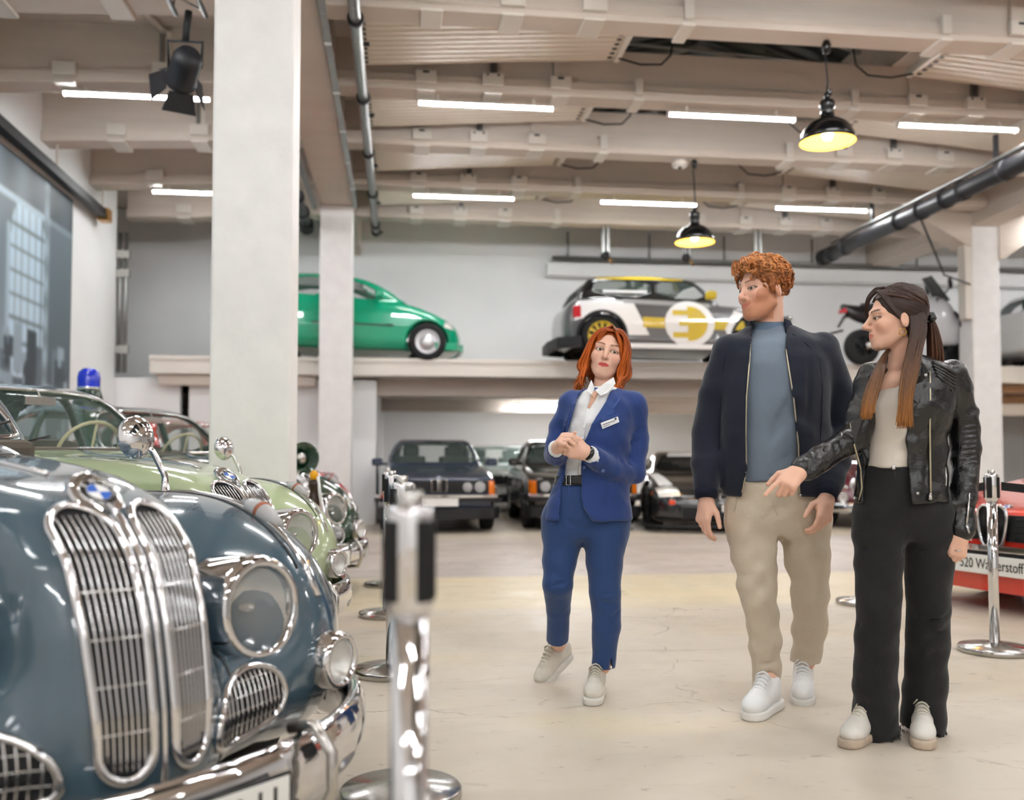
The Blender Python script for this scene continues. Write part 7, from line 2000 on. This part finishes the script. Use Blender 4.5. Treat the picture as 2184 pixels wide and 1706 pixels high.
    s.add(zloft([P.lev(790, 1880, 1960, 0.065, 0.01), P.lev(815, 1862, 1995, 0.095), P.lev(862, 1856, 2000, 0.118, -0.012), P.lev(900, 1856, 1996, 0.115, -0.01), P.lev(950, 1852, 1996, 0.10), P.lev(998, 1848, 2000, 0.108)], 0.008), 0)
    s.cut(opening(P, [(1888, 770), (1886, 800), (1892, 818), (1906, 826), (1922, 818), (1930, 795), (1938, 770)], -0.02), 0.005)
    s.post.append(wrinkle(0.003, 40, 51)); s.post.append(folds([(J(1880, 960, -0.1), (1, 0, 0.35), 0.07, 0.010, 0.008), (J(1870, 975, -0.1), (1, 0, -0.3), 0.06, 0.010, 0.007), (J(1905, 950, -0.1), (1, 0, 0.2), 0.07, 0.010, 0.006), (J(1900, 985, -0.1), (1, 0, -0.2), 0.06, 0.008, 0.006)]))
    P.mesh('top', s, cream, 0.006)
    # --- jeans
    t = Union()
    t.add(zloft([P.lev(990, 1846, 2008, 0.105), P.lev(1030, 1834, 2020, 0.12, 0.01), P.lev(1080, 1826, 2030, 0.13, 0.015), P.lev(1150, 1824, 2030, 0.10, 0.01)], 0.03), 0)
    lR = P.path([(1876, 1110, 0.0), (1874, 1200, -0.02), (1873, 1300, -0.05), (1870, 1360, -0.05), (1867, 1470, -0.02), (1866, 1562, 0.0)])
    lL = P.path([(1980, 1110, 0.0), (1981, 1200, 0.0), (1981, 1300, 0.0), (1979, 1360, 0.01), (1972, 1470, 0.04), (1968, 1556, 0.06)])
    t.add(chain(lR, [0.092, 0.084, 0.076, 0.075, 0.079, 0.084], 0.01), 0.03); t.add(chain(lL, [0.090, 0.083, 0.075, 0.073, 0.076, 0.080], 0.01), 0.03)
    hem_cut(t, lR, 0.066); hem_cut(t, lL, 0.062)
    t.post.append(wrinkle(0.003, 34, 61))
    fo = []
    for x, y, a in ((1870, 1165, 0.15), (1900, 1180, 0.2), (1880, 1310, -0.3), (1860, 1325, 0.3), (1895, 1340, -0.5), (1985, 1175, -0.1), (1990, 1320, 0.3), (1965, 1335, -0.4), (1985, 1360, 0.5), (1890, 1090, 0.5), (1960, 1090, -0.5), (1975, 1420, 1.6), (1985, 1470, 2.0), (1870, 1420, 0.8)):
        fo.append((J(x, y, -0.06), (1, 0, a), 0.055, 0.012, 0.013))
    t.post.append(folds(fo))
    tr = P.mesh('jeans', t, denim, 0.0062)
    ht = Union(); ht.items = [i for i in t.items if not isinstance(i[1], tuple)]; ht.reach = 9
    b_ = front_hit(ht, P, [(1906, 997)], 0.004)[0]; MB().lathe([(0, 0), (0.0085, 0), (0.009, 0.003), (0.006, 0.006), (0, 0.006)], 16, Matrix.Translation(b_) @ rotm('X', 90)).build('button', M_silver, tr)
    MB().tube(front_hit(ht, P, [(1908, 1005), (1912, 1050), (1925, 1085)], 0.0), 0.002, 5).build('fly_seam', denim, tr)
    rng = np.random.default_rng(2)
    for l, rad in ((lR, 0.083), (lL, 0.079)):
        e = l[-1]; b2 = MB()
        for i in range(70):
            a = rng.uniform(0, 6.283); q = e+np.array([math.cos(a)*rad, math.sin(a)*rad, 0.004]); b2.tube([q, q+np.array([rng.normal()*0.005, rng.normal()*0.005, -rng.uniform(0.008, 0.02)])], [0.0016, 0.0006], 4)
        o_ = b2.build('frayed_hem', denim, tr); o_['kind'] = 'stuff'
    # --- head, hands
    H = Head(P, (1908, 679), 0.0, 92, 2, 2, 0.98)
    b = Union(); H.add(b, narrow=0.98, jaw=0.88, nose=1.06)
    b.add(cone(H.T((0, 0.03, -0.05)), J(1915, 782, 0.02), 0.041, 0.044), 0.018)
    b.add(ell(J(1908, 822, -0.015), (0.085, 0.075, 0.06)), 0.03)
    b.add(cone(J(1915, 800, 0.02), J(1928, 1050, 0.0), 0.05, 0.06), 0.02)
    for a in (aR, aL): b.add(chain([J(1930, 815, 0.0)]+list(a), [0.03, 0.028, 0.028, 0.028, 0.027, 0.026], 0.01), 0.01)
    add_hand(b, P, J(1708, 1003, -0.18), J(1676, 1034, -0.225)-J(1708, 1003, -0.18), (0.25, 0.75, -0.35), ((4, 8, 8), (58, 70, 45), (66, 74, 48), (70, 76, 50)), length=0.175, side=-1, thumb=(0.42, 0.55), spread=0.4)
    add_hand(b, P, J(2049, 1134, -0.055), J(2041, 1190, -0.07)-J(2049, 1134, -0.055), (-0.1, 1, 0.1), ((45, 65, 45), (40, 65, 45), (42, 65, 45), (45, 65, 45)), length=0.17, side=-1, thumb=(0.3, 0.5))
    for l in (lR, lL): b.add(chain([J(1928, 1050, 0.0)]+l[:-1], [0.03]+[0.035]*(len(l)-1), 0.01), 0.01)
    wl = mat('grubby_white_leather', (232, 228, 220), rough=0.5, noise=0.08, nscale=25); gs_ = mat('tan_sole', (196, 178, 158), rough=0.7, noise=0.15, nscale=25)
    _, kR = shoe(P, (1803, 1597), (-0.69, -0.72), 0, upper=wl, sole=gs_, lace=M_lacew, k=0.94)
    _, kL = shoe(P, (1970, 1600), (-0.38, -0.92), 0, upper=wl, sole=gs_, lace=M_lacew, k=0.94)
    b.add(cone(lR[-2], kR, 0.034, 0.036), 0.01); b.add(cone(lL[-2], kL, 0.034, 0.036), 0.01)
    body = P.mesh('body', b, SK, 0.0041, proj=1)
    set_colors(body.data, lambda p: H.colour(p, (234, 186, 160), (204, 122, 110), (70, 46, 36), blush=0.3))
    H.eyes(P, (0.0, -1, 0.0), (60, 42, 32))
    # --- long hair, half tied back
    hm = hair_mat('brown_hair'); rng = np.random.default_rng(15)
    hc = Union()
    hc.add(H.E((0, 0.024, 0.034), (0.080, 0.102, 0.088)), 0)
    hc.add(H.E((0, 0.055, -0.04), (0.070, 0.050, 0.08)), 0.03)
    hc.cut(H.E((0, -0.105, -0.035), (0.072, 0.085, 0.116)), 0.010)
    hc.cut(H.E((0, -0.02, -0.11), (0.11, 0.06, 0.105)), 0.010)
    hc.cut(H.E((0.082, 0.006, -0.016), (0.02, 0.020, 0.030)), 0.004)
    hb = P.mesh('hair', hc, hm, 0.0045)
    set_colors(hb.data, lambda p: np.tile(np.array(lin((58, 38, 30))), (len(p), 1))*(0.8+0.3*np.sin(H.loc(p)[:, 2:3]*400+H.loc(p)[:, 1:2]*160)))
    cv, cl, rr = [], [], []
    dk = lambda: tuple(np.array((56, 37, 30))*rng.uniform(0.75, 1.25)); gd = lambda: tuple(np.array((176, 116, 58))*rng.uniform(0.8, 1.15)); md = lambda: tuple(np.array((92, 60, 40))*rng.uniform(0.8, 1.2))
    tie = H.T((0.0, 0.128, 0.005))
    for i in range(170):     # combed back from the parting to the tie
        sgn = 1 if i % 3 else -1
        f = rng.uniform(-0.075, 0.07); a = rng.uniform(0.1, 1.25)
        y1 = f+0.03
        z_ = lambda y, an, o_: (sgn*math.sin(an)*(0.083+o_)*math.sqrt(max(0.05, 1-((y-0.024)/0.106)**2)), y, 0.034+math.cos(an)*(0.091+o_)*math.sqrt(max(0.05, 1-((y-0.024)/0.106)**2)))
        o_ = rng.uniform(0, 0.004)
        pts = [H.T(z_(f, a*0.55, o_)), H.T(z_(f+0.035, a*0.9, o_)), H.T(z_(min(f+0.09, 0.10), a*1.15, o_)), H.T((sgn*0.02, 0.118, 0.01)), tie]
        cv.append(pts); cl.append((dk(), md())); rr.append(rng.uniform(0.0032, 0.0055))
    for i in range(70):      # tail behind the shoulder
        dx, dy = rng.uniform(-0.02, 0.02), rng.uniform(-0.012, 0.025)
        pts = [tie, tie+np.array([0.016+dx*0.5, 0.015+dy, -0.03]), tie+np.array([0.028+dx, 0.02+dy, -0.10]), tie+np.array([0.036+dx*1.2, 0.03+dy, -0.17]), tie+np.array([0.030+dx*1.4, 0.035+dy, -rng.uniform(0.20, 0.25)])]
        cv.append(pts); cl.append((dk(), tuple(np.array((128, 78, 44))*rng.uniform(0.8, 1.15)))); rr.append(rng.uniform(0.004, 0.006))
    # loose lengths falling over both sides of the chest
    for i in range(150):
        t = rng.random(); j = rng.normal()
        g_ = 0.012*rng.random(); pts = [H.T((0.070, 0.030+0.05*t, 0.01)), H.T((0.082, 0.030+0.055*t, -0.05)), J(1936+30*t, 745, -0.105-g_), J(1928+28*t+2*j, 790, -0.14-g_), J(1922+22*t+2*j, 830, -0.16-g_), J(1919+22*t+2*j, 870, -0.165-g_), J(1914+28*t+3*j, 895+20*rng.random(), -0.165-g_)]
        cv.append(pts); cl.append((dk(), gd())); rr.append(rng.uniform(0.004, 0.006))
    for i in range(150):
        t = rng.random(); j = rng.normal()
        g_ = 0.012*rng.random(); pts = [H.T((-0.055, 0.03+0.03*t, -0.02)), H.T((-0.055, 0.02+0.03*t, -0.07)), J(1890-8*t, 755, -0.03-g_), J(1880-14*t+2*j, 795, -0.115-g_), J(1868-20*t+2*j, 835, -0.15-g_), J(1860-20*t+2*j, 870, -0.16-g_), J(1858-18*t+3*j, 878+18*rng.random(), -0.16-g_)]
        cv.append(pts); cl.append((dk(), gd())); rr.append(rng.uniform(0.004, 0.006))
    for i in range(34):      # front wave over the far temple and a strand before the ear
        t = i/33
        pts = [H.T((0.01-0.02*t, -0.035-0.025*t, 0.118)), H.T((-0.02-0.014*t, -0.078-0.006*t, 0.090)), H.T((-0.042-0.012*t, -0.088, 0.050)), H.T((-0.056-0.010*t, -0.080, 0.015)), H.T((-0.066-0.006*t, -0.060, -0.02-0.01*t))]
        cv.append(pts); cl.append((dk(), dk())); rr.append(0.0055)
    for i in range(30):
        t = i/29
        pts = [H.T((0.02+0.012*t, -0.070+0.03*t, 0.104)), H.T((0.056+0.006*t, -0.052+0.03*t, 0.062)), H.T((0.072, -0.030+0.03*t, 0.02)), H.T((0.074, -0.006+0.02*t, -0.01)), H.T((0.070, 0.006+0.01*t, -0.03))]
        cv.append(pts); cl.append((dk(), dk())); rr.append(0.0045)
    locks(P, 'hair_locks', cv, hm, rr, cl, parent=hb, power=2.4)
    MB().tube([tie+np.array([0, -0.004, 0.0]), tie+np.array([0.012, 0.006, -0.012])], [0.018, 0.018], 14).build('hair_tie', M_black, hb)
    c = H.T((0.078, -0.002, -0.058))
    MB().tube([c+H.R@np.array([0.0, 0.013*math.cos(a), 0.013*math.sin(a)]) for a in np.linspace(0, 2*math.pi, 18)[:-1]], 0.0015, 6, closed=True).build('hoop_earring', M_gold, P.o)
    rg = J(2043, 1174, -0.085)
    MB().tube([rg+np.array([0.0105*math.cos(a), 0.0105*math.sin(a), 0.0]) for a in np.linspace(0, 2*math.pi, 16)[:-1]], 0.002, 6, closed=True).build('finger_ring', M_silver, P.o)
    bw = aR[-1]; 
    return P
G3 = visitor()
